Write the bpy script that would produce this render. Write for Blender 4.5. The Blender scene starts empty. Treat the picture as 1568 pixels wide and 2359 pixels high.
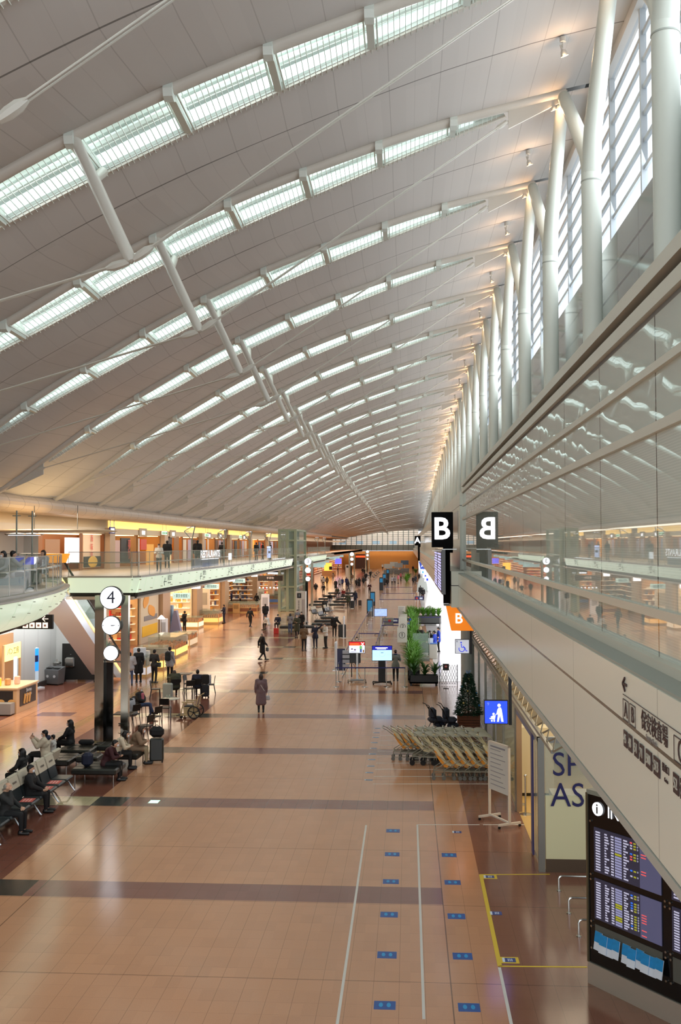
import bpy, bmesh, math, random
from math import sin, cos, pi, radians, sqrt, atan2, tan
from mathutils import Vector, Matrix, Euler
random.seed(7)
S = bpy.context.scene
COL = S.collection

# ------------------------------------------------------------------ camera
H = 7.0
FPX = 2320.0
YAW, PIT, ROLL = 0.067007, 0.032734, -0.003
fw = Vector((-sin(YAW)*cos(PIT), cos(YAW)*cos(PIT), sin(PIT)))
rt = Vector((cos(YAW), sin(YAW), 0))
up = rt.cross(fw)
rt, up = cos(ROLL)*rt + sin(ROLL)*up, -sin(ROLL)*rt + cos(ROLL)*up
cam = bpy.data.cameras.new('camera')
cam.sensor_fit = 'VERTICAL'; cam.sensor_height = 36; cam.lens = FPX*36/2359
cam.clip_end = 1500; cam.clip_start = 0.05
camo = bpy.data.objects.new('camera', cam); COL.objects.link(camo)
M = Matrix((rt, up, -fw)).transposed().to_4x4(); M.translation = (0, 0, H)
camo.matrix_world = M
S.camera = camo

# ------------------------------------------------------------------ world, exposure, large lights
w = bpy.data.worlds.new('sky'); S.world = w; w.use_nodes = True
bg = w.node_tree.nodes['Background']; bg.inputs[0].default_value = (0.86, 0.93, 1.0, 1); bg.inputs[1].default_value = 1.5
S.view_settings.view_transform = 'Standard'; S.view_settings.look = 'None'
S.view_settings.gamma = 1; S.view_settings.use_curve_mapping = False
S.view_settings.exposure = 0.0
S.cycles.max_bounces = 6; S.cycles.diffuse_bounces = 3; S.cycles.use_adaptive_sampling = True; S.cycles.adaptive_threshold = .04; S.cycles.glossy_bounces = 3
S.cycles.transmission_bounces = 4; S.cycles.transparent_max_bounces = 8
S.cycles.caustics_reflective = False; S.cycles.caustics_refractive = False
S.cycles.sample_clamp_indirect = 3.0

def area(name, loc, rot, sx, sy, power, col=(1, 1, 1)):
    l = bpy.data.lights.new(name, 'AREA'); l.shape = 'RECTANGLE'; l.size = sx; l.size_y = sy
    l.energy = power; l.color = col
    o = bpy.data.objects.new(name, l); COL.objects.link(o); o.location = loc; o.rotation_euler = rot
    return o
# daylight coming in through the high windows on the right (they face the hall)
for y0 in (0, 50, 100, 150, 200, 250):
    area('window_daylight', (5.15, y0+25, 16.5 - y0*.012), (0, radians(72), 0), 3.5, 50, 1500, (.88, .95, 1))
# fill light added behind the camera to brighten the right-hand fascia
area('hall_fill', (-14, -10, 10), (radians(80), 0, radians(-35)), 20, 10, 2000, (.95, .98, 1))

# ------------------------------------------------------------------ calibration helpers
def ray(px, py): return fw*FPX + rt*(px-784) - up*(py-1179.5)
def F(px, py, z=0.0):
    d = ray(px, py); t = (z-H)/d.z; return Vector((d.x*t, d.y*t, z))
BAY = 6.95
def YK(k): return 20.55 + BAY*k
def drop(Y):
    d = max(0, Y-60); return .012*d + .00007*d*d
def zs(Y): return 1 - drop(Y)/8.8
Z0 = 9.4
ZX = [(-18.2, 8.9), (-17, 9.5), (-15.5, 10.5), (-14.8, 11.05), (-12.65, 12.55), (-11.07, 13.45), (-8.6, 14.9), (-6.9, 15.75), (-4.9, 16.65), (-2.9, 17.4), (-.8, 18.1), (1., 18.65), (2.8, 19.05), (4.3, 19.4), (5.4, 19.6)]
def zlin(X):
    if X <= ZX[0][0]: return ZX[0][1]
    for (a, za), (b, zb) in zip(ZX, ZX[1:]):
        if X <= b: return za + (zb-za)*(X-a)/(b-a)
    return ZX[-1][1]
def zc(X): return (zlin(X-.8) + zlin(X-.4) + zlin(X) + zlin(X+.4) + zlin(X+.8))/5 if -17 < X < 4.6 else zlin(X)
def slotw(X):
    s = (X+15.5)/18.4
    return 1.75*sin(pi*s)**.8 if 0 < s < 1 else 0.0

# ------------------------------------------------------------------ materials
MC = {}
def lin(c): return tuple((x/12.92 if x <= .04045 else ((x+.055)/1.055)**2.4) for x in c)
def mat(name, rgb=(.8, .8, .8), rough=.5, metal=0.0, emit=0.0, alpha=1.0, noise=0.0, nscale=20, spec=.5, trans=0.0, bump=0.0):
    """rgb in sRGB 0..1"""
    if name in MC: return MC[name]
    m = bpy.data.materials.new(name); m.use_nodes = True; nt = m.node_tree
    b = nt.nodes['Principled BSDF']; c = lin(rgb)
    b.inputs['Base Color'].default_value = (*c, 1); b.inputs['Roughness'].default_value = rough
    b.inputs['Metallic'].default_value = metal; b.inputs['Specular IOR Level'].default_value = spec
    if emit:
        b.inputs['Emission Color'].default_value = (*c, 1); b.inputs['Emission Strength'].default_value = emit
    if alpha < 1: b.inputs['Alpha'].default_value = alpha
    if trans: b.inputs['Transmission Weight'].default_value = trans
    if noise or bump:
        tc = nt.nodes.new('ShaderNodeTexCoord'); n = nt.nodes.new('ShaderNodeTexNoise'); n.inputs['Scale'].default_value = nscale
        n.inputs['Detail'].default_value = 3
        nt.links.new(tc.outputs['Object'], n.inputs['Vector'])
        if noise:
            r = nt.nodes.new('ShaderNodeMapRange'); r.inputs[3].default_value = 1-noise; r.inputs[4].default_value = 1+noise
            nt.links.new(n.outputs['Fac'], r.inputs[0])
            mx = nt.nodes.new('ShaderNodeVectorMath'); mx.operation = 'SCALE'; mx.inputs[0].default_value = c
            nt.links.new(r.outputs[0], mx.inputs['Scale']); nt.links.new(mx.outputs[0], b.inputs['Base Color'])
        if bump:
            bp = nt.nodes.new('ShaderNodeBump'); bp.inputs['Strength'].default_value = bump; bp.inputs['Distance'].default_value = .02
            nt.links.new(n.outputs['Fac'], bp.inputs['Height']); nt.links.new(bp.outputs[0], b.inputs['Normal'])
    MC[name] = m; return m
class NT:
    """tiny node graph helper"""
    def __init__(s, name):
        s.m = bpy.data.materials.new(name); s.m.use_nodes = True; s.t = s.m.node_tree; s.b = s.t.nodes['Principled BSDF']; MC[name] = s.m
        g = s.t.nodes.new('ShaderNodeNewGeometry'); sp = s.t.nodes.new('ShaderNodeSeparateXYZ'); s.t.links.new(g.outputs['Position'], sp.inputs[0])
        s.pos = g.outputs['Position']; s.x, s.y, s.z = sp.outputs
    def put(s, inp, v):
        if hasattr(v, 'links') or isinstance(v, bpy.types.NodeSocket): s.t.links.new(v, inp)
        else: inp.default_value = v
    def m_(s, op, a, b=0.0, c=0.0):
        n = s.t.nodes.new('ShaderNodeMath'); n.operation = op
        for i, v in enumerate((a, b, c)): s.put(n.inputs[i], v)
        return n.outputs[0]
    def near(s, v, c, h):   # 1 where |v-c|<h
        return s.m_('COMPARE', v, c, h)
    def band(s, v, lo, hi): return s.m_('COMPARE', v, (lo+hi)/2, (hi-lo)/2)
    def AND(s, *a):
        r = a[0]
        for q in a[1:]: r = s.m_('MULTIPLY', r, q)
        return r
    def mix(s, f, a, b):
        n = s.t.nodes.new('ShaderNodeMix'); n.data_type = 'RGBA'
        s.put(n.inputs[0], f)
        for i, v in ((6, a), (7, b)):
            if isinstance(v, tuple): n.inputs[i].default_value = (*lin(v), 1)
            else: s.t.links.new(v, n.inputs[i])
        return n.outputs[2]
    def noise(s, scale, detail=2, vec=None):
        n = s.t.nodes.new('ShaderNodeTexNoise'); n.inputs['Scale'].default_value = scale; n.inputs['Detail'].default_value = detail
        s.t.links.new(vec or s.pos, n.inputs['Vector']); return n.outputs['Fac']
    def scale(s, col, f):
        n = s.t.nodes.new('ShaderNodeVectorMath'); n.operation = 'SCALE'; s.t.links.new(col, n.inputs[0]); s.put(n.inputs['Scale'], f); return n.outputs[0]
    def bump(s, h, st, d=.02):
        n = s.t.nodes.new('ShaderNodeBump'); n.inputs['Strength'].default_value = st; n.inputs['Distance'].default_value = d
        s.t.links.new(h, n.inputs['Height']); s.t.links.new(n.outputs[0], s.b.inputs['Normal'])
    def out(s, col, rough=.5, metal=0, spec=.5):
        s.put(s.b.inputs['Base Color'], col); s.put(s.b.inputs['Roughness'], rough); s.b.inputs['Metallic'].default_value = metal
        s.b.inputs['Specular IOR Level'].default_value = spec; return s.m

# ------------------------------------------------------------------ mesh builder
class MB:
    def __init__(s): s.v = []; s.f = []; s.mi = []; s.smooth = []; s.cur = 0; s.X = None
    def add(s, vs, fs, sm=False):
        o = len(s.v)
        if s.X is not None: vs = [s.X @ Vector(v) for v in vs]
        s.v += [tuple(v) for v in vs]; s.f += [tuple(i+o for i in f) for f in fs]
        s.mi += [s.cur]*len(fs); s.smooth += [sm]*len(fs); return s
    def box(s, c, d, rz=0, R=None):
        hx, hy, hz = d[0]/2, d[1]/2, d[2]/2
        vs = [Vector((x, y, z)) for x in (-hx, hx) for y in (-hy, hy) for z in (-hz, hz)]
        if R is None and rz: R = Matrix.Rotation(rz, 3, 'Z')
        c = Vector(c)
        vs = [(R @ v if R is not None else v) + c for v in vs]
        return s.add(vs, [(0, 1, 3, 2), (4, 6, 7, 5), (0, 4, 5, 1), (2, 3, 7, 6), (0, 2, 6, 4), (1, 5, 7, 3)])
    def bb(s, a, b): return s.box([(a[i]+b[i])/2 for i in range(3)], [abs(b[i]-a[i]) for i in range(3)])
    def bbox(s, c, d, r=.02, rz=0):   # box with chamfered edges (top & vertical edges)
        hx, hy, hz = d[0]/2, d[1]/2, d[2]/2; r = min(r, hx*.9, hy*.9, hz*.9)
        def ring(i, z): return [(-hx+i, -hy, z), (hx-i, -hy, z), (hx, -hy+i, z), (hx, hy-i, z), (hx-i, hy, z), (-hx+i, hy, z), (-hx, hy-i, z), (-hx, -hy+i, z)]
        def ins(k, z): return [(x*(hx-k)/hx, y*(hy-k)/hy, z) for x, y, _ in ring(r, z)]
        rings = [ins(r, -hz), ring(r, -hz+r), ring(r, hz-r), ins(r, hz)]
        R = Matrix.Rotation(rz, 3, 'Z'); vs = [R @ Vector(p) + Vector(c) for q in rings for p in q]
        fs = [tuple(range(7, -1, -1)), tuple(24+i for i in range(8))]
        for k in range(3):
            for i in range(8): fs.append((k*8+i, k*8+(i+1) % 8, k*8+8+(i+1) % 8, k*8+8+i))
        return s.add(vs, fs)
    def bar(s, a, b, w, h=None, upv=(0, 0, 1)):
        a = Vector(a); b = Vector(b); d = (b-a); L = d.length; d.normalize(); h = h or w
        u = Vector(upv)
        if abs(d.dot(u)) > .98: u = Vector((0, 1, 0))
        x = d.cross(u).normalized(); z = x.cross(d)
        R = Matrix((x, d, z)).transposed()
        return s.box((a+b)/2, (w, L, h), R=R)
    def tube(s, pts, r, n=8, cap=True, closed=False):
        pts = [Vector(p) for p in pts]; N = len(pts)
        rs = r if isinstance(r, (list, tuple)) else [r]*N
        vs = []; prev = None
        for i, p in enumerate(pts):
            if closed: t = pts[(i+1) % N] - pts[i-1]
            else: t = (pts[min(i+1, N-1)] - pts[max(i-1, 0)])
            if t.length < 1e-9: t = Vector((0, 0, 1))
            t.normalize()
            if prev is None:
                a = Vector((0, 0, 1)) if abs(t.z) < .9 else Vector((1, 0, 0))
                prev = t.cross(a).normalized()
            x = (prev - t*prev.dot(t)).normalized(); prev = x; y = t.cross(x)
            for k in range(n):
                an = 2*pi*k/n; vs.append(p + (x*cos(an) + y*sin(an))*rs[i])
        fs = []
        for i in range(N if closed else N-1):
            for k in range(n):
                a = i*n+k; b = i*n+(k+1) % n; j = (i+1) % N; fs.append((a, b, j*n+(k+1) % n, j*n+k))
        if cap and not closed: fs += [tuple(range(n-1, -1, -1)), tuple((N-1)*n+k for k in range(n))]
        return s.add(vs, fs, True)
    def cyl(s, c, r, h, n=24, axis='z', r2=None):
        c = Vector(c); d = {'x': Vector((1, 0, 0)), 'y': Vector((0, 1, 0)), 'z': Vector((0, 0, 1))}[axis]
        return s.tube([c-d*h/2, c+d*h/2], [r, r if r2 is None else r2], n)
    def lathe(s, prof, c=(0, 0, 0), n=20):
        vs = [(c[0]+r*cos(2*pi*k/n), c[1]+r*sin(2*pi*k/n), c[2]+z) for r, z in prof for k in range(n)]
        fs = []
        for i in range(len(prof)-1):
            for k in range(n): fs.append((i*n+k, i*n+(k+1) % n, (i+1)*n+(k+1) % n, (i+1)*n+k))
        fs += [tuple(range(n-1, -1, -1)), tuple((len(prof)-1)*n+k for k in range(n))]
        return s.add(vs, fs, True)
    def ball(s, c, r, n=12, m=8):
        if not isinstance(r, (tuple, list)): r = (r, r, r)
        vs = [(c[0], c[1], c[2]-r[2])]
        for j in range(1, m):
            a = -pi/2 + pi*j/m
            for k in range(n): vs.append((c[0]+r[0]*cos(a)*cos(2*pi*k/n), c[1]+r[1]*cos(a)*sin(2*pi*k/n), c[2]+r[2]*sin(a)))
        vs.append((c[0], c[1], c[2]+r[2])); fs = []
        for k in range(n): fs.append((0, 1+(k+1) % n, 1+k)); fs.append((len(vs)-1, 1+(m-2)*n+k, 1+(m-2)*n+(k+1) % n))
        for j in range(m-2):
            for k in range(n): a = 1+j*n; fs.append((a+k, a+(k+1) % n, a+n+(k+1) % n, a+n+k))
        return s.add(vs, fs, True)
    def prism(s, poly, a, b, axis='y'):
        """poly in the two other axes, extruded from a to b along axis"""
        def P(u, v, t): return {'y': (u, t, v), 'x': (t, u, v), 'z': (u, v, t)}[axis]
        n = len(poly); vs = [P(u, v, a) for u, v in poly] + [P(u, v, b) for u, v in poly]
        fs = [tuple(range(n)), tuple(range(2*n-1, n-1, -1))] + [(i, i+n, (i+1) % n+n, (i+1) % n) for i in range(n)]
        return s.add(vs, fs)
    def mesh(s, name, mats):
        me = bpy.data.meshes.new(name); me.from_pydata(s.v, [], s.f)
        for m in (mats if isinstance(mats, (list, tuple)) else [mats]): me.materials.append(m)
        me.polygons.foreach_set('material_index', s.mi); me.polygons.foreach_set('use_smooth', s.smooth)
        me.update(); bm = bmesh.new(); bm.from_mesh(me); bmesh.ops.recalc_face_normals(bm, faces=bm.faces); bm.to_mesh(me); bm.free()
        if any(s.smooth): me.set_sharp_from_angle(angle=radians(40))
        return me
    def build(s, name, mats, parent=None, loc=None, rz=0):
        o = bpy.data.objects.new(name, s.mesh(name, mats)); COL.objects.link(o)
        if parent is not None: o.parent = parent
        if loc is not None: o.location = loc
        if rz: o.rotation_euler.z = rz
        return o
def Obj(name, me, parent=None, loc=None):
    o = bpy.data.objects.new(name, me); COL.objects.link(o)
    if parent is not None: o.parent = parent
    if loc is not None: o.location = loc
    return o
def tag(o, label, cat, group=None):
    o['label'] = label; o['category'] = cat
    if group: o['group'] = group
    return o
def thing(name, label, cat, loc=(0, 0, 0), rz=0, group=None, sc=1):
    o = bpy.data.objects.new(name, None); COL.objects.link(o); o.empty_display_size = .2
    o.location = loc; o.rotation_euler.z = rz; o.scale = (sc, sc, sc)
    return tag(o, label, cat, group)
def struct(o): o['kind'] = 'structure'; return o
def dup(root, loc=None, rz=None, label=None, group=None):
    kids = {}
    r = root.copy(); COL.objects.link(r)
    def rec(src, dst):
        for ch in [q for q in KIDS.get(src.name, [])]:
            c = ch.copy(); COL.objects.link(c); c.parent = dst; KIDS.setdefault(dst.name, []).append(c); rec(ch, c)
    if root.name not in KIDS: scan(root)
    rec(root, r)
    if loc is not None: r.location = loc
    if rz is not None: r.rotation_euler.z = rz
    if label: r['label'] = label
    if group: r['group'] = group
    return r
KIDS = {}
def scan(root):
    for c in root.children: KIDS.setdefault(root.name, []).append(c); scan(c)
ORD = ['nearest', 'second', 'third', 'fourth', 'fifth', 'sixth', 'seventh', 'eighth', 'ninth', 'tenth', 'eleventh', 'twelfth', 'thirteenth', 'fourteenth', 'fifteenth', 'sixteenth', 'seventeenth', 'eighteenth', 'nineteenth', 'twentieth']
TXC = {}
def textmesh(txt, size, name='lettering', bold=0.0, depth=.002, align='CENTER'):
    k = (txt, size, bold, depth, align)
    if k in TXC: return TXC[k]
    cu = bpy.data.curves.new(name, 'FONT'); cu.body = txt; cu.size = size; cu.align_x = align; cu.align_y = 'CENTER'
    cu.extrude = depth; cu.offset = bold*size; cu.resolution_u = 3
    o = bpy.data.objects.new('tmp', cu); COL.objects.link(o)
    dg = bpy.context.evaluated_depsgraph_get(); me = bpy.data.meshes.new_from_object(o.evaluated_get(dg)); me.name = name
    bpy.data.objects.remove(o); TXC[k] = me; return me
def text(txt, size, m, loc, parent=None, face='-y', bold=0.0, name='lettering', align='CENTER', sx=1.0, depth=.002, rz=None):
    me = textmesh(txt, size, name, bold, depth, align).copy(); me.materials.clear(); me.materials.append(m)
    o = bpy.data.objects.new(name, me); COL.objects.link(o); o.location = loc
    a = {'-y': 0, '-x': -pi/2, 'x': pi/2, 'y': pi}[face] if rz is None else rz
    if face == 'up': o.rotation_euler = (0, 0, rz or 0)
    else: o.rotation_euler = (pi/2, 0, a)
    o.scale = (sx, 1, 1)
    if parent is not None: o.parent = parent
    return o
def jp(txt, alt):
    return txt
# common materials
white_paint = mat('white_paint', (.86, .88, .85), .35)
warm_white = mat('warm_white_metal', (.80, .79, .75), .3)
steel = mat('brushed_steel', (.72, .72, .70), .22, 1.0)
chrome = mat('chrome', (.85, .85, .85), .08, 1.0)
black = mat('black_plastic', (.05, .05, .055), .35)
blackm = mat('black_metal', (.06, .06, .06), .3, .3)
rubber = mat('rubber', (.07, .07, .07), .7)
glow_white = mat('lit_white', (.97, .98, 1.0), .4, emit=1.6)
glow_soft = mat('lit_soft_white', (.95, .97, 1.0), .4, emit=1.1)
glow_yellow = mat('lit_yellow', (1.0, .86, .55), .4, emit=1.3)
beigewall = mat('beige_wall', (.80, .74, .64), .5, noise=.03, nscale=3)
wood = mat('light_wood', (.74, .55, .36), .45, noise=.12, nscale=6)
darkwood = mat('dark_wood', (.33, .2, .12), .45, noise=.15, nscale=6)
navy = mat('navy_belt', (.12, .13, .42), .5)
# ================================================================== STRUCTURE: floor
n = NT('floor_tiles')
tan_c, brown_c, red_c, cream_c, dark_c = (.73, .555, .445), (.50, .31, .25), (.53, .36, .32), (.74, .69, .54), (.20, .22, .21)
grain = n.noise(60, 3); big = n.noise(.35, 2)
base = n.mix(n.m_('MULTIPLY', big, .8), (.80, .59, .44), (.745, .55, .425))
ym = n.m_('SUBTRACT', n.y, 20.4 - BAY/2)
ymod = n.m_('SUBTRACT', n.m_('FLOORED_MODULO', ym, BAY), BAY/2)
stripe = n.near(ymod, 0, .48)
far = n.m_('GREATER_THAN', n.y, 51.5)
stc = n.mix(far, red_c, (.80, .70, .55))
inhall = n.band(n.x, -8.55, .64)
base = n.mix(n.AND(stripe, inhall), base, stc)
lz = n.band(n.x, -12.1, -8.55); base = n.mix(lz, base, brown_c)
base = n.mix(n.AND(stripe, lz), base, cream_c)
base = n.mix(n.AND(stripe, n.band(n.x, -8.6, -7.75)), base, dark_c)
base = n.mix(n.AND(stripe, n.band(n.x, -15.4, -13.9)), base, red_c)
base = n.mix(n.m_('LESS_THAN', n.x, -16.35), base, brown_c)
base = n.mix(n.AND(n.m_('GREATER_THAN', n.x, 1.46), n.m_('LESS_THAN', n.y, 60)), base, (.53, .36, .29))
tx = n.m_('ABSOLUTE', n.m_('SUBTRACT', n.m_('FLOORED_MODULO', n.x, .1), .05))
tact = n.AND(n.band(n.x, -13.15, -12.7), n.m_('GREATER_THAN', tx, .028)); base = n.mix(tact, base, (.62, .55, .30))
# grout
def grout(coord, pitch, wd, off=0.0):
    a = n.m_('ABSOLUTE', n.m_('SUBTRACT', n.m_('FLOORED_MODULO', n.m_('ADD', coord, off), pitch), pitch/2)); return n.m_('LESS_THAN', n.m_('SUBTRACT', pitch/2, a), wd)
g1 = n.m_('MAXIMUM', grout(n.x, .409, .0055, -.64+.409*40), n.m_('MULTIPLY', grout(n.y, .4088, .0045, -20.88+.4088*60), .55))
g2 = n.m_('MAXIMUM', grout(n.x, 8.18, .011, -.64+8.18*5), grout(n.y, 3.475, .009, -20.4-.48+1.0))
base = n.mix(n.m_('MULTIPLY', g1, .32), base, (.30, .2, .16)); base = n.mix(n.m_('MULTIPLY', g2, .6), base, (.22, .14, .1))
gr = n.m_('ADD', n.m_('MULTIPLY', grain, .22), .89)
tile_ix = n.m_('FLOOR', n.m_('DIVIDE', n.x, .409)); tile_iy = n.m_('FLOOR', n.m_('DIVIDE', n.y, .4088))
wn = n.t.nodes.new('ShaderNodeTexWhiteNoise'); wn.noise_dimensions = '2D'
cb = n.t.nodes.new('ShaderNodeCombineXYZ'); n.t.links.new(tile_ix, cb.inputs[0]); n.t.links.new(tile_iy, cb.inputs[1]); n.t.links.new(cb.outputs[0], wn.inputs['Vector'])
gr = n.m_('MULTIPLY', gr, n.m_('ADD', .965, n.m_('MULTIPLY', wn.outputs['Value'], .07)))
rough = n.m_('ADD', .10, n.m_('MULTIPLY', n.noise(1.2, 3), .10))
floor_m = n.out(n.scale(base, gr), rough, 0, .62)
fl = MB().bb((-23, -14, -.3), (6.5, 312, 0)); struct(fl.build('floor', floor_m))

# ================================================================== ceiling shells between the light wells
n = NT('ceiling_panels')
seam = grout.__code__ and None
def line(c, pitch, wd, off=0.0):
    a = n.m_('ABSOLUTE', n.m_('SUBTRACT', n.m_('FLOORED_MODULO', n.m_('ADD', c, off), pitch), pitch/2)); return n.m_('LESS_THAN', n.m_('SUBTRACT', pitch/2, a), wd)
mid = line(n.y, BAY, .022, -20.55 - BAY/2 + BAY*30)
sx = line(n.x, .62, .007, 50); sx2 = line(n.x, 1.24, .012, 50)
wn = n.t.nodes.new('ShaderNodeTexWhiteNoise'); wn.noise_dimensions = '2D'
cb = n.t.nodes.new('ShaderNodeCombineXYZ'); n.t.links.new(n.m_('FLOOR', n.m_('DIVIDE', n.x, .62)), cb.inputs[0]); n.t.links.new(n.m_('FLOOR', n.m_('DIVIDE', n.y, BAY/2)), cb.inputs[1]); n.t.links.new(cb.outputs[0], wn.inputs['Vector'])
c = n.mix(n.m_('MULTIPLY', sx, .16), (.80, .785, .765), (.45, .43, .41)); c = n.mix(n.m_('MULTIPLY', sx2, .18), c, (.4, .38, .36)); c = n.mix(n.m_('MULTIPLY', mid, .75), c, (.34, .32, .3))
c = n.scale(c, n.m_('ADD', .965, n.m_('MULTIPLY', wn.outputs['Value'], .05)))
ceil_m = n.out(c, .75, 0, .2)
XS = [-18.2+.4*i for i in range(60)]; XS = [x for x in XS if x < 5.4] + [5.4]
mb = MB()
K0, K1 = -3, 40
def zW(z, Y): return Z0 + (z-Z0)*zs(Y) if z > Z0 else z
for k in range(K0, K1):
    y0, y1 = YK(k), YK(k+1); V = []; NY = 6
    for X in XS:
        w_ = slotw(X); sag = .12 + .22*w_/1.75
        for j in range(NY+1):
            t = j/NY; Y = y0 + .12 + w_ + (y1-.12-y0-.12-w_)*t
            tt = max(0, 1-abs(t-.38)/(.38 if t < .38 else .62)); z = zc(X) - sag*tt - .10*w_/1.75*(1-t)
            V.append((X, Y, zW(z, Y)))
    fs = []
    for i in range(len(XS)-1):
        for j in range(NY): a = i*(NY+1)+j; fs.append((a, a+1, a+NY+2, a+NY+1))
    mb.add(V, fs, True)
o = mb.build('ceiling', ceil_m); struct(o)
# outer roof deck above the shells keeps the sky out
mb = MB(); V = []
for Y in range(-14, 314, 12):
    for X in (-24, -18.5, -15, -11, -7, -3, 1, 5.6): V.append((X, Y, zW(zlin(X)+1.25, Y)))
fs = []
R = len(V)//8
for i in range(R-1):
    for j in range(7): a = i*8+j; fs.append((a, a+1, a+9, a+8))
mb.add(V, fs); struct(mb.build('trim_1', mat('roof_deck', (.55, .54, .52), .8)))

# ================================================================== roof trusses, one per bay line
rib_m = mat('rib_metal', (.80, .78, .74), .4); grid_m = mat('guard_wire', (.87, .9, .87), .4)
sky_m = mat('skylight_glass', (.92, .97, .96), .3, emit=1.1); louv_m = mat('diffuser_louvre', (.84, .87, .85), .45); slit_m = mat('slit_glass', (.25, .3, .38), .3)
well_m = mat('light_well_white', (.88, .90, .88), .55)
DX = .46
xs = [-15.2+DX*i for i in range(40) if -15.2+DX*i < 2.7] + [2.75]
# local frame: y relative to bay line, z relative to Z0
def zz(X): return zc(X) - Z0
bm_ = MB()   # rib beam: pipe-like boom at the near edge of the slot, then a fin to each end
P = [(-17.6, 0, zz(-17.6)-.02)] + [(x, 0, zz(x)-.03) for x in [-17+.8*i for i in range(27)]] + [(4.35, 0, zz(4.35)-.03)]
bm_.tube([(x, y, z) for x, y, z in P], .155, 10)
beam_me = bm_.mesh('rib_beam', rib_m)
fin_me = []
for (xa, xb, tip) in ((-17.3, -15.3, -15.3), (2.8, 4.4, 2.8)):
    fm = MB()    # web fin where the slot closes
    Q = [xa + (xb-xa)*i/6 for i in range(7)]
    for a, b in zip(Q, Q[1:]):
        def dep(x): return .12 + .55*(1-abs(x-tip)/2.1)
        fm.add([(a, -.03, zz(a)), (b, -.03, zz(b)), (b, -.03, zz(b)-dep(b)), (a, -.03, zz(a)-dep(a)), (a, .03, zz(a)), (b, .03, zz(b)), (b, .03, zz(b)-dep(b)), (a, .03, zz(a)-dep(a))],
               [(0, 1, 2, 3), (4, 7, 6, 5), (3, 2, 6, 7), (0, 4, 5, 1), (0, 3, 7, 4), (1, 5, 6, 2)])
    fin_me.append(fm.mesh('end_fin', rib_m))
def strip(mb, f0, f1, x0=-15.2, x1=2.7, closed=False):
    q = [x0 + (x1-x0)*i/30 for i in range(31)]
    V = []
    for x in q: V += [(x, *f0(x)), (x, *f1(x))]
    mb.add(V, [(2*i, 2*i+1, 2*i+3, 2*i+2) for i in range(30)], True)
def e(x): return max(slotw(x), .02)
wm = MB()    # light well: far wall frame, near wall, end
strip(wm, lambda x: (e(x)+.13, zz(x)-.14), lambda x: (e(x)+.13, zz(x)+.95))
strip(wm, lambda x: (.1, zz(x)-.05), lambda x: (.1, zz(x)+.95))
well_me = wm.mesh('light_well', well_m)
km = MB()    # glass skylight closing the well on top, and the lit diffuser strip low on the far wall
strip(km, lambda x: (.1, zz(x)+.93), lambda x: (e(x)+.13, zz(x)+.93))
skyl_me = km.mesh('skylight', sky_m)
dm = MB()
strip(dm, lambda x: (e(x)*.97+.08, zz(x)-.06), lambda x: (e(x)*.9+.10, zz(x)+.20*e(x)/1.75), -14.2, 1.9)
diff_me = dm.mesh('diffuser_panel', mat('diffuser_lit', (.90, .96, .95), .4, emit=.75))
lm = MB()    # curved louvres above the strip
for q in range(3):
    for part in range(4):
        a0, a1 = pi*part/4, pi*(part+1)/4
        def g(x, a, q=q): s_ = e(x)/1.75; return (e(x)*.9+.02 - .17*s_*sin(a), zz(x) + s_*(.36+.24*q - .11*cos(a)))
        strip(lm, lambda x, a0=a0: g(x, a0), lambda x, a1=a1: g(x, a1), -13.9, 1.6)
louv_me = lm.mesh('louvre', louv_m)
gm = MB()    # guard bars across the slot + edge rails + inspection frames
x = -15.0
while x < 2.6:
    wd = e(x)
    if wd > .12: gm.bar((x, .02, zz(x)-.05), (x, wd+.30, zz(x)-.22), .014, .02)
    x += .125
for f, r_ in ((.12, .02), (.55, .012)):
    for a, b in zip(xs, xs[1:]): gm.bar((a, e(a)*f, zz(a)-.07), (b, e(b)*f, zz(b)-.07), r_*1.3, r_*1.3)
grd_me = gm.mesh('guard_bars', grid_m)
em = MB()
for a, b in zip(xs, xs[1:]): em.bar((a, e(a)+.2, zz(a)-.17), (b, e(b)+.2, zz(b)-.17), .1, .07)
edge_me = em.mesh('edge_channel', rib_m)
FR = [-13.4, -11.3, -9.2, -7.05, -4.95, -2.85, -.75, 1.3]
fr_me = []
for x in FR:
    q = MB(); wd = e(x)
    q.bar((x, .0, zz(x)-.02), (x, wd+.1, zz(x)-.06), .16, .34); q.bar((x-.14, 0, zz(x)-.1), (x-.14, wd+.12, zz(x)-.14), .035, .05); q.bar((x+.14, 0, zz(x)-.1), (x+.14, wd+.12, zz(x)-.14), .035, .05)
    q.tube([(x-.1, 0, zz(x)-.1), (x+.1, 0, zz(x)-.1)], .21, 8)
    fr_me.append(q.mesh('cross_frame', mat('frame_white', (.86, .89, .86), .4)))
# king post and its prong
pm = MB(); T = Vector((-7.05, 0, 15.75-Z0)); B = Vector((-5.75, 0, 12.95-Z0)); J = T.lerp(B, .36)
pm.tube([T, J, J.lerp(B, .04), B.lerp(T, .04), B, B+(B-T).normalized()*.05], [.115, .125, .135, .125, .10, .03], 14)
post_me = pm.mesh('king_post', warm_white)
pm = MB(); pm.tube([(-7.0, 1.75, zz(-7)-.12), (-6.85, 1.55, zz(-6.9)-.30), J + Vector((0, .05, -.05))], [.05, .12, .10], 12)
prong_me = pm.mesh('post_prong', warm_white)
def rod(name, A, Bp, dbl=True, end=.0):
    q = MB(); A = Vector(A); Bp = Vector(Bp)
    offs = (-.05, .05) if dbl else (0,)
    for o_ in offs: q.tube([A+Vector((0, o_, 0)), Bp+Vector((0, o_, 0))], .018 if dbl else .02, 6)
    return q.mesh(name, warm_white)
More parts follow.
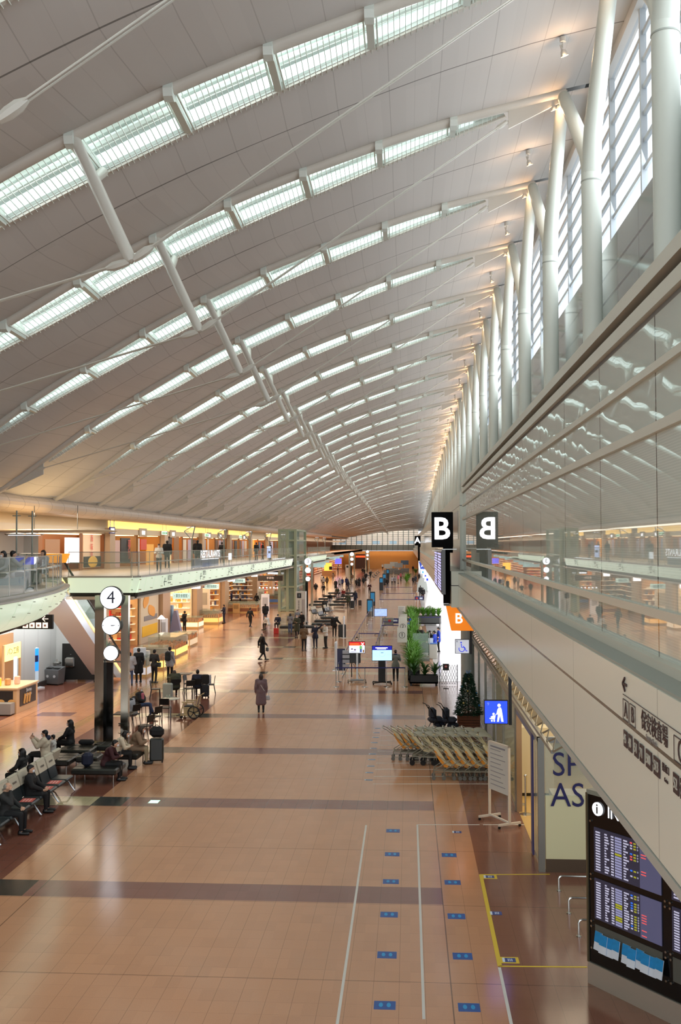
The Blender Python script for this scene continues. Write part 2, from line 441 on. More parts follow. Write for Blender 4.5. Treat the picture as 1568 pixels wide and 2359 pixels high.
RC = Vector((2.75, 0, 18.58-Z0)); LC = Vector((-15.55, 0, 10.2-Z0))
rodR = rod('tie_rod', B, RC); rodL = rod('tie_rod', B, LC); rodE = rod('end_rod', RC, (4.25, 0, 19.25-Z0), False); rodE2 = rod('end_rod', LC, (-17.1, 0, 9.55-Z0), False)
clev_me = []
for (A, Bp) in ((B, RC), (B, LC)):
    cm = MB(); d = (Bp-A).normalized(); cm.tube([A+d*.05, A+d*.22, A+d*.40, A+d*.55], [.07, .10, .10, .045], 8); clev_me.append(cm.mesh('clevis', warm_white)); cm = MB(); cm.tube([Bp-d*.35, Bp-d*.25, Bp], [.03, .07, .07], 8); clev_me.append(cm.mesh('clevis', warm_white))
cyln = [('rib_beam', beam_me), ('end_fin', fin_me[0]), ('end_fin', fin_me[1]), ('light_well', well_me), ('skylight', skyl_me), ('diffuser_panel', diff_me), ('louvre', louv_me), ('guard_bars', grd_me), ('edge_channel', edge_me), ('king_post', post_me), ('post_prong', prong_me), ('tie_rod', rodR), ('tie_rod', rodL), ('end_rod', rodE), ('end_rod', rodE2), *[('clevis', c_) for c_ in clev_me]]
kk = [k for k in range(K0, K1+1)]
for k in kk:
    vis = k - (-1)
    if vis < 0: lab, grp = 'white steel roof truss overhead, before the nearest one in view', 'roof trusses overhead'
    elif vis < 18: lab, grp = 'white roof truss with glowing slot light, %s in the row from the camera' % (ORD[vis] if vis else 'nearest'), 'roof trusses across the hall'
    else: lab, grp = 'far white roof truss with slot light, dwindling towards the end window', 'roof trusses across the hall'
    t = thing('roof_truss', lab, 'roof truss', (0, YK(k), Z0), 0, grp); t.scale.z = zs(YK(k))
    for nm, me in cyln: Obj(nm, me, t)
    if k < 26:
        for me in fr_me: Obj('cross_frame', me, t)

# daylight falling out of each slot (sits inside the light wells, under the skylight glass)
for k in range(-2, 41):
    Y = YK(k)
    if k >= 12 and k % 3: continue
    mul = 1 if k < 12 else 3
    for (x0, x1) in ((-13.2, -6.6), (-6.2, 1.2)):
        xm = (x0+x1)/2; zm = zW(zc(xm)+.55, Y); dx = x1-x0; dz = (zc(x1)-zc(x0))*zs(Y)
        area('skylight_daylight', (xm, Y+.75, zm), (0, -atan2(dz, dx), 0), sqrt(dx*dx+dz*dz)*.9, .8, 85*mul, (.90, .97, 1))

# ================================================================== right: Y columns, windows, glass screen wall
colm = mat('column_white', (.83, .85, .81), .45, noise=.02, nscale=2)
def ycol_mesh():
    q = MB(); zt = 15.9-Z0; top = 18.95-Z0
    q.tube([(0, 0, -.5), (0, 0, zt-.45), (0, 0, zt)], .235, 20)
    return q.mesh('trunk', colm)
def arm_mesh(sgn):
    q = MB(); zt = 15.9-Z0; top = 19.2-Z0; L = BAY/2-.14
    if sgn < 0: q.tube([(0, 0, zt-.05), (0, -.30, zt+.9), (-.10, -L, top)], [.235, .215, .17], 18)
    else: q.tube([(0, .02, zt-.1), (-.02, .34, zt+.55), (-.10, L, top)], [.2, .2, .17], 18)
    return q.mesh('branch', colm)
cm_ = MB(); cm_.cyl((0, 0, 15.65-Z0), .245, .03, 20); ring_me = cm_.mesh('collar', mat('joint_grey', (.66, .68, .65), .4))
tr_me, a1_me, a2_me = ycol_mesh(), arm_mesh(-1), arm_mesh(1)
for k in range(-1, 40):
    Y = YK(k) - BAY/2 + .1; i = k
    if i < 0: lab = 'thick pale steel column with branching top, at the right edge beside the camera'
    elif i < 16: lab = 'pale forked steel column standing before the high windows, %s from the camera' % ORD[i]
    else: lab = 'far pale forked steel column in the dwindling row along the windows'
    t = thing('forked_column', lab, 'column', (4.4, Y, Z0), 0, 'forked columns along the windows'); t.scale.z = zs(Y)
    Obj('trunk', tr_me, t); Obj('collar', ring_me, t); Obj('branch', a1_me, t); Obj('branch', a2_me, t)

spot_h = mat('spot_housing', (.82, .80, .76), .35); lens_m = mat('spot_lens', (1, .86, .66), .3, emit=9)
b1 = MB().cyl((0, 0, -.06), .075, .12, 12); b1.tube([(0, 0, -.1), (.0, 0, -.24)], .018, 6); b1 = b1.mesh('mount', spot_h)
b2 = MB(); b2.lathe([(.03, 0), (.065, -.03), (.085, -.12), (.10, -.15)], (0, 0, 0), 14); b2.cyl((.0, .06, .03), .028, .2, 8, 'z'); b2 = b2.mesh('lamp_head', spot_h)
b3 = MB().cyl((0, 0, -.15), .088, .01, 14).mesh('lens', lens_m)
ns = 0
for h in range(-1, 72):
    Y = YK(0) + BAY/2*h; X = 4.0 if h % 2 == 0 else 3.75
    if Y < 16: continue
    z = zW(zc(X) - (.0 if h % 2 == 0 else .14), Y)
    lab = ('small warm ceiling spotlight near the window columns, %s from the camera' % ORD[ns]) if ns < 16 else 'far warm ceiling spotlight in the glowing row along the columns'
    t = thing('ceiling_spotlight', lab, 'spotlight', (X, Y, z), 0, 'ceiling spotlights along the columns')
    Obj('mount', b1, t); hd = Obj('lamp_head', b2, t, (0, 0, -.30)); hd.rotation_euler = (radians(18), radians(-20), 0); Obj('lens', b3, hd)
    if ns < 46:
        l = bpy.data.lights.new('spot_glow', 'POINT'); l.energy = 34 if ns < 20 else 90; l.color = (1, .60, .32); l.shadow_soft_size = .07
        lo = bpy.data.objects.new('spot_glow', l); COL.objects.link(lo); lo.parent = t; lo.location = (.05, -.02, -.50)
        lo.rotation_euler = (radians(0), radians(-25), 0)
    ns += 1

frame_m = mat('window_frame', (.70, .73, .75), .4); pane_m = mat('window_glass', (.9, .95, 1), .1, alpha=.08, spec=.08)
def window_meshes():
    q = MB(); z0, z1 = 14.9-Z0, 19.25-Z0
    for y in (0, BAY/2): q.bb((.02, y-.06, z0), (.16, y+.06, z1))
    for i in range(8): z = z0 + (z1-z0)*i/7; q.bb((.07, 0, z-.05), (.14, BAY, z+.06)) if i else q.bb((.04, 0, z-.06), (.14, BAY, z+.04))
    a = q.mesh('window_frame', frame_m)
    q = MB().bb((.15, 0, z0), (.16, BAY, z1)); return a, q.mesh('window_pane', pane_m)
wf, wp = window_meshes()
for k in range(-2, 40):
    o = Obj('window_%d' % (k+3), wf, None, (5.3, YK(k)-1.0, Z0)); o.scale.z = zs(YK(k)); struct(o)
    p = Obj('window_pane', wp, o)
# header above windows and reflective glass wall below them
q = MB()
for k in range(-3, 40):
    y0, y1 = YK(k)-1, YK(k+1)-1
    q.bb((5.2, y0, zW(19.2, y0)-.0), (5.5, y1, zW(20.3, y0)))
struct(q.build('trim_2', mat('header_white', (.80, .80, .79), .5)))
n = NT('back_glass'); l1 = n.near(n.z, 14.1, .035); l2 = n.near(n.z, 13.45, .035); l3 = n.near(n.z, 12.4, .03)
yl = n.m_('LESS_THAN', n.m_('FLOORED_MODULO', n.y, BAY/3), .03)
c = n.mix(n.m_('MAXIMUM', n.m_('MAXIMUM', l1, l2), n.m_('MAXIMUM', l3, yl)), (.52, .56, .54), (.16, .17, .17)); bgm = n.out(c, .06, 0, .9)
q = MB()
for k in range(-3, 40):
    y0, y1 = YK(k)-1, YK(k+1)-1
    q.bb((5.28, y0, 8.9), (5.45, y1, zW(14.88, y0)))
struct(q.build('wall_right', bgm))
struct(MB().bb((1.95, -14, 8.8), (5.5, 312, 8.9)).build('trim_3', mat('upper_deck', (.5, .5, .48), .7)))

# ---- tinted glass screen wall (x = 1.95)
n = NT('screen_glass')
yo = n.m_('SUBTRACT', n.y, 10.35-BAY/3*5)
pan = n.m_('LESS_THAN', n.m_('FLOORED_MODULO', yo, BAY/3), .028)
strp = n.m_('LESS_THAN', n.m_('FLOORED_MODULO', n.z, .022), .009); low = n.m_('LESS_THAN', n.z, 7.93)
c = n.mix(n.m_('MULTIPLY', n.m_('MULTIPLY', strp, low), .5), (.75, .79, .75), (.83, .86, .82)); c = n.mix(pan, c, (.2, .21, .2))
wv = n.t.nodes.new('ShaderNodeTexNoise'); wv.inputs['Scale'].default_value = 1.1; wv.inputs['Detail'].default_value = 1.5
n.t.links.new(n.pos, wv.inputs['Vector'])
hh = n.m_('MULTIPLY', wv.outputs['Fac'], n.m_('GREATER_THAN', n.z, 7.93))
n.bump(hh, .16, .02)
screen_m = n.out(c, .012, 0, .9); n.b.inputs['IOR'].default_value = 1.55
GW = 36.0
struct(MB().bb((1.95, -2, 6.03), (2.0, GW, 8.88)).build('wall_screen', screen_m))
rail_m = mat('rail_beige_metal', (.80, .79, .73), .3, .1)
q = MB(); q.cur = 0
for z, h in ((8.40, .05), (7.93, .06), (6.48, .055)): q.bb((1.91, -2, z-h), (1.97, GW, z+h*.3))
q.bb((1.90, -2, 8.84), (2.05, GW, 8.96)); q.bb((1.88, -2, 9.04), (2.1, GW, 9.16))
q.cur = 1; q.bb((1.99, -2, 8.96), (2.08, GW, 9.04))
struct(q.build('trim_4', [rail_m, mat('shadow_gap', (.08, .08, .08), .6)]))
# plain cladding beyond the screen
n = NT('beige_cladding'); gy = n.m_('LESS_THAN', n.m_('FLOORED_MODULO', n.y, BAY/2), .02); gz = n.m_('MAXIMUM', n.near(n.z, 5.62, .014), n.near(n.z, 8.4, .012))
c = n.mix(n.m_('MAXIMUM', n.m_('MULTIPLY', gy, .35), gz), (.89, .90, .84), (.25, .25, .22)); clad = n.out(c, .22, 0, .6)
struct(MB().bb((1.84, GW+.2, 6.03), (2.0, 310, 8.9)).build('wall_far_right', clad))
q = MB().bb((1.82, 37.2, 7.2), (1.845, 305, 8.25)); struct(q.build('window_90', mat('far_glass_band', (.62, .65, .62), .08, spec=.9)))
q = MB().bb((1.95, GW, 6.03), (2.0, GW+.16, 9.0)); struct(q.build('trim_5', rail_m))
# ---- the projecting fascia under the screen
q = MB(); q.bb((1.67, -2, 4.88), (2.0, 34.2, 6.02)); struct(q.build('wall_fascia', clad))
struct(MB().bb((1.68, -2, 6.02), (1.99, 34.2, 6.045)).build('trim_6', mat('ledge_grey', (.58, .61, .58), .35)))
struct(MB().bb((1.88, -2, 6.045), (1.96, GW, 6.12)).build('trim_7', rail_m))
struct(MB().bb((1.44, 34.2, 4.88), (2.0, 310, 6.10)).build('wall_fascia_far', clad))
struct(MB().bb((1.66, -2, 4.80), (5.5, 310, 4.87)).build('trim_8', mat('soffit_white', (.72, .72, .68), .5)))
# writing on the fascia (faces the hall)
ink = mat('sign_ink', (.25, .17, .17), .5)
sg = thing('gate_direction_lettering', 'dark lettering with arrow, A B boxes and gate numbers on the pale fascia', 'wall lettering', (1.665, 0, 0))
def ft(txt, size, y, z, sx=1.0, m=ink, bold=.0, align='CENTER', nm='lettering'): return text(txt, size, m, (0, y, z), sg, '-x', bold, nm, align, sx)
q = MB(); q.cur = 0
YB = 7.47
def fy(px):  # y on the fascia plane seen at this photo column
    d = ray(px, 1600); return d.y*1.665/d.x
ya, yb, yc, yd, ye = fy(1436), fy(1455), fy(1472), fy(1535), fy(1557)
q = MB()
ax, az = fy(1432), 5.93-.02
q.bar((0, fy(1434), 5.915), (0, fy(1443), 5.915), .012, .02); q.bar((0, fy(1434), 5.915), (0, fy(1439), 5.965), .012, .018); q.bar((0, fy(1434), 5.915), (0, fy(1439), 5.865), .012, .018)
q.bar((0, fy(1434), 5.83), (0, fy(1566), 5.83), .004, .004)
for p0, p1 in ((1434, 1446), (1449, 1462), (1550, 1585)):
    y0, y1 = fy(p0), fy(p1)
    for z in (5.795, 5.64): q.bar((0, y0, z), (0, y1, z), .004, .006)
    for y in (y0, y1): q.bar((0, y, 5.64), (0, y, 5.795), .004, .003)
q.build('rules_and_arrow', ink, sg)
ft('A', .17, fy(1440), 5.715); ft('B', .17, fy(1455.5), 5.715); ft('C', .2, fy(1565), 5.715)
ft('保安検査場', .15, fy(1504), 5.735, 1.0); ft('Security Check', .05, fy(1498), 5.645, 1, mat('ink_grey', (.5, .47, .45), .5))
for a, b, t_ in ((1435.5, 1443, '45'), (1446, 1454, '48'), (1459.5, 1468, '51'), (1472, 1480.5, '71'), (1486, 1499, '500'), (1503.5, 1517, '513'), (1548, 1560, '52'), (1564, 1578, '73')):
    y0, y1 = fy(a), fy(b); q = MB().bb((-.004, y0, 5.435), (.002, y1, 5.56)); q.build('number_plate', ink, sg)
    text(t_, .1, mat('plate_text', (.75, .74, .68), .5), (-.006, (y0+y1)/2, 5.4975), sg, '-x', 0, 'lettering', 'CENTER', min(1, abs(y1-y0)/(.058*len(t_))*.85))
for a, b in ((1443, 1446), (1468, 1472), (1499, 1503.5), (1560, 1564)): MB().bb((-.002, fy(a), 5.49), (.002, fy(b), 5.50)).build('dash', ink, sg)
ft('搭乗口', .06, fy(1530), 5.53); ft('Gates', .04, fy(1531), 5.46)
# ================================================================== END of the hall
YE = 300
n = NT('end_glass'); v = n.m_('LESS_THAN', n.m_('FLOORED_MODULO', n.x, 1.55), .22); hh = n.m_('LESS_THAN', n.m_('FLOORED_MODULO', n.z, .62), .13)
blk = n.AND(n.m_('LESS_THAN', n.m_('FLOORED_MODULO', n.m_('ADD', n.x, .6), 5.0), 2.2), n.band(n.z, 7.2, 8.2))
c = n.mix(blk, (.98, .92, .85), (.72, .84, .92)); c2 = n.mix(n.m_('MAXIMUM', v, hh), c, (.42, .45, .44))
n.out(c2, .4); n.t.links.new(c2, n.b.inputs['Emission Color']); n.b.inputs['Emission Strength'].default_value = .55
struct(MB().bb((-23, YE, 6.0), (3, YE+.2, 13)).build('window_91', n.m))
glow_amber = mat('amber_wall', (.72, .50, .27), .5, noise=.06, nscale=2)
struct(MB().bb((-23, YE-1, 0), (3, YE, 5.2)).build('wall_end', glow_amber))
area('amber_cove', (-9, YE-2.2, 5.1), (radians(20), 0, 0), 22, .4, 300, (1, .74, .42))
n = NT('bridge_parapet'); vv = n.m_('LESS_THAN', n.m_('FLOORED_MODULO', n.x, 1.55), .12)
struct(MB().bb((-23, YE-3, 5.3), (2, YE-2.7, 7.0)).build('trim_9', n.out(n.mix(vv, (.55, .56, .52), (.3, .3, .28)), .3)))
for i, (px, py, z0) in enumerate([(873, 1290, 0)]): pass

# ================================================================== LEFT: roof edge duct, upper floor, balcony
duct_m = NT('duct_cladding'); n = duct_m
ds = n.m_('LESS_THAN', n.m_('FLOORED_MODULO', n.m_('ADD', n.y, n.m_('MULTIPLY', n.z, .9)), BAY/4), .03)
duct_m = n.out(n.mix(ds, (.80, .73, .66), (.42, .38, .34)), .42)
q = MB(); Q = []
for i in range(10): a = radians(-100+i*19); Q.append((-17.75+.62*cos(a), 8.98+.42*sin(a)))
Q += [(-18.6, 9.4), (-18.6, 8.56)]
q.prism(Q, -14, 226, 'y'); struct(q.build('trim_10', duct_m))
struct(MB().bb((-17.6, -14, 9.38), (-17.15, 226, 9.47)).build('trim_11', mat('gutter_grey', (.66, .68, .70), .4)))
# small floodlight housings on the duct
hb = MB(); hb.bbox((0, 0, .16), (.42, .5, .3), .04); hb = hb.mesh('housing', mat('housing_white', (.80, .82, .84), .4))
hl = MB(); hl.add([(.215, -.18, .06), (.215, .1, .06), (.215, .1, .2), (.215, -.18, .2)], [(0, 1, 2, 3)]); hl = hl.mesh('grille', black)
hp = MB().cyl((.05, .55, .1), .09, .22, 10, 'x').mesh('spot_barrel', mat('housing_white'))
for i, k in enumerate(range(2, 32)):
    lab = ('white box fixture on the roof-edge duct, %s from the left' % ORD[i-1]) if 1 <= i <= 14 else ('white box fixture on the roof-edge duct, left of the photo' if i == 0 else 'far white box fixture on the roof-edge duct')
    t = thing('duct_fixture', lab, 'light fixture', (-17.2, YK(k+1), 9.46), 0, 'box fixtures on the roof-edge duct')
    Obj('housing', hb, t); Obj('grille', hl, t); Obj('spot_barrel', hp, t)
t = thing('security_camera', 'small grey camera box on a bracket between two duct fixtures', 'camera', (-17.2, YK(4)-3.3, 9.47))
MB().bbox((0, .1, .28), (.3, .42, .2), .03).build('housing', mat('housing_grey', (.6, .62, .63), .4), t); MB().tube([(0, -.3, 0), (0, -.2, .25), (0, 0, .28)], .03, 6).build('bracket', mat('housing_grey'), t)

# upper floor deck, ceiling and back wall with pillars
XF = -18.6
struct(MB().bb((-22.5, 43.95, 5.2), (-12.15, 165, 5.6)).build('trim_12', mat('deck_beige', (.68, .60, .50), .35)))
struct(MB().bb((-22.5, 165, 5.2), (-13.5, YE-3, 5.6)).build('trim_13', mat('deck_orange', (.80, .55, .36), .4)))
struct(MB().bb((-22.5, -14, 8.75), (-17.5, YE, 8.9)).build('trim_14', mat('upper_soffit', (.80, .75, .68), .6)))
struct(MB().bb((-23, -14, 0), (-22.5, YE, 9.4)).build('wall_left', mat('back_wall', (.62, .47, .34), .6)))
cove = mat('cove_light', (1.0, .83, .48), .5, emit=1.15)
headb = mat('header_beige', (.80, .73, .63), .5); stone = mat('pillar_stone', (.74, .63, .52), .4, noise=.05, nscale=4)
struct(MB().bb((XF-.3, 40, 7.95), (XF-.1, 226, 8.75)).build('trim_15', mat('cove_back', (.86, .76, .6), .5)))
struct(MB().bb((XF-.15, 30, 7.72), (XF+.02, YE-3, 8.08)).build('trim_16', headb))
for i, (y0, y1) in enumerate(((61.8, 101), (104, 117), (132, 146))):
    t = tag(MB().bb((XF-.1, y0, 8.1), (XF-.02, y1, 8.72)).build('cove_light_panel', cove), 'long glowing yellow light strip above the upper shops, ' + ['longest', 'beyond the gap, middle one', 'farthest, behind the glass lift'][i], 'light strip')
pil = [40.5+ (7.2 if j % 2 else 0) + 0*j for j in range(0)]
PY = [47.4, 50.5, 61.3, 66, 75.2, 89.1, 94, 103, 117, 131, 145, 158]
pme = MB(); pme.bb((0, -.55, 0), (.35, .55, 2.5)); pme.bb((-.02, -.57, 0), (.37, .57, .12))
pme = pme.mesh('shaft', stone)
SHC = [('(.52,.30,.16)', (.52, .30, .16)), ('', (.78, .60, .38)), ('', (.36, .2, .12)), ('', (.62, .42, .25)), ('', (.45, .25, .2)), ('', (.35, .4, .5)), ('', (.7, .62, .5))]
for i, y in enumerate([61.3, 75.2, 89.1, 103, 117, 131, 145, 159]):
    lab = 'beige stone pillar between the upper floor shops, %s from the left' % ORD[i] if i else 'beige stone pillar between the upper floor shops, nearest, by the hanging sign'
    o = Obj('stone_pillar', pme, None, (XF, y, 5.6)); tag(o, lab, 'pillar')
# upper shop fronts
def shopfront(y0, y1, zf, zt, wall_c, lab, parts, x=None, deep=1.6, lit=1.0, name='upper_shop'):
    x = XF if x is None else x
    t = thing(name, lab, 'shop', (x, (y0+y1)/2, zf))
    hw = (y1-y0)/2; h = zt-zf
    q = MB(); q.bb((-deep-.1, -hw, 0), (-deep, hw, h)); q.bb((-deep, -hw, 0), (0, -hw+.06, h)); q.bb((-deep, hw-.06, 0), (0, hw, h))
    q.build('back_wall', mat('shopwall_%d%d%d' % tuple(int(c*99) for c in wall_c), wall_c, .5), t)
    q = MB().bb((-deep+.1, -hw+.2, h-.06), (-.1, hw-.2, h-.02)); q.build('ceiling_light', mat('shop_light_%d' % int(lit*10), (1, .86, .66), .4, emit=lit*3), t)
    for (kind, a, b, za, zb, col, em) in parts:   # a,b across the front, from the right (-) to left; za,zb up
        q = MB().bb((-.12, -hw+a, za), (-.06, -hw+b, zb))
        m = mat('%s_%d_%d_%d_%d' % (kind, *(int(c*99) for c in col), int(em*10)), col, .4, emit=em)
        q.build(kind, m, t)
    return t
R = random.Random(3)
UP = [(40.3, 47), (47.9, 60.7), (61.9, 68), (68.4, 74.6), (75.8, 82), (82.3, 88.5), (89.7, 96), (96.4, 102.4), (103.6, 110), (110.4, 116.4), (117.6, 124), (124.4, 130.4), (131.6, 144.4), (145.6, 158.4)]
names = ['wooden panelled shop at far left of the upper floor', 'upper floor restaurant with lit white menu board and food poster', 'upper shop with pink brush-lettered banner and black lattice', 'upper shop with red hanging curtain', 'upper shop with dark header and tall lantern sign', 'upper wooden shop front between lantern shop and blue banner', 'upper shop with tall blue banner', 'upper shop with dark doorway and pale posters', 'upper shop with dark red posters', 'upper shop with black lattice doors', 'upper shop with bright orange wall', 'upper shop next to the lift with red notice', 'upper shop beyond the lift with brown front', 'farthest upper shop with dark screens']
for i, (y0, y1) in enumerate(UP):
    L = y1-y0; ps = []
    if i == 0: ps = [('door_panel', .3, 1.2, 0, 2.0, (.55, .36, .2), 0), ('menu_poster', 4.9, 6.3, .7, 1.7, (.55, .4, .3), 0), ('artwork', 3.2, 4.4, .3, 2, (.78, .55, .12), 0)]
    elif i == 1: ps = [('lit_menu_board', 6.0, 8.3, .45, 1.85, (.96, .97, 1), 1.4), ('food_poster', 9.0, 12.2, .1, 2.05, (.90, .78, .66), .05), ('menu_poster', 2.9, 5.1, .6, 1.75, (.62, .46, .34), 0), ('wood_post', 8.4, 8.9, 0, 2.1, (.5, .3, .14), 0), ('wood_panel', .3, 2.5, 0, 2.0, (.58, .36, .17), 0)]
    elif i == 2: ps = [('banner', .2, 2.4, 0, 1.75, (.84, .70, .68), 0), ('lattice', 2.6, 4.8, .25, 1.9, (.1, .07, .06), 0)]
    elif i == 3: ps = [('curtain', 1.0, 2.6, 1.1, 1.85, (.80, .28, .2), .1), ('amber_wall', 2.6, 4.6, 0, 1.5, (.86, .62, .25), .35), ('banner', .1, .7, 0, 1.9, (.8, .72, .68), .1)]
    elif i == 4: ps = [('dark_header', 0, 3, 1.5, 2.1, (.28, .2, .17), 0), ('lantern_sign', 1.6, 2.7, 0, 1.3, (.95, .82, .55), .5), ('wood_panel', 3.6, 5.4, 0, 2.1, (.6, .4, .2), 0)]
    elif i == 6: ps = [('banner', .6, 2.3, 0, 1.9, (.48, .58, .72), .1), ('post', 3.4, 3.8, 0, 2, (.85, .8, .75), .1)]
    elif i == 8: ps = [('poster', .5, 3, .2, 1.9, (.42, .12, .16), .1), ('lattice', 4, 5.5, 0, 1.9, (.12, .1, .09), 0)]
    elif i == 10: ps = [('orange_wall', .5, 4, 0, 2, (.95, .62, .12), .6)]
    elif i == 11: ps = [('notice', 3, 4, .6, 1.6, (.85, .15, .12), .3), ('screen', .6, 2.2, .8, 1.8, (.3, .32, .4), .1)]
    else:
        for j in range(3): a = .4+j*L/3.2; ps.append((['poster', 'door_panel', 'menu_board'][j], a, a+L/5, .1 if j != 2 else .7, 1.9, [(.8, .74, .66), (.35, .22, .14), (.75, .7, .8)][R.randrange(3)], .1*R.randrange(3)))
    sc = [(.42, .25, .14), (.5, .3, .16), (.66, .5, .34), (.70, .48, .22), (.72, .45, .18), (.64, .42, .22), (.7, .5, .3), (.55, .38, .24), (.62, .45, .3), (.7, .48, .25), (.8, .5, .16), (.6, .36, .2), (.55, .36, .2), (.4, .27, .18)][i]
    shopfront(y0, y1, 5.6, 7.72, sc, names[i], ps, lit=.8)
# writing on the food poster and banner
for (txt, y, z, s_, c_, lb) in (('海味祭', 58.3, 7.4, .48, (.85, .35, .3), 'v'), ('夢', 66.3, 7.0, .75, (.8, .25, .25), 'v'), ('り', 66.2, 6.35, .7, (.8, .25, .25), 'v')):
    tt = thing('brush_lettering', {'海味祭': 'red brush lettering on the restaurant food poster', '夢': 'large red character at the top of the pink banner', 'り': 'red character lower on the pink banner'}[txt], 'lettering', (XF+.0, y, z))
    for j, ch in enumerate(txt): text(ch, s_, mat('poster_red', c_, .6), (0, 0, -.5*j*s_/.48), tt, 'x')
phx = thing('noodle_photo', 'picture of a dark bowl with golden noodles at the foot of the food poster', 'picture', (XF-.04, 58.5, 5.75))
MB().bb((0, -1.6, 0), (.03, 1.6, .62)).build('dark_bowl', mat('bowl_dark', (.14, .12, .12), .5), phx); MB().ball((.04, 0, .3), (.03, .9, .34)).build('noodles', mat('noodle_gold', (.85, .68, .28), .6, noise=.3, nscale=12), phx)
# hanging sign by the first pillar, and small lit signs along the header
t = thing('hanging_sign', 'small lit white arrow sign hung on rods beside the first stone pillar', 'sign', (-17.9, 60.0, 7.75))
MB().bb((-.03, -.55, -.02), (.03, .55, .38)).build('sign_box', navy, t); MB().bb((.03, -.35, .05), (.05, .3, .3)).build('lit_panel', glow_white, t)
MB().tube([(0, -.4, .38), (0, -.4, 1.0)], .02, 6).tube([(0, .4, .38), (0, .4, 1.0)], .02, 6).build('rods', steel, t)
for i, y in enumerate((69.5, 78.5, 93, 98.5, 113)):
    t = thing('header_sign', 'small lit sign plate on the beige header above upper shops, %s from the left' % ORD[i].replace('nearest', 'first'), 'sign', (XF+.04, y, 7.9))
    MB().bb((0, -1, -.28), (.05, 1, .3)).build('plate', mat('header_plate', (.70, .64, .56), .5), t); MB().bb((.05, -.35, -.13), (.07, .4, .13)).build('lit_panel', glow_white, t)
for i, y in enumerate((72.5, 88, 106)):
    t = thing('exit_sign', 'green and white emergency exit sign hung over the upper walkway, %s from the left' % ['first', 'second', 'third'][i], 'exit sign', (-17.75, y, 7.78))
    MB().bb((-.03, -.75, 0), (.03, .75, .26)).build('sign_box', mat('exit_pale', (.80, .93, .84), .4, emit=.9), t)
    for yy in (-.5, 0, .5): MB().bb((.031, yy-.16, .05), (.04, yy+.16, .2)).build('pictogram', mat('exit_green', (.1, .55, .32), .4, emit=.3), t)
    MB().tube([(0, -.5, .26), (0, -.5, 1.6)], .012, 5).tube([(0, .5, .26), (0, .5, 1.6)], .012, 5).build('rods', steel, t)

# balcony edge: lit fascia, glass guard
fas_m = NT('backlit_glass_fascia'); n = fas_m
pj = n.m_('LESS_THAN', n.m_('FLOORED_MODULO', n.y, 1.55), .02); gz = n.m_('SUBTRACT', 1.0, n.m_('MULTIPLY', n.m_('SUBTRACT', n.z, 4.9), .0))
c = n.mix(n.m_('MULTIPLY', pj, .6), (.83, .90, .80), (.42, .5, .42)); n.out(c, .25, 0, .6)
n.t.links.new(c, n.b.inputs['Emission Color']); n.b.inputs['Emission Strength'].default_value = .66; fas_m = n.m
glass_m = NT('guard_glass'); n = glass_m; n.out((*lin((.66, .76, .70)), 1), .04, 0, .6); n.b.inputs['Alpha'].default_value = .34; glass_m = n.m
darkslot = mat('louvre_dark', (.2, .17, .14), .6); capm = mat('ledge_stone', (.68, .66, .62), .35)
XB = -11.8
def balcony(name, path, lab, grp=None, z1=5.62, z0=4.92, post=2.0, gh=1.1, curved=False):
    t = thing(name, lab, 'balcony front', (0, 0, 0))
    f, l, g, c, p, hr = MB(), MB(), MB(), MB(), MB(), MB(); p1 = []; p2 = []
    sm = curved
    for a, b in zip(path, path[1:]):
        a = Vector((*a, 0)); b = Vector((*b, 0)); d = (b-a).normalized(); nrm = Vector((d.y, -d.x, 0))
        if nrm.x < 0 and abs(nrm.x) > .3 or nrm.y > .5: nrm = -nrm
        inn = -nrm
        def P(v, off, z): w_ = v + inn*off; return (w_.x, w_.y, z)
        f.add([P(a, .0, z1), P(b, .0, z1), P(b, .16, z0), P(a, .16, z0), P(a, .06, z1), P(b, .06, z1), P(b, .22, z0), P(a, .22, z0)], [(0, 1, 2, 3), (4, 7, 6, 5), (0, 4, 5, 1), (3, 2, 6, 7)], False)
        for q_ in range(3): l.add([P(a, .24, z0-.0-q_*.07), P(b, .24, z0-q_*.07), P(b, .24, z0-.045-q_*.07), P(a, .24, z0-.045-q_*.07)], [(0, 1, 2, 3)])
        l.add([P(a, .35, z0), P(b, .35, z0), P(b, .35, z0-.25), P(a, .35, z0-.25)], [(0, 1, 2, 3)])
        c.add([P(a, -.03, z1+.04), P(b, -.03, z1+.04), P(b, .35, z1+.04), P(a, .35, z1+.04), P(a, -.03, z1-.03), P(b, -.03, z1-.03)], [(0, 1, 2, 3), (0, 4, 5, 1)])
        g.add([P(a, .1, z1+.04), P(b, .1, z1+.04), P(b, .1, z1+gh), P(a, .1, z1+gh)], [(0, 1, 2, 3)])
        hr.bar(P(a, .1, z1+gh), P(b, .1, z1+gh), .035, .03); hr.bar(P(a, .3, z1+.62), P(b, .3, z1+.62), .04, .04)
        L = (b-a).length; m = max(1, round(L/post))
        if not curved or True:
            for i in range(m):
                v = a + (b-a)*(i/m); q_ = MB(); q_.bar(P(v, .12, z1+.02), P(v, .12, z1+gh), .02, .02); q_.bar(P(v, .12, z1+.6), P(v, .3, z1+.62), .02, .02); p1.append(q_)
                for zz_ in (z1-.12, z0+.14): p2.append(MB().tube([P(v, -.03, zz_), P(v, .09, zz_)], .02, 6))
    f.build('lit_fascia', fas_m, t); l.build('soffit_louvre', darkslot, t); c.build('ledge', capm, t); g.build('guard_glass', glass_m, t); hr.build('handrail', steel, t)
    for q_ in p1: q_.build('guard_post', steel, t)
    for q_ in p2: q_.build('glass_clip', steel, t)
    return t
balcony('balcony_front', [(-15.0, 43.6), (XB-.3, 43.6), (XB, 43.9), (XB, 103)], 'long straight balcony front with green-lit glass fascia, left of the lift')
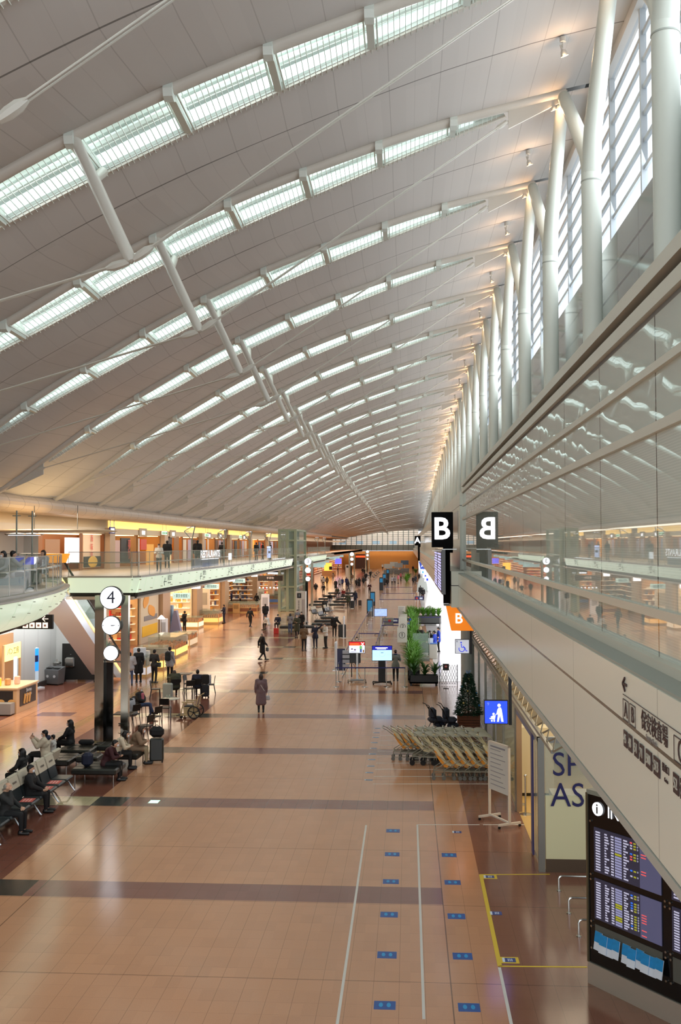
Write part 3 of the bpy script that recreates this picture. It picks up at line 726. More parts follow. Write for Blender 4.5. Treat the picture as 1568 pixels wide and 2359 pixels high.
balcony('balcony_front', [(XB, 119), (XB, 146)], 'short green-lit balcony front just beyond the glass lift')
balcony('balcony_front', [(XB-.9, 146), (XB-.9, 165)], 'farthest green-lit balcony front, set back from its neighbour')
struct(MB().bb((-14.0, 165, 4.9), (-13.5, YE-3, 5.6)).build('trim_17', mat('deck_orange')))
# curved near balcony
cp = []
for i in range(19):
    a = radians(-52 + i*7.0); cp.append((-19.6 + 9.6*cos(a)*.82, 29.6 + 9.4*sin(a)))
cp = [(-10.55, 14), (-10.3, 19), (-10.2, 23), (-10.35, 26), (-10.7, 29), (-11.25, 32), (-11.9, 34.6), (-12.6, 36.8), (-13.3, 38.3), (-14.3, 39.3), (-15.6, 39.7), (-18.2, 39.7)]
# smooth it
def chaikin(p, it=2):
    for _ in range(it):
        q = [p[0]]
        for a, b in zip(p, p[1:]): q += [(a[0]*.75+b[0]*.25, a[1]*.75+b[1]*.25), (a[0]*.25+b[0]*.75, a[1]*.25+b[1]*.75)]
        p = q + [p[-1]]
    return p
cps = chaikin(cp[:-1], 2) + [cp[-1]]
t = thing('curved_balcony', 'curved near balcony with glowing pale green underside band, at the left edge', 'balcony front', (0, 0, 0))
f, l, g, c, hr, p = MB(), MB(), MB(), MB(), MB(), MB()
def off(pts, d):
    r = []
    for i, v in enumerate(pts):
        a = Vector(pts[max(i-1, 0)]); b = Vector(pts[min(i+1, len(pts)-1)]); dd = (b-a).normalized(); r.append((v[0] - dd.y*d*1.0, v[1] + dd.x*d))
    return r
def ribbon(mb, lay, closed=False, sm=True):
    n_ = len(lay[0][0]); V = []
    for pts, z in lay: V += [(x, y, z) for x, y in pts]
    fs = []
    for k in range(len(lay)-1):
        for i in range(n_-1): fs.append((k*n_+i, k*n_+i+1, (k+1)*n_+i+1, (k+1)*n_+i))
    mb.add(V, fs, sm)
O = lambda d: off(cps, d)
ribbon(f, [(O(0.0), 5.50), (O(.10), 5.2), (O(.3), 4.9), (O(.62), 4.66)])
ribbon(l, [(O(.62), 4.66), (O(.70), 4.60)]); ribbon(l, [(O(.74), 4.62), (O(.82), 4.55)]); ribbon(l, [(O(.86), 4.57), (O(.95), 4.5)])
ribbon(c, [(O(.0), 5.50), (O(-.05), 5.52), (O(-.05), 5.56), (O(.16), 5.57), (O(.16), 5.66), (O(.40), 5.66)])
ribbon(g, [(O(.25), 5.66), (O(.25), 6.68)])
hr.tube([(x, y, 6.28) for x, y in O(.5)], .025, 6); hr.tube([(x, y, 6.69) for x, y in O(.25)], .014, 5)
for i in range(0, len(cps)-2, 2):
    (x, y), (x2, y2) = O(.25)[i], O(.5)[i]; p = MB(); p.bar((x, y, 5.66), (x, y, 6.68), .02); p.bar((x, y, 6.28), (x2, y2, 6.28), .018); p.build('guard_post', steel, t)
    (x, y) = O(-.02)[i]
    MB().tube([(x-.03, y, 5.42), (x+.04, y, 5.42)], .011, 5).build('glass_clip', steel, t)
    (x, y) = O(.14)[i]; MB().tube([(x-.03, y, 5.10), (x+.06, y, 5.10)], .011, 5).build('glass_clip', steel, t)
f.build('lit_fascia', fas_m, t); l.build('soffit_louvre', darkslot, t); c.build('ledge', capm, t); g.build('guard_glass', glass_m, t); hr.build('handrail', steel, t)
poly = O(.35)[:] + [(-22.4, 14)]
struct(MB().prism(poly, 5.3, 5.6, 'z').build('trim_18', mat('deck_beige'))); struct(MB().prism(O(.95) + [(-22.4, 14)], 4.5, 4.62, 'z').build('trim_19', mat('soffit_white')))
struct(MB().bb((-22.4, 43.7, 4.62), (-12.1, 165, 4.75)).build('trim_20', mat('soffit_warm', (.80, .74, .66), .5)))
# arrow writing on the straight fascia
for i, y in enumerate((49.0, 57.5, 66.5, 76, 86, 96)):
    t = thing('fascia_sign', 'small dark arrow and lettering on the green-lit balcony front, %s from the left' % ['first', 'second', 'third', 'fourth', 'fifth', 'sixth'][i], 'sign', (XB+.03, y, 5.27), 0)
    q = MB(); q.bar((0, -.95, -.02), (0, -.45, -.02), .02, .035); q.bar((.02, -.95, -.02), (.0, -.75, .16), .02, .03); q.bar((0, -.95, -.02), (-.03, -.75, -.2), .02, .03); q.build('arrow', mat('sign_dark', (.12, .15, .13), .5), t)
    text('展望台', .30, mat('sign_dark'), (.0, .25, .13), t, 'x'); text('Observation', .12, mat('sign_dark'), (-.03, .25, -.1), t, 'x')

# ---- glass lift shaft
lx0, lx1, ly0, ly1 = -13.6, -11.9, 106, 116
t = thing('glass_lift', 'green tinted glass lift shaft rising through both floors, centre left', 'lift', (0, 0, 0))
q = MB()
for x in (lx0, lx1, (lx0+lx1)/2):
    for y in (ly0, ly1): q.bb((x-.14, y-.14, 0), (x+.14, y+.14, 8.7))
for z in (.15, 2.6, 4.8, 5.9, 7.5, 8.6):
    for y in (ly0, ly1): q.bb((lx0, y-.1, z-.09), (lx1, y+.1, z+.09))
    for x in (lx0, lx1): q.bb((x-.1, ly0, z-.09), (x+.1, ly1, z+.09))
q.build('frame', mat('lift_frame', (.62, .66, .55), .35), t)
q = MB(); q.bb((lx0+.05, ly0, 0), (lx1-.05, ly0+.02, 8.7)); q.bb((lx1-.02, ly0, 0), (lx1, ly1, 8.7)); q.bb((lx0, ly0, 0), (lx0+.02, ly1, 8.7)); q.build('glass', glass_m, t)
MB().bbox((-12.75, 110, 3.2), (1.3, 3.5, 2.3), .05).build('car', mat('lift_car', (.3, .36, .32), .3), t); MB().bb((-13.3, 112.5, 0), (-12.2, 112.6, 8.5)).build('shaft_wall', mat('lift_shaft', (.25, .3, .26), .4), t)

# ---- escalator behind the clock pillar
t = thing('escalator', 'white sided escalator dropping from the balcony, yellow light along its edge', 'escalator', (0, 0, 0))
ex0, ex1 = -16.3, -15.1; e0, e1 = (43.0, 5.55), (52.8, 0.05)
def E_(y, dz=0): u = (y-e0[0])/(e1[0]-e0[0]); return e0[1]+(e1[1]-e0[1])*u+dz
for x, nm in ((ex0, 'side_panel'), (ex1, 'side_panel')):
    MB().add([(x, e0[0], E_(e0[0], .15)), (x, e1[0], E_(e1[0], .15)), (x, e1[0], E_(e1[0], -.05)), (x, 51.5, max(.02, E_(51.5, -.6))), (x, e0[0], E_(e0[0], -.6))], [(0, 1, 2, 3, 4)]).build(nm, mat('escalator_side', (.84, .86, .90), .35), t)
MB().add([(ex0, e0[0], E_(e0[0], -.6)), (ex1, e0[0], E_(e0[0], -.6)), (ex1, 51.5, max(.02, E_(51.5, -.6))), (ex0, 51.5, max(.02, E_(51.5, -.6)))], [(0, 1, 2, 3)]).build('underside', mat('escalator_side'), t)
MB().bar((ex1+.03, e0[0], E_(e0[0], .02)), (ex1+.03, e1[0]-.5, E_(e1[0]-.5, .02)), .04, .12).build('light_strip', glow_yellow, t)
q = MB()
for x in (ex0, ex1): q.add([(x, e0[0], E_(e0[0], .15)), (x, e1[0], E_(e1[0], .15)), (x, e1[0], E_(e1[0], 1.0)), (x, e0[0], E_(e0[0], 1.0))], [(0, 1, 2, 3)])
q.build('balustrade_glass', glass_m, t)
q = MB()
for x in (ex0, ex1): q.tube([(x, e0[0]-.6, 6.5), (x, e0[0], E_(e0[0], 1.0)), (x, e1[0], E_(e1[0], 1.0)), (x, e1[0]+.4, .9)], .05, 8)
q.build('handrail', black, t)
q = MB()
for i in range(32): y = e0[0]+i*.3; q.bb((ex0+.1, y, E_(y)-.2), (ex1-.1, y+.3, E_(y)))
q.build('steps', mat('step_grey', (.4, .41, .42), .5), t)
# ================================================================== RIGHT: signs over the gates
def boxsign(name, lab, cat, x0, x1, z0, z1, Y, mf, th=.08, body=black, parent=None):
    t = thing(name, lab, cat, ((x0+x1)/2, Y, z0)); hw = (x1-x0)/2
    MB().bb((-hw, .0, 0), (hw, th, z1-z0)).build('sign_box', body, t)
    MB().bb((-hw+.02, -.012, .02), (hw-.02, 0, z1-z0-.02)).build('sign_face', mf, t)
    return t
def tall_letter(L, Y, lab, Yo):
    t = thing('gate_letter_sign', lab, 'sign', (1.18, Y, 6.92))
    MB().bbox((0, .09, .60), (.74, .18, 1.22), .01).build('sign_box', mat('sign_black', (.03, .03, .035), .7, spec=.1), t)
    text(L, 1.05, glow_white, (-.03, -.012, .60), t, '-y', .022, depth=.01)
    q = MB(); q.bb((.02, .0, -.2), (.36, .18, 0)); q.bb((.02, .02, -1.95), (.26, .2, -.2)); q.build('post', mat('sign_black'), t)
    MB().bb((-.35, .1, -.14), (.35, .16, -.12)).build('bracket', steel, t)
    return t
tall_letter('B', 35.0, 'tall black sign with glowing white letter B beside the glass screen', 0)
tall_letter('A', 127.0, 'far black sign with glowing white letter A at the end of the screen', 0)
scr = mat('display_dark', (.10, .11, .22), .3, emit=.35); rowm = mat('display_rows', (.72, .72, .95), .4, emit=1.0)
t = thing('hanging_display_board', 'tall narrow flight display board behind the post of the letter B sign', 'display board', (1.12, 38.5, 5.33))
MB().bb((0, -4.5, 0), (.12, 4.5, 1.5)).build('board', mat('display_body', (.45, .46, .48), .3), t)
for (a, b) in ((-4.3, -.3), (.2, 4.2)):
    MB().bb((-.02, a, .06), (0, b, 1.44)).build('screen', scr, t)
    q = MB()
    for j in range(13): q.bb((-.028, a+.15, .12+j*.1), (-.02, b-.2-.3*(j % 3), .175+j*.1))
    q.build('flight_rows', rowm, t)
MB().bb((.02, -4.5, 1.5), (.5, 4.5, 1.53)).build('bracket', steel, t)
# orange B box and blue A box under the far fascia
def wedge(L, Y, col, lab, em):
    t = thing('gate_wedge_sign', lab, 'sign', (1.35, Y, 3.95))
    m = mat('wedge_%s' % L, col, .4, emit=em)
    MB().add([(.0-.02, 0, .88), (.95, 0, .88), (.95, 0, 0), (.16, 0, 0), (-.02, .5, .88), (.95, .5, .88), (.95, .5, 0), (.16, .5, 0)], [(0, 3, 2, 1), (4, 5, 6, 7), (0, 1, 5, 4), (3, 7, 6, 2), (0, 4, 7, 3), (1, 2, 6, 5)]).build('sign_box', m, t)
    text(L, .50, glow_white, (.42, -.01, .42), t, '-y', .012)
    MB().bb((-.1, -.02, .88), (.95, .5, .93)).build('cap', mat('cap_grey', (.5, .52, .5), .4), t)
wedge('B', 36.0, (.93, .50, .05), 'orange hanging gate sign with a white letter B', .75)
wedge('A', 127.0, (.22, .32, .72), 'small distant blue gate sign with a white letter A', .6)
def person_icon(t, s, m, chair=False):
    pass
t = boxsign('stroller_sign', 'square blue lit sign numbered 9 with white person pushing a stroller', 'sign', 1.72, 2.27, 2.87, 3.42, 23.5, mat('sign_blue', (.16, .30, 1.0), .4, emit=1.1))
t2 = t
q = MB(); k = .55/56.  # sign pixels
def sp(u, v): return ((u-28)*k, -.016, (56-v)*k)
def fpoly(pts, mb, y=-.016):
    mb.add([(x, y, z) for x, _, z in (sp(*p) for p in pts)], [tuple(range(len(pts)))])
q = MB(); q.add([(sp(35, 12)[0]+.037*cos(a*pi/8), -.016, sp(35, 12)[2]+.037*sin(a*pi/8)) for a in range(16)], [tuple(range(16))])
fpoly([(34, 17), (39, 17), (41, 22), (45, 50), (40, 50), (37, 35), (34, 50), (30, 50), (33, 28), (32, 31), (29, 31), (31, 22)], q)
fpoly([(27, 32), (33, 31.5), (33, 33), (27, 33.5), (25, 45), (23, 45)], q)
q.add([(sp(22, 32)[0]+.026*cos(a*pi/8), -.017, sp(22, 32)[2]+.026*sin(a*pi/8)) for a in range(16)], [tuple(range(16))])
fpoly([(20, 36), (25, 35), (24, 45), (14, 44), (12, 42), (18, 41), (15, 39)], q)
for u in (18, 23.5): q.add([(sp(u, 48)[0]+.02*cos(a*pi/8), -.016, sp(u, 48)[2]+.02*sin(a*pi/8)) for a in range(16)], [tuple(range(16))])
q.build('pictogram', glow_white, t); text('9', .1, mat('pale_blue', (.5, .58, 1), .4, emit=.8), (-.18, -.02, .46), t)
MB().bb((.29, .0, -.02), (.36, .1, 1.98)).build('side_bracket', black, t)
t = boxsign('wheelchair_sign', 'square white lit sign numbered 8 with blue wheelchair symbol under the orange sign', 'sign', 1.77, 2.32, 2.82, 3.37, 39.0, mat('sign_grey_lit', (.84, .86, .9), .4, emit=.6))
bl = mat('icon_blue', (.15, .25, .9), .4, emit=.6)
q = MB(); q.tube([(-.02+.11*cos(a*pi/8), -.02, .19+.11*sin(a*pi/8)) for a in range(7, 20)], .014, 5); q.tube([(-.04, -.02, .38), (-.02, -.02, .24), (.09, -.02, .24), (.15, -.02, .10), (.2, -.02, .11)], .016, 5); q.ball((-.045, -.02, .43), (.03, .01, .03)); q.build('pictogram', bl, t)
text('8', .1, mat('ink_dark', (.2, .2, .2), .5), (-.2, -.02, .47), t); MB().bb((.29, 0, -.02), (.37, .1, 2.02)).build('side_bracket', black, t)
WS = mat('sign_white_lit', (.93, .95, 1), .4, emit=.9); cy = mat('icon_cyan', (.2, .65, .85), .4, emit=.6)
for i, Y in enumerate((112, 124, 142, 164)):
    t = boxsign('gate_pictogram_sign', 'small distant white lit sign under the far fascia, %s in the row' % ORD[i], 'sign', 1.72, 2.32, 2.9, 3.5, Y, WS)
    MB().bb((-.05 if i < 2 else -.1, -.02, .12), (.16 if i < 2 else .12, -.014, .38)).build('pictogram', bl if i < 2 else cy, t); MB().bb((.2, 0, .6), (.26, .06, 1.95)).build('hanger', steel, t)
# ---- glass shop wall along the lower level (x = 2.8)
XG = 2.8
fr = mat('alu_frame', (.60, .60, .57), .3, .6); gl2 = NT('shop_glass'); n = gl2; n.out((*lin((.66, .74, .70)), 1), .05, 0, .7); n.b.inputs['Alpha'].default_value = .42; gl2 = n.m
q = MB(); q.bb((XG-.05, 22.0, 0), (XG+.09, 22.14, 2.85)); q.bb((XG-.05, 21.98, 2.75), (XG+.06, 55, 2.85))
for y in (27.0, 30.5, 34, 37.5, 41, 44.5, 48): q.bb((XG-.03, y-.06, 0), (XG+.05, y+.06, 2.8))
struct(q.build('door_1', fr))
struct(MB().bb((XG, 27.1, .04), (XG+.02, 55, 2.76)).build('window_92', gl2))
MBx = MB().bb((XG, 22.14, .04), (XG+.02, 23.1, 2.76)); struct(MBx.build('window_93', gl2))
pn = thing('blue_banner', 'tall narrow blue and purple banner on the shop doorway edge', 'banner', (XG-.03, 23.2, .03)); MB().bb((-.02, -.12, 0), (.02, .14, 2.72)).build('cloth', mat('banner_blue', (.27, .26, .46), .4, noise=.15, nscale=2), pn)
pn2 = tag(MB().bb((XG+.0, 23.34, 2.55), (XG+.05, 26.9, 2.72)).build('door_header', mat('header_blue', (.42, .46, .62), .4)), 'blue grey header bar over the shop doorway', 'door header')
struct(MB().bb((XG, 27.0-.16, 0), (XG+.14, 27.05, 2.72)).build('trim_21', mat('jamb_tan', (.66, .54, .42), .4)))
struct(MB().bb((XG+.05, 22.2, 0.0), (6.5, 34, .012)).build('trim_22', mat('shop_floor', (.86, .70, .42), .3)))
struct(MB().bb((6.4, 20, 0), (6.5, 310, 4.8)).build('wall_right_lower', mat('inner_wall', (.76, .72, .64), .6)))
struct(MB().bb((XG+.1, 34, 0), (6.4, 34.1, 4.8)).build('wall_shop_back', mat('inner_wall')))
# front panel with letters, facing the camera
t = thing('glazed_shop_entrance', 'cream and glass shop front panel with thin dark blue letters', 'shop front', (XG+.05, 22.0, 0))
MB().bb((.05, 0, .28), (2.3, .06, 1.62)).build('cream_panel', mat('panel_cream', (.85, .83, .66), .4), t)
MB().bb((.05, 0, 0), (2.3, .05, .28)).build('plinth', mat('plinth_brown', (.32, .25, .18), .5), t)
MB().bb((.05, 0.01, 1.62), (2.3, .04, 2.75)).build('upper_glass', gl2, t)
MB().bb((.05, -.03, 2.75), (2.3, .08, 2.87)).build('top_rail', fr, t)
lb = mat('letter_navy', (.10, .10, .33), .4)
text('SP', .72, lb, (.50, -.02, 2.27), t, sx=.9); text('AS', .72, lb, (.52, -.02, 1.62), t, sx=.9)
# shop counter inside
t = thing('shop_counter', 'cream reception counter with dark front seen through the shop glass', 'counter', (3.35, 23.9, 0))
MB().bb((0, 0, 0), (2.0, .7, .72)).build('body', mat('counter_cream', (.9, .84, .7), .4), t); MB().bb((0, -.03, .72), (2.0, 0, 1.02)).build('dark_front', mat('counter_olive', (.38, .33, .18), .4), t); MB().bb((-.02, -.05, 1.02), (2.04, .75, 1.15)).build('top', mat('counter_white', (.95, .9, .8), .3), t)
t = thing('shop_cabinet', 'tall cream cabinet standing behind the shop doorway', 'cabinet', (3.1, 28.5, 0)); MB().bb((0, 0, .1), (.9, .6, 1.9)).build('body', mat('counter_cream'), t); MB().bb((.0, .02, 0), (.9, .6, .1)).build('plinth', black, t)
for i, (x, y) in enumerate(((3.0, 26.6), (2.98, 27.6))):
    t = thing('rope_post', 'polished rope post with round base inside the shop door, %s' % ['nearer one', 'farther one'][i], 'post', (x, y, 0))
    MB().lathe([(.16, 0), (.16, .02), (.03, .05)], n=16).build('base', chrome, t); MB().cyl((0, 0, .5), .025, .95, 10).build('pole', steel, t); MB().ball((0, 0, 1), .04).build('knob', chrome, t)
area('shop_light', (4.6, 27, 4.3), (0, 0, 0), 3, 8, 180, (1, .85, .62))
# lighting truss over the glass wall
t = thing('lighting_truss', 'silver lattice truss running above the shop glass under the fascia', 'truss', (2.15, 0, 0))
q = MB(); zt = 3.05
ya_, yb_ = 19.6, 52
q.bb((.55, ya_, 3.00), (.62, yb_, 3.07)); q.build('front_rail', fr, t)
q = MB(); q.tube([(1.05, ya_, 3.28), (1.05, yb_, 3.28)], .03, 6); q.tube([(.75, ya_, 3.45), (.75, yb_, 3.45)], .02, 6); q.build('chords', mat('truss_warm', (.66, .6, .5), .3, .7), t)
q = MB(); y = ya_; i = 0
while y < yb_: 
    q.tube([(.58, y, 3.04), (1.05, y, 3.28)], .02, 5); q.tube([(.58, y, 3.04), (.75, y+.45, 3.45), (1.05, y+.9, 3.28)], .014, 5); y += .9
q.build('lattice', mat('truss_warm'), t)
for i in range(6):
    y = 20.3 + i*3.1
    s = thing('truss_floodlight', 'small metal floodlight clamped on the lighting truss, %s' % ORD[i], 'spotlight', (3.0, y, 3.33))
    MB().lathe([(.03, .1), (.09, .05), (.10, -.06)], n=12).build('lamp_head', fr, s); MB().cyl((0, 0, -.062), .08, .01, 12).build('lens', mat('lens_soft', (1, .9, .7), .3, emit=3), s); MB().tube([(0, 0, .08), (.12, 0, .12)], .015, 5).build('clamp', black, s)
# ---- bright white light wall past the shop, and round pillar
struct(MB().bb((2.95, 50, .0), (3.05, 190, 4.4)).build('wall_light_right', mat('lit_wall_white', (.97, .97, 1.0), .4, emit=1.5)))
struct(MB().bb((1.45, 52, .0), (2.95, 190, .006)).build('trim_23', mat('floor_reflection', (.90, .88, .87), .12)))  # pale sheet painted where the floor mirrors the bright wall
struct(MB().cyl((2.55, 44.5, 2.4), .28, 4.8, 24).build('trim_24', mat('round_pillar', (.66, .68, .66), .3)))
# ---- information board
fc = Vector((2.86, 16.55, 0)); fc2 = Vector((4.75, 13.95, 0))
dirv = (fc2-fc).normalized(); L = (fc2-fc).length; rz = atan2(dirv.y, dirv.x)
t = thing('information_board', 'large black flight information board with lit screens and leaflet shelf, lower right', 'information board', tuple(fc), rz)
q = MB(); q.bb((0, .0, .34), (L, .45, 3.02)); q.build('body', mat('board_black', (.045, .045, .05), .18), t)
MB().bb((-.015, -.02, 3.0), (L, .47, 3.07)).build('top_cap', mat('cap_green_grey', (.55, .57, .52), .3), t)
MB().bb((-.02, -.03, 0), (L+.02, .48, .34)).build('steel_base', mat('base_steel', (.86, .85, .80), .32, .75), t); MB().bb((-.03, -.03, .34), (0, .48, 3.02)).build('edge_trim', mat('edge_olive', (.45, .42, .33), .3, .5), t)
q = MB(); q.cyl((.22, -.02, 2.80), .105, .02, 28, 'y'); q.build('info_disc', glow_white, t)
text('i', .22, mat('board_black'), (.22, -.035, 2.80), t, bold=.02); text('INFORMATION', .27, glow_white, (.42, -.02, 2.79), t, align='LEFT', sx=.9)
def screen(x0, z0, w_, h_, seed):
    MB().bb((x0, -.015, z0), (x0+w_, 0, z0+h_)).build('screen', mat('screen_navy', (.20, .20, .27), .25, emit=.4), t)
    R = random.Random(seed); A, B_, C_, D_, E_ = MB(), MB(), MB(), MB(), MB()
    MB().bb((x0+w_*.70, -.018, z0), (x0+w_, -.0155, z0+h_)).build('status_pane', mat('screen_blue', (.36, .37, .50), .25, emit=.32), t)
    n_ = 15
    for j in range(n_):
        z = z0 + h_*(.05+.9*j/n_); hh_ = h_*.032
        A.bb((x0+w_*.03, -.020, z), (x0+w_*.10, -.0155, z+hh_)); A.bb((x0+w_*.17, -.020, z), (x0+w_*(.19+.05*R.random()), -.0155, z+hh_)); A.bb((x0+w_*.27, -.02, z), (x0+w_*.31, -.0155, z+hh_)); A.bb((x0+w_*.46, -.02, z), (x0+w_*(.49+.05*R.random()), -.0155, z+hh_))
        if R.random() < .82: B_.bb((x0+w_*.33, -.02, z-.003), (x0+w_*.43, -.0155, z+hh_+.004))
        else: C_.bb((x0+w_*.33, -.02, z-.003), (x0+w_*.43, -.0155, z+hh_+.004))
        if R.random() < .75:
            [A, D_, E_, A][R.randrange(4)].bb((x0+w_*.56, -.02, z), (x0+w_*.59, -.0155, z+hh_)); C_.bb((x0+w_*.61, -.02, z), (x0+w_*.645, -.0155, z+hh_)); A.tube([(x0+w_*.67+.011*cos(a*pi/3), -.018, z+.015+.011*sin(a*pi/3)) for a in range(6)], .003, 4, closed=True)
        if R.random() < .3: E_.bb((x0+w_*.72, -.021, z), (x0+w_*.79, -.018, z+hh_*.7))
    for nm, q_, m_ in (('white_text', A, mat('txt_white', (.75, .75, .85), .3, emit=.55)), ('flight_bars', B_, mat('txt_lav', (.58, .59, .74), .3, emit=.55)), ('yellow_text', C_, mat('txt_yel', (.7, .7, .2), .3, emit=.4)), ('blue_marks', D_, mat('txt_blue', (.2, .45, .9), .3, emit=.7)), ('red_text', E_, mat('txt_red', (.9, .35, .35), .3, emit=.7))):
        if q_.v: q_.build(nm, m_, t)
for c_ in range(2):
    x0 = .13 + c_*1.52
    screen(x0, 1.80, 1.33, .70, 5+c_); screen(x0, .98+.08, 1.33, .64, 9+c_)
    MB().bb((x0, -.01, .62), (x0+1.33, .05, .97)).build('leaflet_shelf', mat('shelf_grey', (.35, .36, .33), .5), t)
for x in (.06, 1.53, 1.62):
    for z in (2.58, 1.74, 1.66, 1.0, .92, .58): MB().cyl((x, -.015, z), .018, .02, 10, 'y').build('bolt', steel, t)
# leaflets: things resting on the shelf
lf = MB(); lf.box((0, 0, .14), (.15, .012, .28)); lfm = lf.mesh('cover', mat('leaflet_white', (.86, .9, .94), .5))
lf2 = MB(); lf2.box((0, -.008, .20), (.152, .006, .16)); lfm2 = lf2.mesh('blue_cover', mat('leaflet_blue', (.12, .55, .80), .5, noise=.3, nscale=12))
RT = Matrix.Rotation(rz, 3, 'Z')
for i in range(10):
    x = .22 + i*.128 if i < 4 else .22+4*.128+.06+(i-4)*.13
    p = fc + RT @ Vector((x, -.07 - .022*(i % 2), .60 - .012*(i % 3)))
    t = thing('leaflet', 'blue and white folded leaflet standing on the information board shelf, %s from the left' % (['leftmost'] + ORD[1:])[i], 'leaflet', tuple(p), rz+radians(-5 + 4*(i % 3)), 'leaflets on the information shelf')
    t.rotation_euler.x = radians(-10); Obj('cover', lfm, t); Obj('blue_cover', lfm2, t)
# low tube rails by the board
for i, (px, py) in enumerate(((1268, 2005), (1287, 2053), (1310, 2105), (1333, 2158))):
    p = F(px, py); t = thing('low_rail', 'low bent steel tube rail beside the information board, %s' % ['farthest', 'second farthest', 'second nearest', 'nearest'][i], 'rail', tuple(p))
    MB().tube([(0, 0, 0), (0, 0, .25), (.02, 0, .285), (.06, 0, .3), (1.1, 0, .3), (1.1, 0, .28), (1.12, 0, 0)], .022, 8).build('tube', steel, t); MB().cyl((0, 0, .01), .045, .02, 12).build('foot', steel, t)

# ================================================================== FLOOR MARKINGS
tapew = mat('tape_white', (.86, .85, .82), .45); tapey = mat('tape_yellow', (.87, .74, .18), .45); stb = mat('sticker_blue', (.10, .33, .62), .4); stc_ = mat('sticker_cyan', (.10, .62, .85), .4); stw = mat('sticker_white', (.85, .9, .95), .4)
def tape(a, b, w_, m, lab, dz=.003):
    a = F(*a); b = F(*b); d = (b-a); 
    q = MB().bar((0, 0, dz/2), (d.x, d.y, dz/2), w_, dz); o = q.build('floor_tape', m, None, tuple(a)); tag(o, lab, 'floor tape'); return o
tape((843, 1901), (772, 2390), .045, tapew, 'long white floor tape line, left of the queue footprints')
tape((961, 1900), (976, 2348), .045, tapew, 'long white floor tape line between the two footprint columns')
tape((960, 1900), (1104, 1900), .045, tapew, 'white floor tape crossing from the middle line to the brown floor')
tape((1112, 1900), (1232, 1900), .045, tapew, 'short white floor tape on the brown floor near the shop doorway')
tape((1150, 2229), (1190, 2420), .05, tapew, 'white floor tape continuing the yellow line towards the camera')
tape((1107, 2015), (1151, 2226), .075, tapey, 'yellow floor tape along the edge of the brown floor', .004)
tape((1104, 2015), (1266, 2014), .035, tapey, 'thin yellow floor tape towards the shop panel', .004)
tape((1150, 2226), (1352, 2228), .04, tapey, 'yellow floor tape running to the information board', .004)
pw = [1673.6, 1683.7, 1694.4, 1706.6, 1717.3, 1730.5, 1744, 1758, 1772.4, 1789, 1806]
for i, y in enumerate(pw):
    xl = 878 - (y-1673.6)*.15
    tape((xl, y), (1065 if y < 1700 else 1140, y), .045, tapew, 'thin white bay line on the floor by the strollers, %s from the back' % ['first', 'second', 'third', 'fourth', 'fifth', 'sixth', 'seventh', 'eighth', 'ninth', 'tenth', 'eleventh'][i])
fs_ = MB(); fs_.bb((-.165, -.14, 0), (.165, .14, .003)); fsm = fs_.mesh('sheet', stb)
ff = MB()
for sx_ in (-.06, .06): ff.add([(sx_+.032*cos(a*pi/8), .075*sin(a*pi/8) * (1.1 if sin(a*pi/8) > 0 else .9), .0045) for a in range(16)], [tuple(range(16))])
ffm = ff.mesh('footprints', stc_)
for ci, pts in enumerate((((905, 1914), (903, 1968), (900, 2031), (896, 2107), (891, 2200), (886, 2316)), ((1034, 1970), (1042, 2033), (1051, 2111), (1065, 2203), (1080, 2321)))):
    for i, p in enumerate(pts):
        n_ = ['farthest', 'second farthest', 'third farthest', 'fourth farthest', 'fifth farthest', 'nearest']; nm = n_[i] if i < len(pts)-1 else 'nearest'
        t = thing('footprint_sticker', 'blue floor sticker with pale footprints, %s in the %s column' % (nm, ['left', 'right'][ci]), 'floor sticker', tuple(F(*p)), 0, 'footprint stickers')
        Obj('sheet', fsm, t); Obj('footprints', ffm, t)
def textsticker(px, py, lab, rz=0, w_=.22, h_=.17, edge=None):
    t = thing('notice_sticker', lab, 'floor sticker', tuple(F(px, py)), rz)
    if edge: MB().bb((-w_*.75, -h_*.75, 0), (w_*.75, h_*.75, .002)).build('border', edge, t)
    MB().bb((-w_/2, -h_/2, 0), (w_/2, h_/2, .004)).build('sheet', mat('sticker_navy', (.16, .26, .52), .4), t)
    MB().bb((-w_/2, -h_/2, 0), (-w_/2+.04, h_/2, .0045)).build('white_edge', stw, t)
    q = MB()
    for j in range(3): q.bb((-.02+.03*j, -h_*.3, .004), (-.005+.03*j, h_*.3, .005))
    q.build('print', stw, t)
textsticker(1126, 2020, 'dark blue notice sticker in the far corner of the yellow tape', edge=tapey)
textsticker(1142, 2104, 'blue notice sticker midway along the yellow tape')
textsticker(1172, 2212, 'dark blue notice sticker in the near corner of the yellow tape', edge=tapey)
textsticker(1052, 1917, 'light blue text sticker at the head of the right footprint column')
for i, (x, y) in enumerate(((870, 1678), (868, 1688), (866, 1699), (863, 1711), (861, 1724), (859, 1737), (857, 1750), (855, 1765), (852, 1780), (850, 1797))):
    t = thing('bay_sticker', 'small blue and white floor sticker at the stroller bay lines, %s from the back' % ['first', 'second', 'third', 'fourth', 'fifth', 'sixth', 'seventh', 'eighth', 'ninth', 'tenth'][i], 'floor sticker', tuple(F(x, y)), 0, 'stroller bay stickers')
    MB().bb((-.14, -.06, 0), (.10, .06, .003)).build('sheet', mat('sticker_pale', (.40, .55, .68), .4), t); MB().bb((-.14, -.06, 0), (-.1, .06, .0035)).build('white_edge', stw, t)
t = thing('floor_light', 'small green and white lit panel set in the floor stripe', 'floor light', tuple(F(355, 1847))); MB().bb((-.15, -.17, 0), (.15, .17, .004)).build('frame', steel, t); MB().bb((-.13, -.15, 0), (.13, .15, .006)).build('lit_panel', mat('lit_green', (.75, .97, .85), .3, emit=1.3), t)

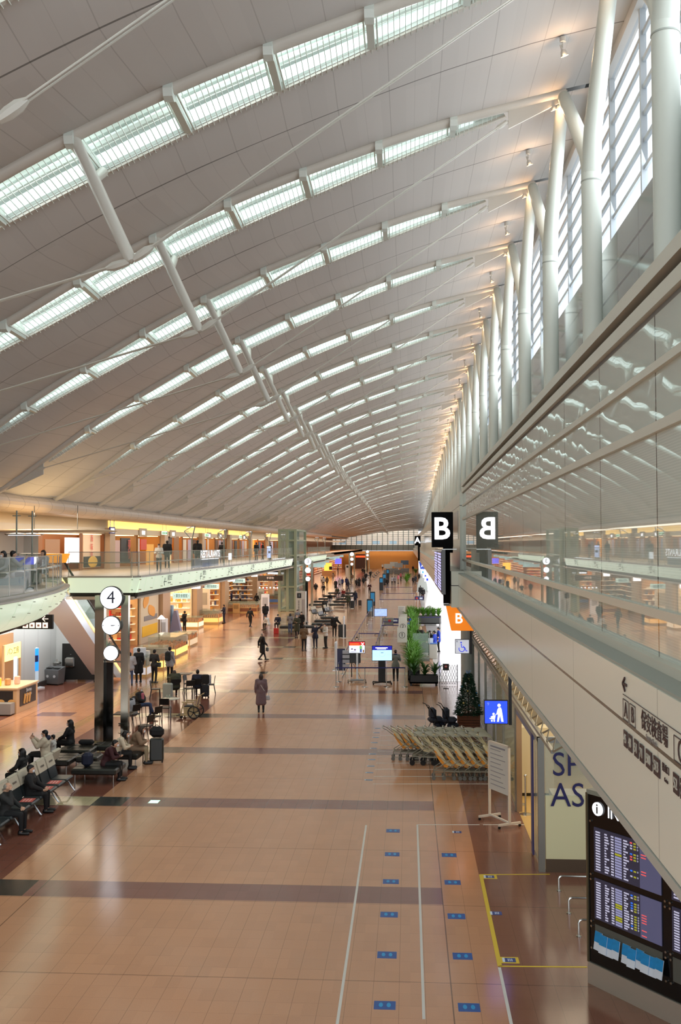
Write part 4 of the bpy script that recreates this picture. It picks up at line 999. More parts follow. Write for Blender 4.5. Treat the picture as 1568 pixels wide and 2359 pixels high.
# ================================================================== STROLLER CARTS
fr_s = mat('cart_frame', (.60, .60, .55), .3, .5); shell_c = mat('seat_cream', (.88, .83, .66), .45); shell_o = mat('seat_orange', (.93, .60, .16), .5); hood_g = mat('hood_grey', (.66, .65, .58), .5)
def cart(loc, lab, grp, hood=False, dark=False):
    # faces +x (front), handle to -x
    t = thing('stroller_cart', lab, 'stroller', loc, 0, grp)
    def part(nm, mb, m, par=t): return mb.build(nm, m, par)
    wh = .06 if not dark else .08
    if not cart.c.get(hood):
        fr_ = MB()
        for y in (-.22, .22):
            fr_.tube([(-.42, y, wh), (-.40, y, .30), (-.05, y, .52), (.10, y, .62)], .013, 6)
            fr_.tube([(-.72, y, 1.03), (-.62, y, .98), (.02, y, .50), (.30, y, .40), (.36, y, .14)], .013, 6)
            fr_.tube([(-.40, y, .28), (.36, y, .24)], .011, 6); fr_.tube([(-.42, y, .12), (.36, y, .12)], .010, 6)
        for x, z in ((-.40, .28), (.36, .24), (-.42, .12), (0, .12), (.36, .12)): fr_.tube([(x, -.22, z), (x, .22, z)], .010, 6)
        for y in (-.15, -.08, 0, .08, .15): fr_.tube([(-.4, y, .28), (.36, y, .25)], .005, 4)
        hd = MB().tube([(-.72, -.22, 1.03), (-.76, -.16, 1.05), (-.76, .16, 1.05), (-.72, .22, 1.03)], .018, 8)
        sh = MB()   # curved shell: back -> seat
        prof = [(-.46, .98), (-.40, .99), (-.30, .92), (-.16, .72), (-.04, .54), (.10, .48), (.24, .50), (.30, .46), (.12, .40), (-.06, .44), (-.22, .62), (-.36, .82)]
        sh.prism([(x, z) for x, z in prof], -.17, .17, 'y')
        so = MB(); 
        so.prism([(-.40, .86), (-.36, .86), (-.20, .62), (-.06, .46), (.02, .42), (-.02, .36), (-.10, .38), (-.26, .58), (-.37, .76)], -.19, .19, 'y')
        hf = MB()
        V = []
        for i in range(7):
            a = -.5 + i*.32
            for j in range(7): b = -pi/2 + j*pi/6; V.append((-.22+.30*sin(a), .20*sin(b), .78 + .26*cos(a)*(.55+.45*cos(b))))
        hf.add(V, [(i*7+j, i*7+j+1, i*7+j+8, i*7+j+7) for i in range(6) for j in range(6)], True)
        cart.c[hood] = (fr_.mesh('frame', fr_s), hd.mesh('handle', mat('handle_grey', (.7, .7, .66), .4)), sh.mesh('seat_shell', shell_c), so.mesh('seat_side', shell_o), hf.mesh('hood', hood_g))
        w1 = MB(); w1.cyl((0, 0, 0), .06, .035, 14, 'y'); w1 = w1.mesh('wheel', mat('wheel_grey', (.42, .42, .40), .5)); w2 = MB().cyl((0, 0, 0), .085, .05, 14, 'y').mesh('wheel', rubber)
        cart.w = (w1, w2)
    m5 = cart.c[hood]
    Obj('frame', m5[0], t); Obj('handle', m5[1], t)
    if hood: Obj('hood', m5[4], t); Obj('seat_shell', cart.c[hood][2].copy() if 0 else m5[2], t)
    else: Obj('seat_shell', m5[2], t); Obj('seat_side', m5[3], t)
    for x in (-.42, .36):
        for y in (-.22, .22): Obj('wheel', cart.w[1 if dark else 0], t, (x, y, .06 if not dark else .085))
    return t
cart.c = {}
y1 = F(1000, 1797).y + .2
for i in range(6):
    p = F(1008+23.5*i, 1797); cart((p.x+.30, y1, 0), 'cream and orange shopping stroller in the front row, %s from the left' % ['first', 'second', 'third', 'fourth', 'fifth', 'sixth'][i], 'strollers in the front row')
y2 = F(960, 1763).y + .2
for i in range(7):
    x0 = F(958+25*i, 1765).x; cart((x0+.3, y2, 0), 'grey hooded stroller with black wheels in the middle row, %s from the left' % ['first', 'second', 'third', 'fourth', 'fifth', 'sixth', 'seventh'][i], 'strollers in the middle row', True, True)
y3 = F(910, 1752).y + .22
for i in range(3):
    x0 = F(910+16.5*i, 1754).x; cart((x0+.35, y3, 0), 'cream and orange stroller at the left of the back row, %s' % ['leftmost', 'second', 'third'][i], 'strollers in the back row')
for i in range(7):
    x0 = F(962+22*i, 1754).x; cart((x0+.35, y3+.1, 0), 'grey hooded stroller in the back row, %s hood from the left' % ['first', 'second', 'third', 'fourth', 'fifth', 'sixth', 'seventh'][i], 'hooded strollers in the back row', True)
# folded dark buggy cluster behind
p = F(1018, 1692)
for i in range(2):
    t = thing('folded_pushchair', 'folded dark blue pushchair with jutting handles behind the stroller rows, %s' % ['left one', 'right one'][i], 'pushchair', (p.x-.25+.5*i, p.y+.3-.1*i, 0), radians(15-25*i))
    q = MB()
    for y in (-.2, .2): q.tube([(-.25, y, .08), (.0, y, .55), (-.3, y, 1.05), (-.42, y, 1.10)], .016, 6); q.tube([(.3, y, .08), (-.05, y, .6), (-.2, y, .95)], .016, 6)
    q.tube([(-.25, -.2, .1), (-.25, .2, .1)], .014, 6); q.tube([(.3, -.2, .1), (.3, .2, .1)], .014, 6); q.build('frame', blackm, t)
    MB().bbox((.02, 0, .50), (.55, .42, .22), .08).bbox((-.10, 0, .74), (.24, .42, .42), .09).bbox((.16, 0, .30), (.4, .36, .2), .06).build('fabric_seat', mat('buggy_navy', (.13, .16, .22), .7), t)
    for x in (-.25, .3):
        for y in (-.22, .22): MB().cyl((0, 0, 0), .08, .04, 14, 'y').build('wheel', rubber, t, (x, y, .08))
# ---- standing whiteboard sign on castors
p = F(1128, 1872); p2 = F(1190, 1888)
t = thing('standing_notice_board', 'tall white notice board on a castored stand beside the shop glass', 'notice board', (2.25, 25.75, 0), radians(-62))
q = MB(); q.bb((-.45, -.02, .78), (.45, .02, 1.98)); q.build('board', mat('board_white', (.83, .83, .80), .4), t)
q = MB()
for j in range(9): q.bb((-.36, -.026, .92+.11*j), (.30-.1*(j % 3), -.02, .935+.11*j))
q.bb((-.36, -.026, 1.86), (.3, -.02, 1.9)); q.build('print', mat('print_grey', (.55, .55, .58), .5), t)
q = MB(); q.bb((-.47, -.03, 1.96), (.47, .03, 2.0)); q.bb((-.47, -.03, .08), (-.43, .03, 2.0)); q.bb((.43, -.03, .08), (.47, .03, 2.0)); q.bb((-.45, -.02, .1), (.45, .02, .14)); q.build('frame', mat('frame_cream', (.88, .84, .78), .4), t)
for x in (-.45, .45):
    MB().bb((x-.025, -.32, .07), (x+.025, .32, .12)).build('foot', mat('frame_cream'), t)
    for y in (-.3, .3): MB().cyl((x, y, .035), .035, .03, 10, 'x').build('castor', rubber, t)

# ---- christmas tree in a wooden box
p = F(1080, 1672); p.y += .35
t = thing('christmas_tree', 'small decorated christmas tree with blue ribbon top beside the glass wall', 'christmas tree', (p.x, p.y, .36))
R = random.Random(4); q = MB()
for i in range(2000):
    h = R.random()**1.25; r = .47*(1-h)+.06; a = R.random()*2*pi; rr = r*(.35+.65*R.random()**.5); z = .04+1.58*h
    c = Vector((rr*cos(a), rr*sin(a), z)); d = Vector((cos(a), sin(a), -.35+.5*R.random())).normalized(); s_ = d.cross(Vector((0, 0, 1))).normalized()*.022; e_ = d*(.10+.06*R.random()); n_ = d.cross(s_).normalized()*.012
    q.add([c-s_, c+s_, c+e_, c+n_*2+e_*.5], [(0, 1, 2), (0, 1, 3), (1, 2, 3)])
q.build('foliage', mat('tree_green', (.16, .30, .21), .6, noise=.4, nscale=15), t)
MB().cyl((0, 0, .6), .03, 1.3, 8, r2=.012).build('trunk', mat('bark', (.25, .17, .12), .8), t)
for i in range(26):
    h = (i+.5)/26; a = i*2.4; r = .48*(1-h)+.06
    m = [mat('bauble_white', (.88, .9, .92), .2, .2), mat('bauble_blue', (.15, .5, .75), .2, .3), mat('bauble_silver', (.8, .8, .82), .15, .8), mat('bauble_gold', (.85, .78, .5), .2, .6)][i % 4]
    MB().ball((r*cos(a)*1.08, r*sin(a)*1.08, .1+1.45*h), .045, 8, 6).build('bauble', m, t)
q = MB()
for a in range(6): q.tube([(0, 0, 1.62), (.10*cos(a), .10*sin(a), 1.72), (.05*cos(a+.6), .05*sin(a+.6), 1.60)], .018, 5)
q.build('ribbon_bow', mat('ribbon_blue', (.55, .68, .82), .5), t)
t = thing('tree_box', 'slatted wooden box holding the christmas tree', 'planter', (p.x, p.y, 0)); q = MB()
for z in (.05, .15, .25, .34):
    for (a, b) in (((-.42, -.3), (.42, -.3)), ((.42, -.3), (.42, .3)), ((.42, .3), (-.42, .3)), ((-.42, .3), (-.42, -.3))): q.bar((*a, z), (*b, z), .02, .08)
q.build('slats', mat('box_wood', (.50, .30, .19), .6, noise=.25, nscale=9), t); MB().bb((-.4, -.28, .0), (.4, .28, .33)).build('soil', mat('soil', (.2, .14, .1), .9), t)
# ---- folding lattice gate with a sign stand
p0 = F(1012, 1578); p1 = F(1053, 1578)
t = thing('folding_gate', 'black folding lattice gate across the bright entrance', 'gate', tuple(p0)); w_ = p1.x-p0.x; q = MB(); n_ = 7
for i in range(-3, n_+1):
    for s in (0, 1):
        a = max(0, min(w_, i*w_/n_)); xa, xb = i*w_/n_, (i+3)*w_/n_
        if s: xa, xb = xb, xa
        z0_, z1_ = .05, 1.0
        # clip to the gate width
        if min(xa, xb) < 0 or max(xa, xb) > w_:
            f0 = lambda x: z0_ + (z1_-z0_)*(x-xa)/(xb-xa); lo, hi = max(0, min(xa, xb)), min(w_, max(xa, xb))
            if hi-lo < .03: continue
            q.bar((lo, 0, f0(lo)), (hi, 0, f0(hi)), .010, .016)
        else: q.bar((xa, 0, z0_), (xb, 0, z1_), .010, .016)
q.build('lattice', blackm, t)
q = MB(); q.tube([(0, 0, 0), (0, 0, 1.02)], .015, 6); q.tube([(w_, 0, 0), (w_, 0, 1.02)], .02, 6); q.tube([(0, 0, .06), (w_, 0, .06)], .008, 6); q.build('posts', blackm, t)
p = F(1027, 1586); t = thing('no_entry_stand', 'small black sign stand with a red no entry disc before the lattice gate', 'sign stand', tuple(p))
MB().lathe([(.14, 0), (.14, .015), (.02, .03)], n=16).build('base', blackm, t); MB().cyl((0, 0, .45), .01, .9, 6).build('pole', blackm, t); MB().bb((-.15, -.02, .88), (.15, .0, 1.2)).build('plate', mat('plate_dark', (.13, .1, .1), .4), t)
MB().cyl((0, -.025, 1.07), .07, .01, 18, 'y').build('red_disc', mat('no_red', (.75, .25, .2), .4), t); MB().bb((-.05, -.035, 1.055), (.05, -.03, 1.085)).build('white_bar', stw, t)
# ================================================================== PEOPLE
# each body: one continuous surface (capsules fused by a voxel remesh); garments are children made the same way
def fuse(name, prims, vox, smooth=2):
    mb = MB()
    for pr in prims:
        if pr[0] == 'c':
            _, a, b, ra, rb = pr; a = Vector(a); b = Vector(b); d = b-a; L = max(d.length, 1e-4); d = d/L
            pts, rs = [], []
            for i in range(4): u = (i+1)/4*pi/2; pts.append(a-d*ra*cos(u)); rs.append(max(ra*sin(u), 1e-3))
            for i in range(4): u = (3-i)/4*pi/2; pts.append(b+d*rb*sin(pi/2-u) if 0 else b+d*rb*cos(u)); rs.append(max(rb*sin(u), 1e-3))
            mb.tube(pts, rs, 10)
        else: mb.ball(pr[1], pr[2], 14, 10)
    me = mb.mesh(name, [])
    o = bpy.data.objects.new('tmp', me); COL.objects.link(o)
    r = o.modifiers.new('r', 'REMESH'); r.mode = 'VOXEL'; r.voxel_size = vox; r.use_smooth_shade = True
    if smooth: s_ = o.modifiers.new('s', 'SMOOTH'); s_.iterations = smooth; s_.factor = .5
    dg = bpy.context.evaluated_depsgraph_get(); out = bpy.data.meshes.new_from_object(o.evaluated_get(dg)); out.name = name
    bpy.data.objects.remove(o); bpy.data.meshes.remove(me); out.materials.clear(); out.materials.append(white_paint)
    return out
def V3(*a): return Vector(a)
def mk_pose(kind):
    P = dict(pel=V3(0, 0, .93), che=V3(0, .0, 1.28), nek=V3(0, .0, 1.45), hed=V3(0, .015, 1.575),
             sL=V3(-.175, 0, 1.385), sR=V3(.175, 0, 1.385), eL=V3(-.23, -.03, 1.12), eR=V3(.23, -.03, 1.12), hL=V3(-.24, .06, .88), hR=V3(.24, .06, .88),
             pL=V3(-.085, 0, .90), pR=V3(.085, 0, .90), kL=V3(-.10, .02, .49), kR=V3(.10, .02, .49), aL=V3(-.10, -.02, .08), aR=V3(.10, -.02, .08), fL=0., fR=0.)
    if kind == 'walk':
        P.update(kL=V3(-.09, .14, .50), aL=V3(-.09, .26, .09), kR=V3(.09, .02, .49), aR=V3(.09, -.24, .14), eL=V3(-.23, -.14, 1.14), hL=V3(-.23, -.16, .90), eR=V3(.23, .04, 1.13), hR=V3(.22, .22, .95))
    elif kind == 'point':
        P.update(eL=V3(-.37, .06, 1.50), hL=V3(-.58, .12, 1.68), eR=V3(.25, .0, 1.12), hR=V3(.12, .16, 1.12))
    elif kind == 'hold':
        P.update(eL=V3(-.25, .02, 1.13), hL=V3(-.09, .25, 1.12), eR=V3(.25, .02, 1.13), hR=V3(.10, .25, 1.16), hed=V3(0, .04, 1.57))
    elif kind == 'phone':
        P.update(eR=V3(.24, .04, 1.13), hR=V3(.08, .26, 1.32), hed=V3(0, .05, 1.565))
    elif kind == 'pull':
        P.update(eL=V3(-.30, .0, 1.16), hL=V3(-.50, -.02, 1.02))
    elif kind == 'reach':
        P.update(eR=V3(.24, .22, 1.28), hR=V3(.20, .46, 1.24), eL=V3(-.24, -.02, 1.12))
    elif kind.startswith('sit'):
        dz = -.44
        P = {k: (v + V3(0, 0, dz) if isinstance(v, Vector) else v) for k, v in P.items()}
        P.update(pL=V3(-.095, 0, .50), pR=V3(.095, 0, .50), pel=V3(0, -.01, .52), kL=V3(-.12, .43, .50), kR=V3(.12, .43, .50), aL=V3(-.11, .44, .08), aR=V3(.11, .44, .08),
                 eL=V3(-.24, .10, .74), eR=V3(.24, .10, .74), hL=V3(-.13, .34, .62), hR=V3(.13, .34, .62))
        if kind == 'sitlean':   # bowed forward over a phone
            P.update(che=V3(0, .12, .85), nek=V3(0, .22, .99), hed=V3(0, .30, 1.09), sL=V3(-.175, .18, .95), sR=V3(.175, .18, .95), eL=V3(-.22, .28, .70), eR=V3(.22, .28, .70), hL=V3(-.07, .42, .72), hR=V3(.07, .42, .72))
        if kind == 'sitface':   # hand at the face
            P.update(eR=V3(.24, .24, .78), hR=V3(.09, .16, 1.06), che=V3(0, .04, .86), hed=V3(0, .06, 1.13))
        if kind == 'sitphone':
            P.update(eR=V3(.22, .18, .78), hR=V3(.10, .36, .98), eL=V3(-.22, .18, .78), hL=V3(-.08, .36, .96))
        if kind == 'sitcross': P.update(kR=V3(.05, .45, .56), aR=V3(-.08, .58, .20), hL=V3(-.02, .22, .66), hR=V3(.04, .24, .66))
    P['sit'] = kind.startswith('sit'); return P
def body_mesh(kind, fine):
    p = mk_pose(kind); R = []
    h = p['hed']; n_ = p['nek']
    R += [('s', h, (.075, .09, .105)), ('s', h+V3(0, .022, -.055), (.055, .065, .055)), ('s', h+V3(0, .098, -.015), (.012, .018, .022)), ('s', h+V3(.075, 0, -.015), (.012, .02, .03)), ('s', h+V3(-.075, 0, -.015), (.012, .02, .03)), ('s', h+V3(0, .088, -.055), (.022, .012, .010)),
          ('c', n_, h+V3(0, -.01, -.06), .052, .048)]
    R += [('c', p['pel']+V3(-.06, 0, 0), p['pel']+V3(.06, 0, 0), .115, .115), ('c', p['pel'], p['che'], .115, .125), ('c', p['che']+V3(-.06, 0, 0), p['che']+V3(.06, 0, 0), .11, .11), ('c', p['sL'], p['sR'], .062, .062), ('c', p['che'], n_, .10, .06)]
    for s in 'LR':
        R += [('c', p['s'+s], p['e'+s], .052, .040), ('c', p['e'+s], p['h'+s], .040, .026)]
        R += [('c', p['p'+s], p['k'+s], .088, .056), ('c', p['k'+s], p['a'+s], .056, .036), ('c', p['a'+s]+V3(0, -.03, -.03), p['a'+s]+V3(0, .15, -.05), .036, .028)]
        d = (p['h'+s]-p['e'+s]).normalized(); w_ = p['h'+s]; side = 1 if s == 'L' else -1
        lat = d.cross(V3(0, 1, 0) if abs(d.y) < .9 else V3(0, 0, 1)).normalized(); nn = d.cross(lat)
        palm = w_ + d*.065; R += [('c', w_+d*.02, palm, .026, .028), ('c', palm-nn*.022, palm+nn*.022, .021, .021)]
        for i, (o_, L_) in enumerate(((-.036, .050), (-.012, .062), (.012, .066), (.036, .058))):
            b = palm + nn*o_ + d*.015; m_ = b + d*L_*.55 + lat*.006*side; e_ = m_ + d*L_*.40 + lat*.016*side
            r_ = .0095; R += [('c', b, m_, r_, r_), ('c', m_, e_, r_, .008)]
        tb = w_ + d*.03 + nn*.024; R += [('c', tb, tb + nn*.030 + d*.028, .012, .011), ('c', tb + nn*.030 + d*.028, tb + nn*.034 + d*.058, .011, .009)]
    return fuse('body', R, .009 if fine else .014, 1)
def jacket(kind, fat=0.0, long=0):
    p = mk_pose(kind); R = []; f = .022+fat
    R += [('c', p['pel']+V3(-.06, 0, -.02), p['pel']+V3(.06, 0, -.02), .118+f, .118+f), ('c', p['pel'], p['che'], .118+f, .125+f), ('c', p['che']+V3(-.07, 0, 0), p['che']+V3(.07, 0, 0), .112+f, .112+f), ('c', p['sL'], p['sR'], .062+f, .062+f), ('c', p['che'], p['nek']+V3(0, 0, -.03), .10+f, .062+f*.6)]
    for s in 'LR':
        d = (p['h'+s]-p['e'+s]); R += [('c', p['s'+s], p['e'+s], .054+f, .045+f*.9), ('c', p['e'+s], p['e'+s]+d*.93, .045+f*.9, .036+f*.6)]
    if long:
        if p['sit']:
            for s in 'LR': R += [('c', p['p'+s], p['k'+s]*.75+p['p'+s]*.25, .11, .10)]
        else:
            z = {1: .74, 2: .52, 3: .40}[long]; c = (p['aL']+p['aR'])*.5*(1-z/.9)*.8
            for x in (-.07, .07): R += [('c', V3(x, 0, .90), V3(x*1.35, c.y, z+.05), .14, .13+.01*long)]
    return fuse('jacket', R, .02, 3)
def trousers(kind, short=False, wide=0.0):
    p = mk_pose(kind); R = [('c', p['pel']+V3(-.06, 0, -.03), p['pel']+V3(.06, 0, -.03), .125, .125)]
    for s in 'LR': R += [('c', p['p'+s], p['k'+s], .100+wide, .070+wide), ('c', p['k'+s], p['a'+s]+(p['k'+s]-p['a'+s])*.12, .068+wide, .052+wide)]
    return fuse('trousers', R, .018, 2)
def shoes(kind):
    p = mk_pose(kind); R = []
    for s in 'LR': a = p['a'+s]; R += [('c', a+V3(0, -.045, -.030), a+V3(0, .17, -.038), .047, .040), ('c', a+V3(0, -.03, .01), a+V3(0, 0, -.02), .045, .045)]
    return fuse('shoes', R, .014, 1)
def hair(kind, st):
    h = mk_pose(kind)['hed']; R = [('s', h+V3(0, -.022, .030), (.086, .090, .095)), ('s', h+V3(0, .018, .062), (.074, .070, .040)), ('s', h+V3(0, -.045, -.03), (.070, .055, .06))]
    if st == 'long': R += [('c', h+V3(0, -.055, 0), h+V3(0, -.075, -.24), .082, .062), ('c', h+V3(-.07, -.01, .0), h+V3(-.07, -.02, -.16), .03, .025), ('c', h+V3(.07, -.01, 0), h+V3(.07, -.02, -.16), .03, .025)]
    if st == 'bob': R += [('c', h+V3(0, -.045, 0), h+V3(0, -.05, -.10), .088, .078), ('c', h+V3(-.075, .0, .0), h+V3(-.07, .0, -.09), .03, .028), ('c', h+V3(.075, .0, 0), h+V3(.07, .0, -.09), .03, .028)]
    if st == 'bun': R += [('s', h+V3(0, -.11, .02), (.045, .045, .045))]
    if st == 'thin': R = [('s', h+V3(0, -.030, .005), (.083, .082, .080))]
    if st == 'hat': R = [('s', h+V3(0, -.005, .055), (.092, .1, .075)), ('c', h+V3(0, .06, .045), h+V3(0, .13, .035), .05, .035)]
    return fuse('hair', R, .012, 2)
def mask_mesh(kind):
    h = mk_pose(kind)['hed']; return fuse('face_mask', [('s', h+V3(0, .072, -.050), (.056, .036, .046))], .01, 1)
def face_mesh(kind):
    h = mk_pose(kind)['hed']; q = MB()
    for x in (-.03, .03): q.ball(h+V3(x, .084, .01), (.011, .007, .006), 8, 6)
    return q.mesh('eyes', black)
PC = {}
def cached(key, fn):
    if key not in PC: PC[key] = fn()
    return PC[key]
skin = mat('skin', (.82, .64, .53), .5); skin2 = mat('skin_tan', (.74, .55, .44), .5)
hair_b = mat('hair_black', (.07, .06, .06), .45); hair_br = mat('hair_brown', (.22, .15, .11), .5); hair_g = mat('hair_grey', (.60, .58, .54), .6); hair_bl = mat('hair_pale', (.74, .66, .52), .5)
mask_m = mat('mask_white', (.90, .91, .93), .6)
CL = dict(black=(.07, .07, .08), navy=(.11, .13, .22), char=(.17, .17, .17), grey=(.50, .50, .52), lgrey=(.66, .66, .68), white=(.86, .85, .82), beige=(.62, .52, .40), brown=(.42, .33, .24), maroon=(.24, .09, .11), blue=(.13, .26, .72), jean=(.24, .31, .45), khaki=(.62, .56, .45), mauve=(.46, .37, .38), olive=(.24, .25, .18), cream=(.86, .80, .70), pink=(.76, .40, .46), tan=(.55, .45, .36), tweed=(.50, .53, .50), dblue=(.14, .19, .38), redb=(.5, .14, .12))
def cloth(c): return mat('cloth_'+c, CL[c], .75, noise=.12, nscale=14)
def slot(o, m):
    o.material_slots[0].link = 'OBJECT'; o.material_slots[0].material = m
HD = {'away': 0, 'toward': 180, 'left': 90, 'right': -90}
def person(pos, kind, head, top, bot, label, group=None, hr='short', hc=None, h=1.7, long=0, fat=0.0, mask=True, shoe=None, fine=False, extra=(), sk=None, tname='jacket'):
    rz = radians(HD[head] if isinstance(head, str) else head)
    t = thing('person', label, 'person', tuple(pos), rz, group, h/1.7)
    b = Obj('body', cached(('b', kind, fine), lambda: body_mesh(kind, fine)), t); slot(b, sk or skin)
    def add(nm, key, fn, m):
        o = Obj(nm, cached(key, fn), t); slot(o, m); return o
    add({0: tname, 1: 'jacket', 2: 'coat', 3: 'coat'}[long], ('j', kind, fat, long), lambda: jacket(kind, fat, long), cloth(top))
    add('trousers', ('t', kind), lambda: trousers(kind), cloth(bot)); add('shoes', ('s', kind), lambda: shoes(kind), shoe or black)
    add('hair', ('h', kind, hr), lambda: hair(kind, hr), hc or hair_b)
    if mask: add('face_mask', ('m', kind), lambda: mask_mesh(kind), mask_m)
    o = Obj('eyes', cached(('e', kind), lambda: face_mesh(kind)), t)
    P_ = mk_pose(kind)
    for ex in extra:
        e = EXTRA[ex](P_); e.parent = t; 
        if 'category' in e: del e['category']
    return t
def bag_(nm, c, size, loc, m, strap=None):
    q = MB().bbox((0, 0, 0), size, .03); q.tube([(-size[0]*.3, 0, size[2]/2), (-size[0]*.25, 0, size[2]/2+.12), (size[0]*.25, 0, size[2]/2+.12), (size[0]*.3, 0, size[2]/2)], .008, 5)
    o = q.build(nm, m); o.location = loc; return o
def strap_(P, m):
    a, b = P['sL'], P['pR']; q = MB()
    off_ = .145
    q.tube([a+V3(.05, 0, .09), V3(0, off_+.01, (a.z+b.z)/2+.05)+V3(0, P['che'].y, 0), b+V3(.09, .06, .05), b+V3(.06, -.12, .06), V3(0, -off_, (a.z+b.z)/2+.05)+V3(0, P['che'].y, 0), a+V3(.05, -.03, .09)], .012, 5)
    return q.build('bag_strap', m)
def backpack(P, m):
    c = P['che']; q = MB().bbox((0, -.22, c.z-.06), (.30, .17, .46), .06); q.bbox((0, -.31, c.z-.16), (.22, .06, .2), .03)
    for x in (-.10, .10): q.tube([(x, -.15, c.z+.14), (x, -.02, c.z+.19), (x*1.2, .13, c.z+.05), (x*1.3, .03, c.z-.18)], .018, 5)
    return q.build('backpack', m)
EXTRA = {
 'strap': lambda P: strap_(P, mat('strap_white', (.85, .83, .8), .5)), 'dstrap': lambda P: strap_(P, black),
 'pack': lambda P: backpack(P, mat('pack_dark', (.13, .14, .14), .7)),
 'handbag': lambda P: bag_('handbag', 0, (.26, .10, .20), tuple(P['hR']+V3(.02, .0, -.26)), mat('bag_pale', (.70, .70, .70), .5)),
 'whitebag': lambda P: bag_('shopping_bag', 0, (.28, .12, .36), tuple(P['hR']+V3(.03, -.02, -.36)), mat('bag_white', (.84, .82, .80), .6)),
 'greybag': lambda P: bag_('shoulder_bag', 0, (.28, .10, .24), tuple(P['hR']+V3(-.02, .02, -.26)), mat('bag_grey', (.40, .42, .42), .6)),
 'case': lambda P: bag_('briefcase', 0, (.08, .38, .28), tuple(P['hR']+V3(.0, .0, -.28)), mat('case_dark', (.15, .16, .17), .5)),
 'phone': lambda P: MB().box(P['hR']+V3(-.01, .05, .08), (.075, .012, .15)).build('phone', black),
 'folder': lambda P: MB().box((P['hL']+P['hR'])/2+V3(0, .06, .06), (.30, .03, .22)).build('folder', mat('folder_dark', (.2, .21, .2), .5)),
 'hood': lambda P: MB().ball(P['nek']+V3(0, -.09, 0), (.13, .09, .08), 14, 8).build('hood', cloth('navy')),
 'ghood': lambda P: MB().ball(P['nek']+V3(0, -.09, 0), (.13, .09, .08), 14, 8).build('hood', cloth('char')),
 'scarf': lambda P: MB().tube([P['nek']+V3(.075*cos(a*pi/6), .075*sin(a*pi/6), 0) for a in range(12)], .035, 6, closed=True).build('scarf', cloth('dblue')),
 'lapbag': lambda P: bag_('shoulder_bag', 0, (.28, .14, .22), (0, .22, .70), black), 'vest': lambda P: MB().bbox((0, .13, .82), (.24, .08, .34), .04).build('vest_front', cloth('pink')),
 'tote': lambda P: bag_('tote_bag', 0, (.12, .34, .34), tuple(P['eL']+V3(-.06, 0, -.22)), mat('tote_cream', (.78, .72, .62), .7)),
}
SUITS = {}
def suitcase(pos, lab, c=(.12, .14, .17), h=.62, rz=0, bag=False, grp=None):
    t = thing('suitcase', lab, 'suitcase', tuple(pos), rz, grp)
    m = mat('case_%d%d%d' % tuple(int(x*99) for x in c), c, .35); w_ = h*.62
    q = MB().bbox((0, 0, h/2+.05), (w_, h*.38, h), .045); 
    q.build('shell', m, t); q = MB()
    for i in range(5): q.bb((-w_*.38+i*w_*.19-.006, -h*.195, .1), (-w_*.38+i*w_*.19+.006, -h*.188, h))
    q.build('ribs', m, t); MB().tube([(-.1, .0, h), (-.1, 0, h+.32), (.1, 0, h+.32), (.1, 0, h)], .011, 6).build('handle', steel, t)
    for x in (-w_*.4, w_*.4):
        for y in (-h*.14, h*.14): MB().cyl((0, 0, 0), .028, .03, 10, 'y').build('wheel', rubber, t, (x, y, .028))
    return t
def G(px, py): return F(px, py)

A = person
# ---- near benches (left)
SE = .0
A((-9.82, 24.15, 0), 'sitface', 'right', 'char', 'black', 'grey-haired masked man in dark suit on the black beam seats, one hand at his mask', hr='thin', hc=hair_g, fine=True, long=0)
A((-9.95, 26.1, 0), 'sit', -84, 'black', 'black', 'black-haired masked man all in black leaning on the beam seats, knees to the right', fat=.015, fine=True, long=1)
A((-10.95, 28.2, 0), 'sitface', 82, 'char', 'black', 'long-haired masked woman on the far side of the beam seats with hand to her face', hr='long', fine=True)
A((-9.05, 29.75, -.0), 'sitlean', -86, 'maroon', 'black', 'man in maroon jumper sitting on the black quilted bench looking at his hands', fine=True, extra=('phone',))
A((-9.15, 31.2, 0), 'sitlean', -78, 'cream', 'black', 'person in pale top sitting just behind the man in maroon', hr='bob')
A((-8.85, 32.0, 0), 'sitlean', -80, 'tan', 'khaki', 'person in tan jacket bent over a phone beside the dark suitcase', hr='bob', hc=hair_br, fat=.02, fine=True, long=1)
A((-11.35, 31.0, 0), 'sitphone', 96, 'cream', 'black', 'person in cream jacket with navy hood holding up a phone stick', extra=('hood', 'phone'), fat=.025, fine=True)
A((-11.45, 32.0, 0), 'sitphone', 90, 'white', 'char', 'small dark-haired child partly hidden beside the cream jacket', h=1.25)
A((-11.2, 32.9, 0), 'sit', 85, 'black', 'black', 'woman with long dark hair in black sitting behind the cream jacket', hr='long', long=1)
# ---- cafe tables
p = G(305, 1672); A((p.x, p.y, 0), 'sitlean', 60, 'lgrey', 'black', 'person in grey hooded jacket hunched at the nearest cafe table, back to camera', hr='long', hc=hair_br, extra=('ghood',), fat=.02)
p = G(322, 1655); A((p.x-.1, p.y+.3, 0), 'sitcross', -100, 'black', 'jean', 'balding masked man in black jacket and pink vest lounging in a chair', hr='thin', hc=hair_g, extra=('vest',), fat=.02)
p = G(403, 1606); A((p.x, p.y, 0), 'sitlean', 20, 'olive', 'maroon', 'person in dark olive coat bent over a cafe table, back to camera', hr='bob', hc=hair_br, fat=.05, long=1)
p = G(455, 1605); A((p.x, p.y, 0), 'sit', 5, 'navy', 'char', 'man in navy suit sitting with his back to the camera at the farther table', mask=False, fat=.01)
